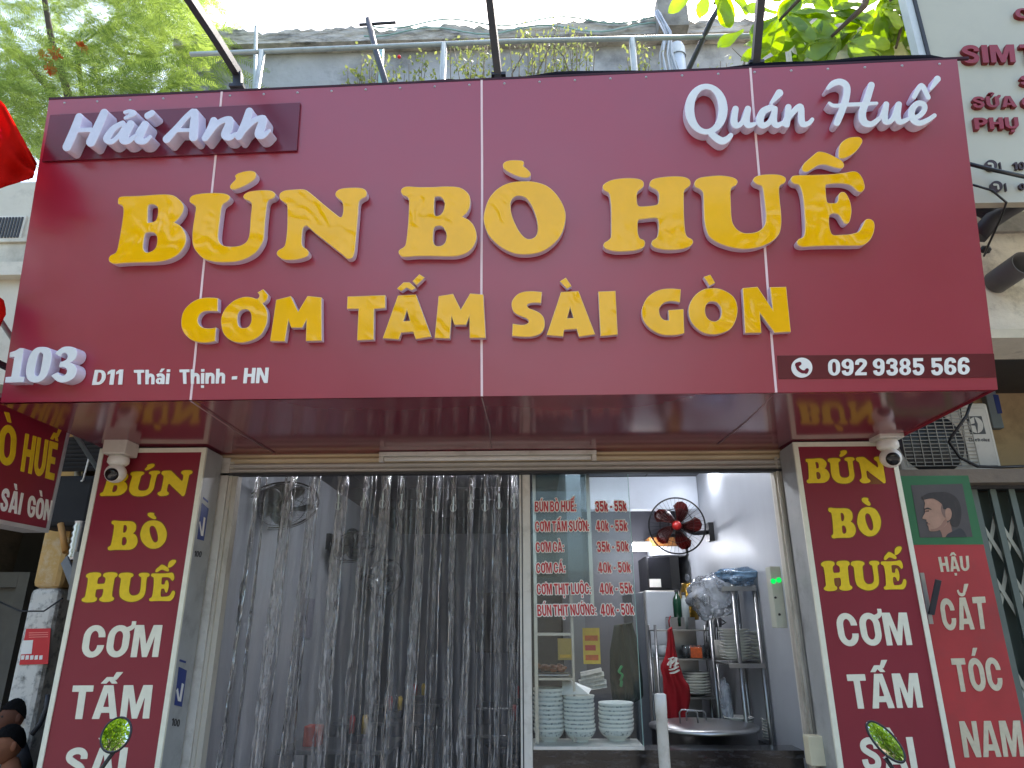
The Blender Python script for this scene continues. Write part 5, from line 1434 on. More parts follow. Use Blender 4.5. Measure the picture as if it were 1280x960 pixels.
for k, (u_, wpx) in enumerate(FOLDS):
    cxk = at(u_, 700, y=.36)[0]
    ln_ = rr.uniform(-.035, .01)
    nxt = at(FOLDS[k + 1][0], 700, y=.36)[0] if k + 1 < len(FOLDS) else xb_
    st_ = sheet((cxk + nxt) / 2, (nxt - cxk) * 1.15 + .03, .385 + .012 * (k % 3), 40 + k, .004, m_pvc, 'strip', cu_, .04 if k % 2 else .02, lean=ln_)
    fw_ = wpx / 862 * 3.95
    sheet(cxk, fw_ * rr.uniform(.7, .95), .345 + .008 * (k % 2), 90 + k, .008, m_fold, 'strip_edge', st_, .015, nx=8, nz=120, lean=ln_ - .01, ztop=2.40)
    for q_ in range(2):
        sheet(cxk + rr.uniform(-.03, .06), rr.uniform(.004, .009), .338 + .006 * q_, 140 + 2 * k + q_, .006, m_fold, 'strip_edge', st_, .006, nx=3, nz=80, lean=ln_ + rr.uniform(-.02, .02), ztop=2.40)
    if k > 3:
        zc1 = at(u_, 632, y=.33)[2]
        zc1 += rr.uniform(-.012, .012)
        MB().box(cxk - .004, cxk + .004, .316, .319, zc1 - .03, zc1 + .06).build('hook', m_alu, st_)
        MB().tube([(cxk + .017 * math.cos(q_), .312, zc1 + .022 * math.sin(q_) - .005) for q_ in np.linspace(0, 6.28, 14)], .0022, 5, caps=False).build('clip_ring', m_alu, st_)
MB().box(xa_ - .03, xb_, .43, .45, 2.40, 2.418).build('rail', m_steel, cu_)
# ------------------------------------------------------------------ old concrete storey behind the sign
def wallbox(u0, v0, u1, v1, y, dep, z0=None):
    a, b_ = at(u0, (v0 + v1) / 2, y=y), at(u1, (v0 + v1) / 2, y=y)
    return a[0], b_[0]
YW = 2.5
oc = thing('concrete_storey', 'weathered grey concrete wall of the upper storey behind the crimson sign', 'building', (0, 3, 2.9))
ztop = at(600, 48, y=YW)[2]; zled = at(600, 62, y=YW)[2]
xl_, xr_ = at(238, 60, y=YW)[0], at(1075, 60, y=YW)[0]
MB().box(xl_, xr_, YW, YW + 2.5, 4.4, zled).build('wall', M('grey_concrete', (176, 174, 174), .9, var=.22, vs=1.6, bump=.012, bs=14, dirt=(98, 96, 96), dirt_amt=.75, dirt_s=1.3), oc)
cp = MB(); vs = []
NN = 140; rr = random.Random(5)
tops_ = [ztop + .10 * NZ.noise(Vector((k * .13, 2.2, 0))) + .07 * NZ.noise(Vector((k * 1.7, 5, 0))) + .05 * NZ.noise(Vector((k * 4.1, 8, 0))) for k in range(NN + 1)]
for k in range(NN + 1):
    x = lerp(xl_ - .1, xr_ + .1, k / NN)
    vs += [(x, YW - .16, zled + .002), (x, YW - .17 + .02 * NZ.noise(Vector((x * 2, 1, 1))), tops_[k]), (x, YW + .3, tops_[k] + .02), (x, YW + .3, zled + .002)]
cp.add(vs, [(k * 4 + q, k * 4 + (q + 1) % 4, k * 4 + 4 + (q + 1) % 4, k * 4 + 4 + q) for k in range(NN) for q in range(4)])
cp.build('coping', M('coping_concrete', (186, 178, 168), .95, var=.4, vs=7, bump=.05, bs=8, dirt=(44, 42, 42), dirt_amt=.9, dirt_s=4.2, stretch=(.6, 1, 2.2)), oc)
MB().box(-2.3, 2.3, .22, YW, 4.35, 4.5).build('terrace_slab', m_conc, oc)
MB().box(-2.2, 2.2, .25, .40, 2.9, 4.34).build('front_wall', m_conc, oc)
q0, q1 = at(818, 10, y=YW - .2), at(858, 45, y=YW - .2)
MB().box(q0[0], q1[0], YW - .35, YW - .175, q1[2], q0[2]).build('beam_stub', m_conc, oc)
for (u, v0) in ((846, 62),):
    q = at(u, v0, y=YW - .3); q2 = at(u + 3, 100, y=YW - .3)
    pp = thing('drain_pipe', 'white plastic pipe with domed cap standing against the concrete wall', 'pipe', (q[0], YW - .3, 4.5))
    MB().lathe([(.075, 4.5 - q[2]), (.075, .0), (.0, 0)], q, 16).build('pipe', M('white_pvc', (214, 216, 216), .4), pp)
    MB().lathe([(.085, -.1), (.085, 0), (.07, .05), (.03, .08), (0, .085)], q, 16).build('cap', M('white_pvc', ()), pp)
# wires hanging by the pipe
wr = MB(); rr = random.Random(9)
for k in range(9):
    a = at(822 + rr.uniform(-4, 6), 12 + rr.uniform(0, 8), y=YW - .4); b_ = at(828 + k * 3 + rr.uniform(-3, 3), 92, y=YW - .5 + rr.uniform(-.2, .1))
    wr.tube([a, lerp(a, b_, .35) + (.05, -.05, -.06), lerp(a, b_, .7), b_, b_ - (0, 0, .5)], .009, 5)
o = wr.build('cable_bundle', M('pale_cable', (176, 180, 184), .5)); tag(o, 'bundle of pale cables hanging beside the white pipe on the concrete wall', 'cables')
ho = MB()
for k, (v0, amp) in enumerate(((31, .03), (37, .06))):
    pts = []
    for i in range(25):
        u = lerp(455, 830, i / 24); v = v0 + 5 * math.sin(i * .7 + k) - 8 * (i / 24) + (4 if k else 0)
        pts.append(at(u, v, y=YW - .2))
    ho.tube(pts, .010, 6)
o = ho.build('green_hose', M('green_hose', (150, 182, 176), .5)); tag(o, 'pale green hoses looped along the top of the concrete wall', 'hose')
# railing on the terrace
YR = .62
rl = thing('terrace_railing', 'galvanised pipe railing along the terrace above the sign', 'railing', (0, YR, 4.5))
MB().tube([at(238, 68, y=YR), at(300, 65.5, y=YR), at(640, 51.5, y=YR), at(930, 45, y=YR), at(1010, 44, y=YR)], .019, 12).build('top_rail', m_railsteel, rl)
for u, v in ((328, 64), (555, 55), (790, 48), (985, 44.5)):
    q = at(u, v, y=YR + .001); MB().tube([(q[0], YR, 4.5), q], .025, 12).build('rail_post', m_railsteel, rl)
# leaning poles and struts
def pole(pts, r, name, lab, cat, m=None, n=8):
    o = MB().tube(pts, r, n).build(name, m or m_darksteel); return tag(o, lab, cat)
q = at(482, 104, y=.9); pole([at(460, 24, y=1.0), at(469, 62, y=.95), q, q - (0, 0, .7)], .026, 'leaning_pole', 'dark leaning pole behind the railing, with a short crossbar', 'pole')
pole([at(449, 31, y=1.0), at(495, 28, y=1.0)], .014, 'crossbar', 'thin bar across the top of the dark leaning pole', 'bar')
pole([at(320, 33, y=1.6), at(318, 110, y=1.6), at(318, 110, y=1.6) - (0, 0, .5)], .018, 'thin_pole', 'thin pale vertical pole behind the left end of the railing', 'pole', m_railsteel)
pole([at(900, 8, y=.5), at(889, 26, y=.55), at(863, 82, y=.75), at(856, 98, y=.8)], .022, 'diagonal_strut', 'rusty diagonal strut rising beside the big leaves', 'strut', m_darksteel)
pole([at(477, 62, y=1.3), at(476, 100, y=1.3), at(476, 100, y=1.3) - (0, 0, .4)], .022, 'green_pipe', 'pale green pipe beside the dark leaning pole', 'pipe', M('green_hose', ()))
# steel arms from the top of the sign up over the viewer
def arm(pts, lab, w_=.034):
    t = thing('sign_stay', lab, 'steel stay', pts[0], 'steel stays above the sign')
    for a, b_ in zip(pts[:-1], pts[1:]):
        MB().bar(a, b_, w_, w_ * 1.2).build('bar', m_darksteel, t)
    MB().obox(np.array(pts[0]) + (0, .0, .01), (.035, 0, 0), (0, .03, 0), (0, 0, .008)).build('foot_plate', m_darksteel, t)
yt = on(TL)[1]
arm([at(297.5, 113, y=yt + .10), at(297.5, 92, y=yt + .10), at(270, 48, y=yt - .12), at(237, -2, y=yt - .40), at(190, -75, y=yt - .75)], 'bent dark steel stay at the left end of the sign top, near the feathery tree')
arm([at(623.5, 99, y=yt + .06), at(612, -2, y=yt - .16), at(602, -90, y=yt - .40)], 'straight dark steel stay above the middle seam of the sign')
arm([at(944, 84, y=yt + .02), at(951, -2, y=yt - .18), at(958, -90, y=yt - .40)], 'straight dark steel stay crossing the big leaves at the right')

# ------------------------------------------------------------------ left neighbour
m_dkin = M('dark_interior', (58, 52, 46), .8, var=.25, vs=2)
m_crm = M('cream_render', (206, 200, 180), .85, var=.1, vs=2, bump=.003, bs=25, dirt=(120, 112, 96), dirt_amt=.5, dirt_s=2.5)
ln = thing('left_house', 'old cream house at the far left with a vent and a dark open ground floor', 'house', (-4.5, 2, 0))
zt = at(10, 228, y=.35)[2]; zm = at(10, 500, y=.35)[2] + .1
MB().box(-8.0, -2.14, .35, .65, zm, zt).build('wall', m_crm, ln)
MB().box(-8.0, -2.14, .655, 5.0, zt - .25, zt - .1).build('roof', m_conc, ln)
for v0, v1, pr in ((334, 350, .07), (300, 304, .02)):
    a, b_ = at(10, v0, y=.35)[2], at(10, v1, y=.35)[2]
    MB().box(-8.0, -2.13, .35 - pr, .349, b_, a).build('ledge', m_crm, ln)
q0, q1 = at(-30, 272, y=.35), at(27, 301, y=.35)
vg = MB(); vg.box(q0[0], q1[0], .335, .349, q1[2], q0[2]); vg.build('vent_frame', M('cream_metal', (214, 208, 190), .5), ln)
vb = MB()
for k in range(16):
    x = lerp(q0[0] + .02, q1[0] - .02, k / 15); vb.box(x - .006, x + .006, .328, .3345, q1[2] + .015, q0[2] - .015)
vb.build('vent_slats', m_dark, ln)
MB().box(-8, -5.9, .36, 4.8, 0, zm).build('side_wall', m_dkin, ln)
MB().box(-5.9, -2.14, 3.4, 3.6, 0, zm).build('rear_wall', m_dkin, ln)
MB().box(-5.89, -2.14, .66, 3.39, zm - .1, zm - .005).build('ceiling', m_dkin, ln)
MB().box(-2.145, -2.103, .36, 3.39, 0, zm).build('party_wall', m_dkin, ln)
# inner door frame seen in the dark room
q0, q1 = at(0, 715, y=2.2), at(38, 715, y=2.2)
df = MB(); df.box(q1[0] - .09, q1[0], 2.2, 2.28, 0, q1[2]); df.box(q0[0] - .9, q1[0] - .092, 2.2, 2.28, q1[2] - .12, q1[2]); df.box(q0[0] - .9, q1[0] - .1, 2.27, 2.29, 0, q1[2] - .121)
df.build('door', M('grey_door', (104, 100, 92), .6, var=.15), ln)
q = at(5, 640, y=1.0)
# column
q0, q1 = at(44, 707, y=1.0), at(80, 707, y=1.0)
cm = M('column_paint', (212, 208, 198), .85, var=.08, vs=4, bump=.004, bs=20, dirt=(74, 70, 66), dirt_amt=.95, dirt_s=13)
cm2 = M('column_ochre', (196, 158, 98), .85, var=.15, vs=4, bump=.003, bs=20, dirt=(222, 214, 196), dirt_amt=.6, dirt_s=5)
col = thing('painted_column', 'peeling white and ochre column beside the left pillar sign', 'column', ((q0[0] + q1[0]) / 2, 1.12, 0))
zsp = at(62, 735, y=1.0)[2]
MB().box(q0[0], q1[0], 1.0, 1.24, 0, zsp).build('lower_shaft', cm, col, .035)
MB().box(q0[0] + .001, q1[0] - .001, 1.001, 1.239, zsp + .001, zm - .11).build('upper_shaft', cm2, col, .035)
# red poster on the column
P_ = Plane((q0[0], .998, 0), (1, 0, 0), (0, 0, 1))
rp = thing('notice', 'red notice with a blank white square pinned on the painted column', 'notice', P_.px(42, 828))
ca = (0, 640, 3)
def cpx(pts): return [np.array([(x / 3, 640 + y / 3) for x, y in pts])]
px_slab('paper', P_, cpx([(98, 438), (190, 436), (180, 570), (72, 573)]), .001, .004, [M('notice_red', (206, 36, 44), .5, var=.06)], rp)
px_slab('white_square', P_, cpx([(84, 482), (124, 480), (118, 532), (76, 534)]), .0042, .0056, [m_white], rp)
for k in range(5):
    px_slab('small_icon', P_, cpx([(80 + 17 * k, 538), (92 + 17 * k, 537), (90 + 17 * k, 553), (78 + 17 * k, 554)]), .0042, .0056, [m_white], rp)
for k in range(3):
    px_slab('text_line', P_, cpx([(108, 452 + 8 * k), (180, 450 + 8 * k), (180, 453 + 8 * k), (108, 455 + 8 * k)]), .0042, .0056, [M('pale_red', (230, 130, 120), .5)], rp)
# duct, pipes and clutter between column and pillar
q = at(96, 655, y=.75)
dk = MB(); prof = []
for k in range(14): prof.append((.046 if k % 2 else .038, k * .018))
dk.lathe(prof, at(93, 700, y=.75), 16)
o = dk.build('flexible_duct', M('duct_foil', (186, 188, 190), .28, metal=.9)); tag(o, 'silver flexible duct hanging behind the left pillar sign', 'duct')
q0, q1 = at(48, 594, y=.72), at(108, 658, y=.72)
o = MB().box(q0[0], q1[0], .72, .98, q1[2], q0[2]).build('vent_box', M('matte_black', (26, 25, 25), .85), None, .03); tag(o, 'black ventilation box under the ceiling behind the left pillar', 'vent box')
q0, q1 = at(84, 546, y=.8), at(130, 588, y=.8)
sv = thing('louvre_panel', 'grey louvred panel above the black ventilation box', 'louvre', ((q0[0] + q1[0]) / 2, .8, q1[2]))
for k in range(8):
    z = lerp(q1[2], q0[2], k / 8); MB().obox(((q0[0] + q1[0]) / 2, .8, z + .012), ((q1[0] - q0[0]) / 2, 0, 0), (0, .012, -.01), (0, .002, .003)).build('slat', m_dark, sv)
MB().box(q0[0], q1[0], .82, .83, q1[2], q0[2]).build('back', m_black, sv)
pole([at(98, 560, y=.9), at(97, 600, y=.9), at(101, 640, y=.9)], .02, 'pale_pipe', 'short pale pipe in the clutter behind the left camera', 'pipe', m_crm)
pole([at(112, 570, y=.6), at(104, 600, y=.7), at(86, 612, y=.9), at(70, 606, y=1.0)], .006, 'white_wire', 'white wire looping from the left camera to the black box', 'wire', m_white)
pole([at(76, 655, y=.5), at(82, 690, y=.45)], .018, 'wooden_stick', 'ochre wooden stick fixed to the steel bracket by the left pillar', 'stick', M('ochre_wood', (176, 128, 66), .7))
bk = thing('angle_bracket', 'grey steel angle bracket between the wooden stick and the left pillar sign', 'bracket', at(90, 745, y=.12))
MB().bar(at(81, 700, y=.35), at(92, 727, y=.12), .05, .012, (0, 1, 0)).build('strap', M('grey_bracket', (120, 120, 118), .5, metal=.3, var=.2), bk)
MB().bar(at(99, 690, y=.12), at(90, 750, y=.12), .045, .012, (0, 1, 0)).build('plate', M('grey_bracket', ()), bk)
q0, q1 = at(74, 735, y=1.1), at(88, 900, y=1.1)
o = MB().lathe([(.05, 0), (.05, at(82, 720, y=1.1)[2])], (at(80, 800, y=1.1)[0] + .02, 1.32, 0), 16).build('grey_pipe', M('grey_pvc', (112, 116, 120), .5, var=.2)); tag(o, 'tall grey pipe behind the painted column', 'pipe')
pole([at(-10, 748, y=.9), at(25, 764, y=.9), at(55, 764, y=.85), at(78, 748, y=.5)], .005, 'black_wire', 'thin black wire across the painted column', 'wire', m_black)
# red flag cloth at the left
fl = MB(); vs = []
fpx = [(-55, 60), (-20, 95), (8, 130), (28, 172), (46, 205), (41, 222), (15, 230), (-10, 240), (-55, 252)]
c0 = at(-55, 150, y=-1.02)
nu = 14; nv = 16
topc = [(-55, 60), (-25, 100), (6, 131), (24, 164), (46, 205)]
botc = [(-55, 258), (-22, 243), (2, 235), (22, 228), (41, 222)]
def ip(c_, t):
    k = t * (len(c_) - 1); i = min(int(k), len(c_) - 2); f_ = k - i
    return np.array(c_[i]) * (1 - f_) + np.array(c_[i + 1]) * f_
for i in range(nu + 1):
    for j_ in range(nv + 1):
        p_ = lerp(ip(topc, i / nu), ip(botc, i / nu), j_ / nv)
        q = at(p_[0], p_[1], y=-1.05); d_ = ray(*p_)
        vs.append(q + d_ / np.linalg.norm(d_) * (.035 * math.sin(i * .9 + j_ * .35) + .02 * math.sin(j_ * .9 - i * .4)))
fl.add(vs, [(i * (nv + 1) + j_, i * (nv + 1) + j_ + 1, (i + 1) * (nv + 1) + j_ + 1, (i + 1) * (nv + 1) + j_) for i in range(nu) for j_ in range(nv)], 0, True)
ft = thing('red_flag', 'red cloth flag hanging at the left edge beside the sign', 'flag', at(-40, 250, y=-1.05))
o = fl.build('cloth', leaf_mat('flag_red', (168, 20, 16), (188, 28, 20), .3, 5, 0.0), ft, fixn=False); o.modifiers.new('t', 'SOLIDIFY').thickness = .002
MB().tube([at(-56, 40, y=-1.06), at(-56, 300, y=-1.06), at(-56, 300, y=-1.06) + (0, .3, -.2), (at(-56, 300, y=-1.06)[0], .34, at(-56, 300, y=-1.06)[2] - .8)], .012, 8).build('flag_pole', m_railsteel, ft)
f2 = MB(); vs = []
for i in range(7):
    for j_ in range(7):
        p_ = lerp(ip([(-40, 352), (-5, 366), (6, 376)], i / 6), ip([(-40, 430), (-8, 428), (-3, 420)], i / 6), j_ / 6)
        q = at(p_[0], p_[1], y=-.9); vs.append(q + np.array((0, .02 * math.sin(i + j_), 0)))
f2.add(vs, [(i * 7 + j_, i * 7 + j_ + 1, (i + 1) * 7 + j_ + 1, (i + 1) * 7 + j_) for i in range(6) for j_ in range(6)], 0, True)
o = f2.build('red_lantern_cloth', bpy.data.materials['flag_red'], None, fixn=False); o.modifiers.new('t', 'SOLIDIFY').thickness = .002
tag(o, 'small red cloth corner low beside the left edge of the sign', 'cloth')

# ------------------------------------------------------------------ people sitting in the left shop
def person(hc, yaw, label, shirt, skin, hairc, sc=1.0):
    hc = np.array(hc, float)
    Rz = Matrix.Rotation(yaw, 3, 'Z')
    def W(p): return hc + np.array(Rz @ Vector((p[0] * sc, p[1] * sc, p[2] * sc)))
    # local frame: origin at head centre, facing -x, seated on a low stool
    J = {'pel': (.06, 0, -.78), 'sp': (.09, 0, -.58), 'ch': (.08, 0, -.36), 'nk': (.05, 0, -.16), 'hd': (.03, 0, -.07)}
    E_ = [('pel', 'sp'), ('sp', 'ch'), ('ch', 'nk'), ('nk', 'hd')]
    Rd = {'pel': .15, 'sp': .135, 'ch': .15, 'nk': .062, 'hd': .058}
    for s_, n_ in ((1, 'l'), (-1, 'r')):
        J.update({'sh' + n_: (.07, .18 * s_, -.29), 'el' + n_: (.02, .24 * s_, -.56), 'wr' + n_: (-.22, .16 * s_, -.60), 'hn' + n_: (-.31, .13 * s_, -.60),
                  'hp' + n_: (.0, .09 * s_, -.82), 'kn' + n_: (-.40, .15 * s_, -.74), 'an' + n_: (-.34, .14 * s_, -1.13), 'ft' + n_: (-.50, .15 * s_, -1.16)})
        E_ += [('ch', 'sh' + n_), ('sh' + n_, 'el' + n_), ('el' + n_, 'wr' + n_), ('wr' + n_, 'hn' + n_), ('pel', 'hp' + n_), ('hp' + n_, 'kn' + n_), ('kn' + n_, 'an' + n_), ('an' + n_, 'ft' + n_)]
        Rd.update({'sh' + n_: .075, 'el' + n_: .05, 'wr' + n_: .034, 'hn' + n_: .036, 'hp' + n_: .105, 'kn' + n_: .07, 'an' + n_: .042, 'ft' + n_: .04})
    ks = list(J); me = bpy.data.meshes.new('tmp')
    me.from_pydata([tuple(W(J[k])) for k in ks], [(ks.index(a), ks.index(b_)) for a, b_ in E_], [])
    o = bpy.data.objects.new('tmp', me); COL.objects.link(o)
    o.modifiers.new('skin', 'SKIN'); sb_ = o.modifiers.new('sub', 'SUBSURF'); sb_.levels = 2; sb_.render_levels = 2
    for i, k in enumerate(ks): o.data.skin_vertices[0].data[i].radius = (Rd[k] * sc, Rd[k] * sc)
    o.data.skin_vertices[0].data[0].use_root = True
    m2 = bpy.data.meshes.new_from_object(o.evaluated_get(bpy.context.evaluated_depsgraph_get()))
    mb = MB(); inv = Rz.transposed()
    for v in m2.vertices: mb.v.append(tuple(v.co))
    for f in m2.polygons:
        l_ = np.array(inv @ (f.center - Vector(hc))) / sc
        mt = 0 if l_[2] > -.175 else (0 if (l_[0] < -.10 and l_[2] > -.70) else (2 if l_[2] < -.70 else 1))
        mb.f.append(list(f.vertices)); mb.m.append(mt); mb.sm.append(True)
    bpy.data.objects.remove(o); bpy.data.meshes.remove(m2)
    # head
    vs = []; n_, k_ = 32, 24
    for i in range(k_ + 1):
        ph = math.pi * i / k_ - math.pi / 2
        for j_ in range(n_):
            t_ = 2 * math.pi * j_ / n_
            d = np.array((math.cos(ph) * math.cos(t_), math.cos(ph) * math.sin(t_), math.sin(ph)))
            fwd = max(0, -d[0])
            p_ = d * np.array((.098, .076, .118))
            if d[2] < -.1: p_[1] *= 1 - .32 * (-d[2] - .1); p_[0] -= .012 * (-d[2]) if d[0] < .2 else -.02 * d[2]
            side = abs(d[1])
            p_[0] -= .026 * fwd ** 2 * math.exp(-(d[1] / .13) ** 2) * math.exp(-((d[2] + .16) / .16) ** 2)      # nose
            p_[0] += .010 * fwd * math.exp(-((side - .33) / .13) ** 2) * math.exp(-((d[2] - .06) / .12) ** 2)     # eye sockets
            p_[0] -= .007 * fwd * math.exp(-((d[2] - .24) / .1) ** 2)                                             # brow
            p_[0] -= .009 * fwd * math.exp(-(d[1] / .25) ** 2) * math.exp(-((d[2] + .50) / .09) ** 2)             # lips
            p_[0] -= .010 * fwd * math.exp(-(d[1] / .3) ** 2) * math.exp(-((d[2] + .82) / .12) ** 2)              # chin
            vs.append(W(p_))
    mb.add(vs, [(i * n_ + j_, i * n_ + (j_ + 1) % n_, (i + 1) * n_ + (j_ + 1) % n_, (i + 1) * n_ + j_) for i in range(k_) for j_ in range(n_)], 0, True)
    for s_ in (-1, 1):
        mb.ell(W((.012, .076 * s_, -.005)), (.020 * sc, .010 * sc, .032 * sc), 12, 8, 0, Rz @ Matrix.Rotation(.35 * s_, 3, 'Z'))
        mb.ell(W((-.083, .030 * s_, .010)), (.009 * sc, .014 * sc, .008 * sc), 10, 8, 3, Rz)
        for f_ in range(5):
            b0 = np.array((-.33, .13 * s_ + (.028 - .014 * f_), -.60)); ln_ = [.05, .075, .085, .08, .06][f_] * .8
            mb.tube([W(b0), W(b0 + (-ln_ * .6, 0, .006)), W(b0 + (-ln_, 0, -.02))], [.010 * sc, .009 * sc, .006 * sc], 7, 0)
    t = thing('person', label, 'person', (hc[0], hc[1], 0))
    mb.build('body', [skin, shirt, M('dark_trousers', (36, 36, 42), .8), M('eye_dark', (20, 16, 14), .2)], t, fixn=False)
    hv = []
    for i in range(15):
        ph = math.pi / 2 * i / 14
        for j_ in range(n_):
            t_ = 2 * math.pi * j_ / n_
            d = np.array((math.cos(ph) * math.cos(t_), math.cos(ph) * math.sin(t_), math.sin(ph)))
            dz = d[2]
            if i < 5: dz = lerp(.46 - .70 * min(1, max(0, (math.cos(t_) + .25) / 1.1)) + .06 * NZ.noise(Vector((t_ * 2.5, 0, yaw))), math.sin(math.pi / 2 * 5 / 14), i / 5)
            rxy = math.sqrt(max(0, 1 - dz * dz)); nn_ = 1.05 + .05 * (i / 14) + .05 * NZ.noise(Vector((d[0] * 9, d[1] * 9, dz * 9)))
            hv.append(W((rxy * math.cos(t_) * .098 * nn_, rxy * math.sin(t_) * .078 * nn_, dz * .120 * nn_)))
    hb_ = MB().add(hv, [(i * n_ + j_, i * n_ + (j_ + 1) % n_, (i + 1) * n_ + (j_ + 1) % n_, (i + 1) * n_ + j_) for i in range(14) for j_ in range(n_)], 0, True)
    ho_ = hb_.build('hair', hairc, t, fixn=False); ho_.modifiers.new('t', 'SOLIDIFY').thickness = .008
    st_ = thing('stool', 'low stool under the person: ' + label[:40], 'stool', (hc[0], hc[1], 0))
    q = W((.04, 0, -.93)); 
    return t, q, st_
m_skin = M('skin_tan', (140, 92, 68), .7, var=.1, vs=20, spec=.25)
m_skin2 = M('skin_brown', (96, 62, 48), .7, var=.1, vs=20, spec=.2)
m_hair = M('black_hair', (14, 13, 13), .85, var=.3, vs=60, bump=.006, bs=90, spec=.15)
for (u, v, y, yaw, lab, sh_, sk, stl) in ((10, 931, .62, .90, 'person in a navy shirt sitting at the lower left, head turned to the left', M('navy_shirt', (30, 36, 54), .85, var=.15), m_skin, 'low plastic stool under the person in the navy shirt'),
                                  (18, 896, 1.0, .8, 'person with short dark hair sitting behind the one in navy', M('black_shirt', (28, 26, 28), .85), m_skin2, 'low plastic stool under the rearmost seated person')):
    c_ = at(u, v, y=y)
    t, q, st_ = person(c_, yaw, lab, sh_, sk, m_hair, .80)
    st_['label'] = stl; st_['group'] = 'low stools in the left shop'
    zs_ = max(.12, q[2])
    MB().box(q[0] - .13, q[0] + .13, q[1] - .13, q[1] + .13, zs_ - .03, zs_).build('seat', M('red_plastic', ()), st_, .01)
    for sx in (-1, 1):
        for sy in (-1, 1): MB().tube([(q[0] + sx * .10, q[1] + sy * .10, zs_ - .03), (q[0] + sx * .12, q[1] + sy * .12, 0)], .014, 8).build('leg', M('red_plastic', ()), st_)
q = at(54, 905, y=.85); pole([at(40, 918, y=.8), at(50, 905, y=.8), at(58, 885, y=.8), at(60, 868, y=.8)], .014, 'chair_arm', 'bent dark metal tube beside the seated people', 'tube', m_dark)

# ------------------------------------------------------------------ right neighbours
# grey white shop board
YB = -.35
gb = thing('white_board_sign', 'grey white neighbour sign with raised dark red letters reading SIM and SỬA', 'shop sign', (3.2, YB, 3.4))
xl_ = at(1154, 38, y=YB)[0]; zb0 = at(1262, 253, y=YB)[2]; zb1 = at(1200, -190, y=YB)[2]
m_gboard = M('grey_white_board', (186, 182, 160), .45, var=.05, vs=1.5, dirt=(160, 156, 142), dirt_amt=.3, dirt_s=1.2)
MB().box(xl_, xl_ + 3.2, YB, YB + .05, zb0, zb1).build('board', m_gboard, gb)
MB().box(xl_ - .02, xl_ - .001, YB - .012, YB + .06, zb0, zb1).build('edge_trim', m_dark, gb)
MB().box(xl_ - .06, xl_ - .0205, YB - .002, YB + .06, zb0, zb1).build('edge_trim', M('pale_trim', (206, 210, 206), .4), gb)
PG = Plane((xl_, YB, zb0), (1, 0, 0), (0, 0, 1))
gc = (1130, 0, 4.8)
m_dred = M('dark_red_letter', (140, 26, 36), .4, var=.08)
m_dbrown = M('dark_brown_letter', (52, 30, 28), .5)
for tx, q, of in (('SIM', ((342, 272), (660, 266), (672, 372), (356, 378)), .1), ('T', ((692, 266), (800, 263), (810, 368), (706, 371)), .12), ('C', ((665, 50), (755, 47), (766, 106), (674, 108)), .1),
                  ('S', ((694, 452), (790, 449), (800, 510), (704, 512)), .11), ('SỬA', ((410, 580), (664, 574), (680, 640), (416, 646)), .1), ('C', ((705, 578), (800, 575), (812, 640), (712, 643)), .11),
                  ('PHỤ', ((418, 706), (684, 702), (693, 770), (428, 776)), .1)):
    words('raised_lettering', PG, tx, q, [m_dred, M('letter_side_red', (120, 28, 34), .5)], gb, of, .0, .022, None, gc)
g2 = (1140, 180, 3.692)
for tx, q in (('10', ((466, 84), (520, 81), (524, 116), (470, 118))), ('0', ((492, 182), (522, 180), (526, 208), (496, 210)))):
    words('small_number', PG, tx, q, [m_dbrown], gb, .1, 0, .012, None, g2)
def disc(cx_, cy_, rx, ry=None, n=28): return np.array([(cx_ + rx * math.cos(t), cy_ + (ry or rx) * math.sin(t)) for t in np.linspace(0, 2 * math.pi, n, endpoint=False)])
def topx(c_, P): return np.array([(c_[0] + x / c_[2], c_[1] + y / c_[2]) for x, y in P])
for (x, y, r) in ((365, 98, 29), (390, 195, 29)):
    px_slab('phone_icon', PG, [topx(g2, disc(x, y, r, r * .88))], 0, .012, [m_dbrown], gb)
    px_slab('phone_handset', PG, [q for q in strokes(g2, ['%d,%d,5 %d,%d,4 %d,%d,5' % (x - 10, y - 8, x + 6, y - 6, x + 9, y + 10)], .2)], .0122, .014, [m_gboard], gb)
    px_slab('divider', PG, [topx(g2, [(x + 38, y - 14), (x + 44, y - 15), (x + 50, y + 20), (x + 44, y + 21)])], 0, .012, [m_dbrown], gb)
# concrete beam and pipe under it
rn = thing('right_house', 'neighbour house at the right with a cream concrete beam over a dark recess', 'house', (3.4, 1, 0))
YC = .30
za, zb2 = at(1262, 180, y=YC)[2], at(1262, 423, y=YC)[2]
MB().box(2.13, 6.5, YC, YC + .35, zb2, za + 1.0).build('beam', m_conc2, rn)
zc2 = at(1262, 292, y=YC)[2]; zc3 = at(1262, 268, y=YC)[2]
MB().box(2.12, 6.5, YC - .03, YC - .001, zc2, zc3).build('ledge', m_conc, rn)
MB().box(2.125, 6.5, YC - .012, YC - .0008, zb2 - .001, at(1262, 412, y=YC)[2]).build('drip_edge', M('pale_edge', (214, 208, 186), .8), rn)
MB().box(2.12, 6.5, YC + .36, 3.0, zb2 + .0, zb2 + .15).build('recess_ceiling', m_dark, rn)
YBk = 1.35
MB().box(2.12, 6.5, YBk, YBk + .2, 0, zb2 - .001).build('recess_wall', M('brown_plaster', (182, 156, 120), .85, var=.15, vs=1.5, dirt=(88, 74, 58), dirt_amt=.5, dirt_s=2), rn)
MB().box(6.3, 6.5, .36, YBk - .001, 0, zb2 - .001).build('side_wall', m_conc, rn)
zl0, zl1 = at(1240, 603, y=.60)[2], at(1240, 586, y=.60)[2]
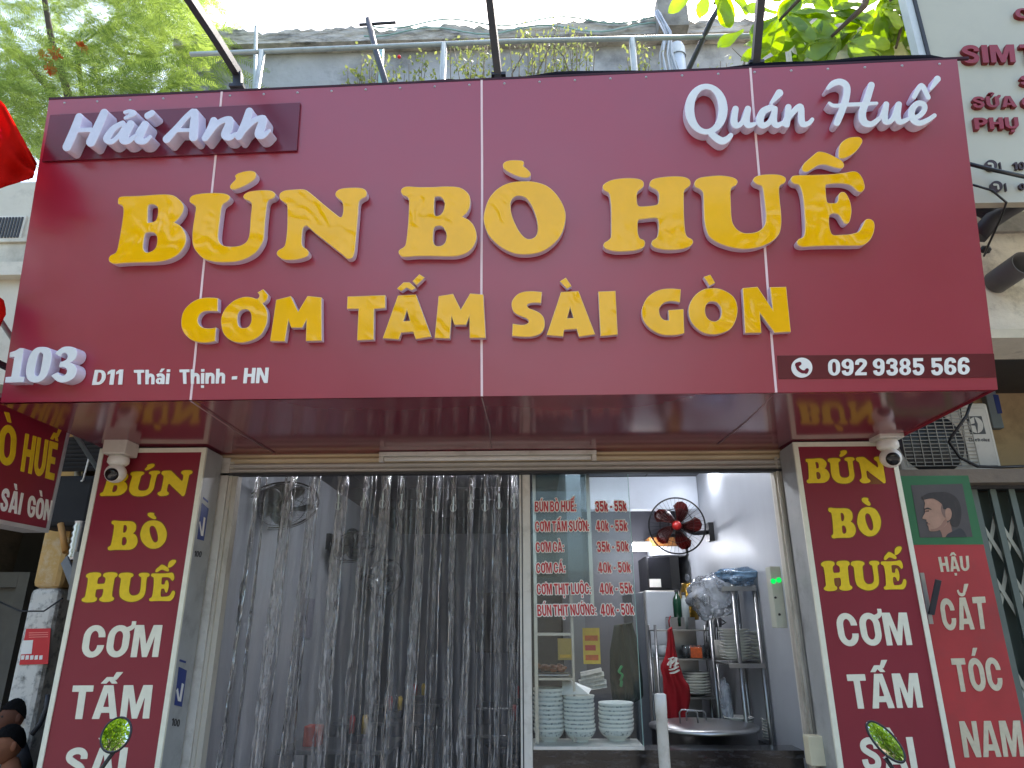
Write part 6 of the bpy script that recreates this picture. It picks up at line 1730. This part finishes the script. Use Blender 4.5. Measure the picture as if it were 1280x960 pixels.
lg = MB(); lg.box(2.11, 6.29, .60, YBk - .002, zl0, zl1); lg.build('ledge_beam', M('grey_brown_concrete', (120, 108, 94), .85, var=.2, vs=3, bump=.004, bs=20), rn)
q = at(1247, 352, y=YC - .02)
pk = MB(); r_ = at(1262, 349, y=YC)[0] - at(1247, 349, y=YC)[0]
pk.lathe([(r_, .11), (r_, -.13), (r_ * .9, -.13), (r_ * .88, .02), (0, .02)], (q[0], YC - .12, q[2]), 28, (-.05, 1, .0))
o = pk.build('vent_pipe', M('grey_pvc_pipe', (88, 86, 84), .5, var=.15)); tag(o, 'short dark grey drain pipe poking out of the cream concrete beam', 'pipe')
# folded awning arm and cables
am = thing('awning_arm', 'dark folded awning with its arm below the grey white board', 'awning', at(1240, 270, y=-.1))
MB().tube([at(1222, 296, y=-.02), at(1240, 275, y=-.06), at(1262, 263, y=-.1), at(1300, 240, y=-.2)], [.05, .05, .04, .045], 10).build('arm', m_dark, am)
crumple(MB(), at(1227, 252, y=.0), (.08, .06, .09), 2.2, 24, 14, .3, 5).build('folded_cloth', M('charcoal_cloth', (70, 70, 74), .85), am)
pole([at(1212, 205, y=-.42), at(1235, 211, y=-.42), at(1290, 223, y=-.42)], .011, 'black_cable', 'thick black cable drooping across the grey white board', 'cable', m_black)
pole([at(1216, 231, y=-.4), at(1240, 238, y=-.4), at(1258, 253, y=-.38), at(1250, 275, y=-.2), at(1236, 305, y=-.05), at(1230, 320, y=.05)], .006, 'thin_cable', 'thin looping cable under the grey white board', 'cable', m_black)
o = crumple(MB(), at(1232, 312, y=.1), (.028, .02, .024), 4.4, 14, 9, .5, 4).build('cable_knot', m_black); tag(o, 'small black cable knot above the dark drain pipe', 'cable')
# air conditioner
YA = .75
ac = thing('air_conditioner', 'dusty white outdoor air conditioner on the ledge behind the right camera', 'air conditioner', at(1190, 585, y=YA))
AC = Plane((at(1120, 584, y=YA)[0], YA, zl1), (1, 0, 0), (0, 0, 1))
a3 = (1100, 480, 6.857)
cx0, cx1_ = at(1118, 540, y=YA)[0], at(1244, 545, y=YA)[0]
zac1 = at(1220, 503, y=YA)[2]
m_ac = M('dusty_white', (188, 182, 168), .55, var=.08, vs=4, dirt=(110, 98, 80), dirt_amt=.45, dirt_s=4)
MB().box(cx0, cx1_, YA, YA + .28, zl1 + .006, zac1).build('case', m_ac, ac, .02)
for x in (cx0 + .1, cx1_ - .1): MB().box(x - .04, x + .04, YA - .01, YA + .29, zl1 + .0005, zl1 + .006).build('foot', m_dark, ac)
ccx, ccz = at(1164, 556, y=YA)[0], at(1164, 553, y=YA)[2]
rad = .20
MB().lathe([(.0, .006), (rad, .006), (rad + .004, 0.001)], (ccx, YA - .001, ccz), 40, (0, -1, 0)).build('fan_opening', m_black, ac)
gr = MB()
for k in range(17):
    z = lerp(zl1 + .05, zac1 - .04, k / 16); gr.box(cx0 + .03, ccx + rad + .06, YA - .016, YA - .012, z - .0022, z + .0022)
for k in range(9):
    x = lerp(cx0 + .03, ccx + rad + .06, k / 8); gr.box(x - .0022, x + .0022, YA - .0205, YA - .0165, zl1 + .05, zac1 - .04)
gr.build('grille', M('grille_wire', (150, 146, 134), .5), ac)
PA = Plane((cx0, YA, zl1), (1, 0, 0), (0, 0, 1))
px_slab('front_panel', PA, [topx(a3, [(690, 205), (880, 205), (905, 225), (1015, 700), (790, 700), (760, 680)])], .0005, .008, [m_ac, m_dark], ac, .002)
m_acd = M('ac_print', (62, 60, 58), .5)
px_slab('emblem', PA, [topx(a3, [(735, 277), (870, 275), (910, 428), (775, 430)])], .0082, .0095, [m_acd], ac)
px_slab('emblem_ring', PA, [topx(a3, [(823 + 62 * math.cos(t) + 10 * math.sin(t), 352 + 68 * math.sin(t)) for t in np.linspace(0, 2 * math.pi, 30, endpoint=False)])], .0097, .0105, [m_ac], ac)
px_slab('emblem_star', PA, strokes(a3, ['808,285,2 826,345,12', '836,418,2 826,345,12', '760,352,2 826,345,12'], .25), .0107, .0115, [m_acd], ac)
words('brand_text', PA, 'Electrolux', [(758, 462), (940, 462), (944, 492), (764, 492)], [m_acd], ac, .02, .0082, .0095, None, a3)
q0, q1 = at(1232, 494, y=YBk - .06), at(1256, 535, y=YBk - .06)
mbx = thing('meter_box', 'grey blue meter box with a dark blue sticker on the brown wall', 'meter box', ((q0[0] + q1[0]) / 2, YBk - .06, q1[2]))
MB().box(q0[0], q1[0], YBk - .06, YBk - .002, q1[2], q0[2] + .1).build('box', M('grey_blue_enamel', (120, 132, 140), .5), mbx, .006)
PX = Plane((q0[0], YBk - .06, 0), (1, 0, 0), (0, 0, 1))
px_slab('sticker', PX, [topx(a3, [(968, 90), (1015, 92), (1050, 250), (1010, 255)])], .0005, .002, [m_bluev], mbx)
pole([at(1214, 502, y=.55), at(1208, 520, y=.55), at(1190, 545, y=.58), at(1186, 552, y=.62), at(1200, 572, y=.62), at(1222, 583, y=.62), at(1250, 584, y=.62), at(1300, 582, y=.62)], .009, 'black_cable', 'black cable sagging in front of the air conditioner', 'cable', m_black)
# folding gate
YF = .72
fg_ = thing('folding_gate', 'dark green folding metal gate with pale lattice bars at the right edge', 'gate', (3.2, YF, 0))
m_gpost = M('grey_green_steel', (96, 106, 98), .5, var=.12)
m_lat = M('pale_lattice', (176, 174, 156), .55, var=.1)
zg = zl0 - .02
xs_ = [at(u, 680, y=YF)[0] for u in (1188, 1207, 1231, 1258, 1284, 1310)]
MB().box(2.11, 4.4, YF + .10, YF + .12, 0, zg).build('backing_sheet', M('dark_green_sheet', (38, 52, 44), .6, var=.15), fg_)
MB().box(2.11, 4.4, YF - .03, YF + .05, zg, zg + .03).build('top_track', m_dark, fg_)
stp = xs_[2] - xs_[1]
n_ = 7
for k in range(-1, n_):
    x = xs_[1] + stp * k
    if x < 2.12: continue
    MB().box(x - .018, x + .018, YF - .012, YF + .012, .02, zg - .001).build('post', m_gpost, fg_)
for k in range(-1, n_ - 1):
    x = xs_[1] + stp * k
    if x < 2.1: continue
    for m_i in range(4):
        z = zg - .16 - m_i * .30 - (.22 if m_i > 1 else 0)
        if z < .2: break
        MB().bar((x, YF + .018, z), (x + stp, YF + .018, z - .28), .022, .004, (0, 1, 0)).build('lattice_bar', m_lat, fg_)
        MB().bar((x, YF + .024, z - .28), (x + stp, YF + .024, z), .022, .004, (0, 1, 0)).build('lattice_bar', m_lat, fg_)
# barber sign
YS = .14
P_ = Plane((2.0, YS, 0), (1, 0, 0), (0, 0, 1))
bs = thing('barber_sign', 'red and green barber sign with a portrait, reading HẬU CẮT TÓC NAM', 'barber sign', (2.45, YS, 0))
xL = at(1126, 640, y=YS)[0] - .08; xR = at(1210, 594.5, y=YS)[0]
zT = at(1200, 594.5, y=YS)[2]; zG = at(1180, 681, y=YS)[2]
MB().box(xL, xR, YS + .002, YS + .09, .1, zT).build('sign_box', m_dark, bs)
MB().box(xL, xR, YS - .002, YS + .0015, .1, zG).build('red_face', M('faded_red', (172, 50, 52), .55, var=.16, vs=3, dirt=(140, 60, 60), dirt_amt=.4, dirt_s=5), bs)
MB().box(xL, xR, YS - .002, YS + .0015, zG + .0005, zT).build('green_face', M('faded_green', (44, 104, 62), .5, var=.12, vs=4), bs)
PBs = Plane((xL, YS - .002, 0), (1, 0, 0), (0, 0, 1))
bc = (1120, 590, 7.385)
pt_ = px_slab('portrait', PBs, [topx(bc, [(138, 122), (612, 108), (708, 598), (222, 606)])], .0003, .0015, [M('portrait_ground', (78, 72, 70), .55, var=.15, vs=6)], bs)
m_pskin = M('portrait_skin', (172, 134, 112), .55, var=.16, vs=18); m_phair = M('portrait_hair', (52, 45, 42), .6, var=.35, vs=60, stretch=(1, 1, .3))
px_slab('portrait_neck', PBs, [topx(bc, [(395, 520), (500, 450), (520, 560), (560, 600), (430, 602), (420, 560)])], .0017, .0024, [M('portrait_shade', (150, 112, 94), .55, var=.1)], bs)
px_slab('portrait_face', PBs, [outl(bc, '262,255 300,235 400,250 470,330 470,470 440,510 390,540 340,548 308,540 300,505! 285,480 297,468 280,455 282,440 246,430 250,410 270,370 262,330 268,290')], .0026, .0033, [m_pskin], bs)
px_slab('portrait_shade', PBs, [outl(bc, '330,545! 390,538 440,508 468,470 470,430 440,450 415,490 370,520 320,530')], .0035, .0042, [M('portrait_shade', ())], bs)
px_slab('portrait_fade', PBs, [outl(bc, '425,300 445,345 500,345 470,400 452,420 430,390 415,340')], .0035, .0041, [M('portrait_stubble', (128, 102, 90), .6, var=.15, vs=60)], bs)
px_slab('portrait_hair', PBs, [outl(bc, '250,258! 240,230 300,195 390,185 480,190 560,240 600,330 600,430 575,500 520,500 500,460 515,400 500,340 440,345 425,300 380,262 330,245')], .0035, .0042, [m_phair], bs)
px_slab('portrait_ear', PBs, [outl(bc, '455,370 470,335 500,340 515,380 505,430 480,450 462,430')], .0044, .0051, [m_pskin], bs)
px_slab('portrait_brow', PBs, strokes(bc, ['262,345,5 290,335,7 325,345,4', '275,362,4 300,360,6'], .25), .0053, .006, [m_phair], bs)
px_slab('portrait_mouth', PBs, strokes(bc, ['285,478,3 312,480,3'], .2), .0053, .006, [M('portrait_lip', (110, 70, 62), .5)], bs)
px_slab('portrait_shirt', PBs, [outl(bc, '455,602! 480,570 530,545 590,520 630,550 655,600!')], .0026, .0033, [m_dark], bs)
for tx, q in (('HẬU', ((616, 116), (738, 111), (743, 171), (628, 176))), ('CẮT', ((618, 282), (804, 274), (821, 403), (640, 411))), ('TÓC', ((667, 522), (858, 517), (882, 651), (690, 656))), ('NAM', ((700, 773), (944, 770), (964, 914), (722, 918)))):
    words('lettering', PBs, tx, q, [M('aged_cream', (206, 196, 168), .55, var=.1, vs=40)], bs, .068, .0003, .0018, None, cr_)
hk = thing('door_latch', 'grey steel latch arm fixed to the right edge of the crimson pillar sign', 'latch', at(1160, 760, y=.02))
MB().bar(at(1152, 716, y=.05), at(1164, 780, y=.05), .02, .008, (0, 1, 0)).build('plate', m_alu, hk)
MB().bar(at(1164, 768, y=.03), at(1173, 725, y=-.03), .025, .012, (0, 1, 0)).build('lever', m_darksteel, hk)
# ------------------------------------------------------------------ feathery flame tree at the left
m_flame = leaf_mat('flame_leaf', (70, 94, 46), (140, 162, 84), .40, 1.2, .03)
m_flower = leaf_mat('flame_flower', (176, 84, 46), (196, 116, 66), .2, 6, .03)
ftree = thing('flame_tree', 'feathery green flame tree with a few orange flowers at the upper left', 'tree', (-5.2, 3.2, 0))
MB().tube([(-5.2, 3.6, -.13), (-5.1, 3.5, 2.5), (-4.8, 3.3, 4.6), (-4.5, 3.0, 5.6)], [.24, .2, .16, .13], 12).build('trunk', m_bark, ftree)
def limb(pts, r0, r1, par, m=m_bark):
    MB().tube(pts, list(np.linspace(r0, r1, len(pts))), 8).build('branch', m, par)
root = np.array((-4.5, 3.0, 5.6))
limb([root, at(88, 130, y=2.4), at(80, 100, y=2.3), at(65, 55, y=2.2), at(55, -5, y=2.1), at(48, -70, y=2.0)], .05, .022, ftree)
limb([root, at(60, 110, y=2.6), at(35, 80, y=2.5), at(5, 60, y=2.4)], .05, .02, ftree)
limb([root, at(95, 60, y=3.6), at(125, 38, y=3.5), at(155, 66, y=3.4), at(190, 72, y=3.4), at(226, 62, y=3.4)], .035, .009, ftree)
limb([root, at(150, 150, y=3.8), at(210, 110, y=3.9), at(280, 80, y=4)], .06, .015, ftree)
rr = random.Random(21)
def frond(mb, base, dirv, L, npair, plen, droop, m=0):
    d = Vector(dirv).normalized(); side = d.cross(Vector((0, 0, 1)))
    if side.length < .1: side = Vector((1, 0, 0))
    side.normalize(); tilt = rr.uniform(-.5, .5)
    nrm = (side.cross(d)).normalized()
    side = (side * math.cos(tilt) + nrm * math.sin(tilt)).normalized()
    p = Vector(base); st = L / npair; vs = []; fs = []
    for i in range(npair):
        d = (d + Vector((0, 0, -droop / npair))).normalized(); p = p + d * st
        s = math.sin(math.pi * (i + .8) / (npair + .9)) ** .55
        for sg in (-1, 1):
            ax = (side * sg * .88 + d * .42 + Vector((0, 0, -.10 * (i % 3)))).normalized()
            tip = p + ax * plen * s * rr.uniform(.85, 1.1)
            wv = d * st * .33
            k = len(vs)
            vs += [p - wv * .5, p + wv * .5, lerp(p, tip, .6) + wv * .9, tip, lerp(p, tip, .6) - wv * .6]
            fs.append((k, k + 1, k + 2, k + 3, k + 4))
    mb.add(vs, fs, m)
fm = MB()
cnt = 0
while cnt < 2600:
    u = rr.uniform(-80, 330); v = rr.uniform(-110, 185); y = rr.uniform(1.2, 5.2)
    if v < 40 and u > 250: continue
    if u > 285 and y < 3.0: continue
    if u > 310 and v < 60: continue
    nz_ = NZ.noise(Vector((u * .016, v * .02, y * .4)))
    lim = -.14 if (v < 60 and u < 150) else -.6
    if v < 30 and u < 50: lim = .02
    if nz_ < lim: continue
    b_ = at(u, v, y=y)
    an = rr.uniform(0, 6.28)
    frond(fm, b_, (math.cos(an), math.sin(an) * .8, rr.uniform(-.25, .3)), rr.uniform(.40, .62), 30, rr.uniform(.065, .10), rr.uniform(.3, 1.0))
    cnt += 1
fm.build('crown', m_flame, ftree, fixn=False)
for g_ in range(5):
    u, v = (rr.gauss(62, 8), rr.gauss(77, 5)) if g_ < 4 else (rr.gauss(84, 16), rr.gauss(60, 10))
    c0_ = at(u, v, y=1.7 + rr.uniform(-.1, .1)); fl_ = MB(); vs = [Vector(c0_)]; fs = []
    for j_ in range(22):
        a_ = Vector((rr.gauss(0, 1), rr.gauss(0, 1), rr.gauss(0, 1))).normalized(); b2 = a_.orthogonal().normalized(); q_ = vs[0] + a_ * rr.uniform(0, .03)
        k_ = len(vs); vs += [q_ + a_ * .03 + b2 * .014, q_ + a_ * .055, q_ + a_ * .03 - b2 * .014]; fs.append((0, k_, k_ + 1, k_ + 2))
    fl_.add(vs, fs); fl_.build('flower', m_flower, ftree, fixn=False)
# palm tips just over the concrete wall
plm = thing('palm', 'spiky palm fronds showing over the concrete wall at the left', 'palm', (at(280, 30, y=5.2)[0], 5.2, 0))
pm = MB(); c_ = at(272, 52, y=5.2)
for k in range(13):
    a_ = rr.uniform(-1.5, 1.5); d = Vector((math.sin(a_), rr.uniform(-.6, .6), math.cos(a_) * .9 + .1)).normalized(); s_ = Vector((d.z, 0, -d.x)).normalized() * .02
    b_ = Vector(c_); L_ = rr.uniform(.35, .6)
    pm.add([b_, b_ + d * L_ * .5 + s_, b_ + d * L_ + Vector((0, 0, -.04)), b_ + d * L_ * .5 - s_], [(0, 1, 2, 3)])
pm.build('fronds', m_flame, plm, fixn=False)
MB().tube([(c_[0], 5.2, -.13), (c_[0] + .1, 5.2, 3), tuple(c_)], [.12, .1, .07], 10).build('trunk', m_bark, plm)
# ------------------------------------------------------------------ broad-leaved tree at the upper right
m_big = leaf_mat('almond_leaf', (66, 102, 28), (136, 168, 42), .5, 1.5, .05)
at_tree = thing('almond_tree', 'broad leaved tree with big backlit yellow green leaves over the right of the sign', 'tree', (3.7, -1.9, 0))
MB().tube([(3.7, -1.9, -.02), (3.68, -1.85, 2.4), (3.5, -1.7, 4.6), (3.2, -1.4, 6.2)], [.2, .17, .14, .11], 12).build('trunk', m_bark, at_tree)
hub = np.array((3.2, -1.4, 6.2))
limb([hub, (2.7, -.8, 6.6), at(1100, -70, y=.05), at(1080, 8, y=.0), at(1040, 45, y=-.05)], .06, .010, at_tree)
limb([at(1085, -40, y=.05), at(1010, -12, y=.2), at(960, 40, y=.1)], .022, .008, at_tree)
limb([at(1085, -40, y=.05), at(1130, 20, y=.2), at(1120, 60, y=.1)], .022, .008, at_tree)
limb([at(1010, -60, y=.2), at(905, -35, y=.2), at(893, 5, y=.2)], .02, .008, at_tree)
def bigleaf(mb, b_, tip_dir, L, W_, nrm, fold=.18):
    d = Vector(tip_dir).normalized(); n = Vector(nrm); n = (n - d * n.dot(d)).normalized(); s = d.cross(n)
    prof = [(0, .02), (.06, .10), (.2, .22), (.4, .38), (.6, .49), (.78, .5), (.9, .38), (.97, .2), (1, .03)]
    vs = []; b_ = Vector(b_)
    for t, w_ in prof:
        c_ = b_ + d * L * t - n * (L * .16 * t * t)
        for q in (-1, -.5, 0, .5, 1):
            vs.append(c_ + s * W_ * w_ * q + n * (abs(q) * W_ * w_ * fold + .010 * math.sin(9 * t + q * 2)))
    mb.add(vs, [(i * 5 + q, i * 5 + q + 1, i * 5 + q + 6, i * 5 + q + 5) for i in range(len(prof) - 1) for q in range(4)], 0, True)
lm = MB()
# clusters: (u, v) of the shoot tip, leaves radiating mostly downwards
CLU = [(978, 18, .0, 7), (1030, 15, .1, 7), (1052, 50, .0, 5), (1100, 8, .1, 7), (1078, 35, .25, 6), (1138, 12, .15, 6), (985, 58, .25, 5), (885, -18, .0, 4), (903, -20, .1, 3), (1010, -15, .3, 7), (1060, -30, .2, 7),
       (1125, -10, .3, 6), (935, 35, .3, 3), (1150, -30, .2, 6), (1120, 40, .3, 5), (1010, 40, .35, 5)]
for (u, v, y, n_) in CLU:
    c_ = np.array(at(u, v, y=y))
    for k in range(int(n_ * 1.7)):
        a_ = rr.uniform(-2.0, 2.0)
        d = np.array((math.sin(a_), rr.uniform(-.5, .5), -math.cos(a_) * .8 - .15))
        L = rr.uniform(.19, .29)
        nrm = (rr.uniform(-.35, .35), -1 + rr.uniform(-.2, .2), rr.uniform(-.1, .5))
        bigleaf(lm, c_ + d * .04, d, L, L * rr.uniform(.40, .5), nrm)
lm.build('crown', m_big, at_tree, fixn=False)
# ------------------------------------------------------------------ small shrubs on the terrace
m_shrub = leaf_mat('shrub_leaf', (92, 108, 60), (150, 158, 92), .4, 6, .05)
m_twig = M('twig', (104, 92, 72), .9)
def shrub(u0, u1, vtop, y, nst, nleaf, lab):
    nleaf = int(nleaf * 1.5)
    c_ = at((u0 + u1) / 2, 100, y=y)
    t = thing('terrace_shrub', lab, 'shrub', (c_[0], y, 4.5), 'shrubs along the terrace')
    pot = MB().lathe([(.10, .0), (.14, .2), (.15, .2), (.13, .18), (0, .17)], (c_[0], y, 4.5), 16); pot.build('pot', M('grey_pot', (110, 100, 92), .8), t)
    tw = MB(); lf = MB()
    for k in range(nst):
        u = lerp(u0, u1, (k + .5) / nst) + rr.uniform(-6, 6); v = vtop + rr.uniform(0, 30)
        e = Vector(at(u, v, y=y + rr.uniform(-.2, .2))); b_ = Vector((c_[0] + rr.uniform(-.08, .08), y, 4.68))
        m_ = lerp(b_, e, .5) + Vector((rr.uniform(-.08, .08), rr.uniform(-.05, .05), .05))
        tw.tube([b_, m_, e], [.008, .006, .003], 5)
        for j_ in range(nleaf):
            t_ = rr.uniform(.25, 1.05); p = lerp(lerp(b_, m_, min(1, t_)), lerp(m_, e, min(1, t_)), min(1, t_)) + Vector((rr.gauss(0, .05), rr.gauss(0, .05), rr.gauss(0, .05)))
            a_ = Vector((rr.gauss(0, 1), rr.gauss(0, 1), rr.gauss(0, .6))).normalized(); b2 = a_.orthogonal().normalized() * .014; L = rr.uniform(.035, .06)
            lf.add([p, p + a_ * L * .5 + b2, p + a_ * L, p + a_ * L * .5 - b2], [(0, 1, 2, 3)])
    tw.build('stems', m_twig, t); lf.build('leaves', m_shrub, t, fixn=False)
shrub(436, 490, 66, 1.5, 10, 54, 'low pale shrub by the leaning pole on the terrace')
shrub(488, 548, 72, 1.7, 10, 54, 'low shrub on the terrace left of the second railing post')
shrub(566, 618, 40, 1.5, 11, 57, 'tall thin shrub on the terrace left of the middle stay')
shrub(640, 700, 30, 1.4, 11, 48, 'tallest sparse shrub on the terrace right of the middle stay')
shrub(690, 742, 32, 1.6, 11, 48, 'yellowish shrub on the terrace before the white pipe')
shrub(786, 818, 56, 1.6, 9, 41, 'narrow yellowish shrub beside the third railing post')
shrub(862, 930, 76, 1.5, 10, 41, 'low shrub on the terrace under the diagonal strut')
o = MB().ell(at(499, 71, y=1.6), (.018, .018, .018), 10, 8).build('red_blossom', M('bright_red', (230, 40, 50), .6)); tag(o, 'single red blossom on the low terrace shrub', 'flower')
tw = MB()
for (a, b_) in (((672, 90), (700, 20)), ((640, 92), (660, 48)), ((712, 92), (690, 55)), ((935, 92), (915, 60)), ((920, 92), (945, 55))):
    p = at(*a, y=1.3); q = at(*b_, y=1.4); tw.tube([p - (0, 0, .6), p, lerp(p, q, .5) + (.03, 0, .02), q], [.008, .007, .005, .003], 5)
o = tw.build('dry_twigs', m_twig); tag(o, 'bare dry twigs among the terrace shrubs', 'twigs')
# far pale building at the right behind the leaves
fb_ = thing('far_house', 'pale blue grey house glimpsed behind the big leaves', 'house', (at(1040, 60, y=9)[0], 9, 0))
a, b_ = at(1000, 52, y=9), at(1150, 52, y=9)
MB().box(a[0], b_[0], 9, 12, 0, a[2]).build('wall', M('pale_blue_render', (176, 192, 200), .8, var=.08), fb_)
MB().box(a[0] + .5, a[0] + 1.3, 8.98, 8.999, a[2] - 1.6, a[2] - .5).build('window', m_dark, fb_)

# ------------------------------------------------------------------ motorbikes parked in front (only mirrors reach the picture)
m_mirror = M('mirror_glass', (238, 240, 240), .02, metal=1.0, var=.01)
m_mblue = M('motorbike_paint', (40, 46, 60), .25, coat=.6)
def motorbike(mc_, side, tgt, size, name_lab, paint, roll=0.0):
    mc_ = np.array(mc_, float)
    v1 = CAM - mc_; v2 = np.array(tgt, float) - mc_
    face = v1 / np.linalg.norm(v1) + v2 / np.linalg.norm(v2)
    x0 = mc_[0] - side * .34; y0 = mc_[1] + .05
    t = thing('motorbike', name_lab, 'motorbike', (x0, y0 - .4, 0))
    zh = 1.02
    def wheel(y):
        o = MB()
        o.lathe([(.20, -.035), (.25, -.045), (.27, -.02), (.275, 0), (.27, .02), (.25, .045), (.20, .035)], (x0, y, .275), 32, (1, 0, 0)); w_ = o.build('wheel', m_black, t)
        MB().lathe([(.0, -.03), (.19, -.02), (.20, -.03), (.20, .03), (.19, .02), (0, .03)], (x0, y, .275), 24, (1, 0, 0)).build('rim', m_alu, w_)
    yf, yr_ = y0 + .35, y0 - .88
    wheel(yf); wheel(yr_)
    for s_ in (-1, 1): MB().tube([(x0 + s_ * .06, yf, .275), (x0 + s_ * .06, y0 + .12, .72), (x0 + s_ * .03, y0 + .03, .95)], .018, 8).build('fork', m_steel, t)
    MB().tube([(x0 - .34, y0 - .10, zh), (x0 - .22, y0 - .01, zh + .02), (x0, y0 + .03, zh - .03), (x0 + .22, y0 - .01, zh + .02), (x0 + .34, y0 - .10, zh)], .012, 8).build('handlebar', m_black, t)
    MB().obox((x0, y0 + .14, .9), (.10, 0, 0), (0, .08, .02), (0, -.02, .09)).build('headlamp', m_steel, t, .03)
    MB().obox((x0, y0 - .38, .62), (.11, 0, 0), (0, .50, 0), (0, 0, .13)).build('body', paint, t, .06)
    MB().obox((x0, y0 - .55, .80), (.12, 0, 0), (0, .36, 0), (0, 0, .035)).build('seat', m_black, t, .03)
    MB().obox((x0, y0 + .02, .64), (.16, 0, 0), (0, .02, .05), (0, -.06, .2)).build('leg_shield', paint, t, .015)
    MB().tube([(x0 - .08, y0 - .3, .4), (x0 - .22, y0 - .34, 0)], .010, 8).build('side_stand', m_dark, t)
    for s_ in (-1, 1):
        c_ = mc_ + (np.array((0, 0, 0)) if s_ == side else np.array((-side * .68, 0, 0)))
        n_ = np.array(face, float); n_ /= np.linalg.norm(n_)
        if s_ != side: n_[0] = -n_[0]
        rx, rz = size
        a_ = np.cross((0, 0, 1), n_); a_ /= np.linalg.norm(a_); b_ = np.cross(n_, a_)
        cr_2, sr_2 = math.cos(roll), math.sin(roll) * (1 if s_ == side else -1)
        a_, b_ = cr_2 * a_ + sr_2 * b_, -sr_2 * a_ + cr_2 * b_
        def dome(k0, off, curv, sg=1):
            vs = [c_ + n_ * (off + curv)]; mb = MB()
            for i in range(1, 7):
                r_ = i / 6 * k0
                for j_ in range(36):
                    q = 2 * math.pi * j_ / 36
                    vs.append(c_ + n_ * (off + curv * (1 - (i / 6) ** 2)) + a_ * rx * r_ * math.cos(q) + b_ * rz * r_ * math.sin(q))
            fs = [(0, 1 + j_, 1 + (j_ + 1) % 36) for j_ in range(36)]
            for i in range(5):
                for j_ in range(36): fs.append((1 + i * 36 + j_, 1 + i * 36 + (j_ + 1) % 36, 1 + (i + 1) * 36 + (j_ + 1) % 36, 1 + (i + 1) * 36 + j_))
            return mb.add(vs, fs, 0, True)
        h_ = dome(1.0, 0.0, -.028).build('mirror', m_black, t)
        rim = MB().tube([c_ + a_ * rx * math.cos(q) + b_ * rz * math.sin(q) for q in np.linspace(0, 2 * math.pi, 37)], .0035, 6, caps=False); rim.build('mirror_rim', m_black, h_)
        dome(.97, .001, .0015).build('mirror_glass', m_mirror, h_)
        sx = 1 if c_[0] > x0 else -1
        MB().tube([c_ - n_ * .02 - (0, 0, rz * .6), c_ - n_ * .03 + (-sx * .05, 0, -rz - .05), (x0 + sx * .24, y0 - .02, zh + .02)], .006, 8).build('mirror_stem', m_black, h_)
    return t
c_ = at(145, 918.5, y=-1.25)
motorbike(c_, 1, (-7.3, -10.5, 5.0), (.045, .048), 'motorbike with a round black mirror in front of the left pillar sign', m_mblue)
c_ = at(1107, 927, y=-1.30)
motorbike(c_, -1, (6.2, -9.5, 5.3), (.030, .062), 'motorbike with a tilted oval mirror in front of the right pillar sign', M('motorbike_red', (120, 22, 24), .25, coat=.6), .62)

# ------------------------------------------------------------------ across the street (seen only in reflections)
def opp_house(x0, x1, h, col, label):
    t = thing('opposite_house', label, 'house', ((x0 + x1) / 2, -17, 0))
    MB().box(x0, x1, -21, -15, -.13, h).build('wall', M('opp_%d' % int(x0 * 10), col, .85, var=.08), t)
    for fl in range(int(h // 3)):
        for k in range(3):
            x = lerp(x0, x1, (k + .5) / 3)
            MB().box(x - .6, x + .6, -15.0 + .001, -14.96, fl * 3 + 1.0, fl * 3 + 2.5).build('window', m_dark, t)
opp_house(-16, -8.5, 6.2, (141, 135, 115), 'cream house across the street, leftmost')
opp_house(-8, -2.5, 3.3, (128, 133, 136), 'low grey blue house across the street')
opp_house(-2, 4, 2.9, (148, 141, 126), 'lowest pale house across the street')
opp_house(4.5, 11, 6.6, (122, 108, 92), 'brown house across the street')
opp_house(11.5, 18, 5.2, (136, 136, 131), 'grey house across the street, rightmost')
m_opp = leaf_mat('street_leaf', (52, 90, 24), (112, 146, 42), .4, .8, .05)
def street_tree(x, y, h, r, label):
    t = thing('street_tree', label, 'tree', (x, y, -.13), 'trees across the street')
    MB().tube([(x, y, -.13), (x + .1, y, h * .4), (x, y + .2, h * .7)], [.22, .18, .1], 10).build('trunk', m_bark, t)
    for k in range(5):
        a_ = k * 1.26
        MB().tube([(x + .08, y, h * .45), (x + r * .5 * math.cos(a_), y + r * .5 * math.sin(a_), h * .75)], [.09, .03], 7).build('branch', m_bark, t)
    mb = MB()
    cl_c = [Vector((x + rr.gauss(0, r * .45), y + rr.gauss(0, r * .45), h * .8 + rr.gauss(0, r * .28))) for _ in range(26)]
    for k in range(4200):
        c_ = rr.choice(cl_c); p = c_ + Vector((rr.gauss(0, r * .2), rr.gauss(0, r * .2), rr.gauss(0, r * .15)))
        a_ = Vector((rr.gauss(0, 1), rr.gauss(0, 1), rr.gauss(0, .6))).normalized(); b_ = a_.orthogonal().normalized() * .09
        mb.add([p, p + a_ * .13 + b_, p + a_ * .26, p + a_ * .13 - b_], [(0, 1, 2, 3)])
    mb.build('crown', m_opp, t, fixn=False)
for x, y, h, r, nm in ((-7.5, -10.5, 6.2, 2.9, 'leafy street tree across the road, to the left'), (-3.0, -12, 3.6, 1.2, 'smaller street tree across the road, near the middle'),
                       (6.2, -9.5, 6.6, 3.0, 'large street tree across the road, to the right'), (11.5, -11, 7.0, 2.8, 'street tree across the road, far right'), (-13, -11, 6.5, 2.6, 'street tree across the road, far left')):
    street_tree(x, y, h, r, nm)
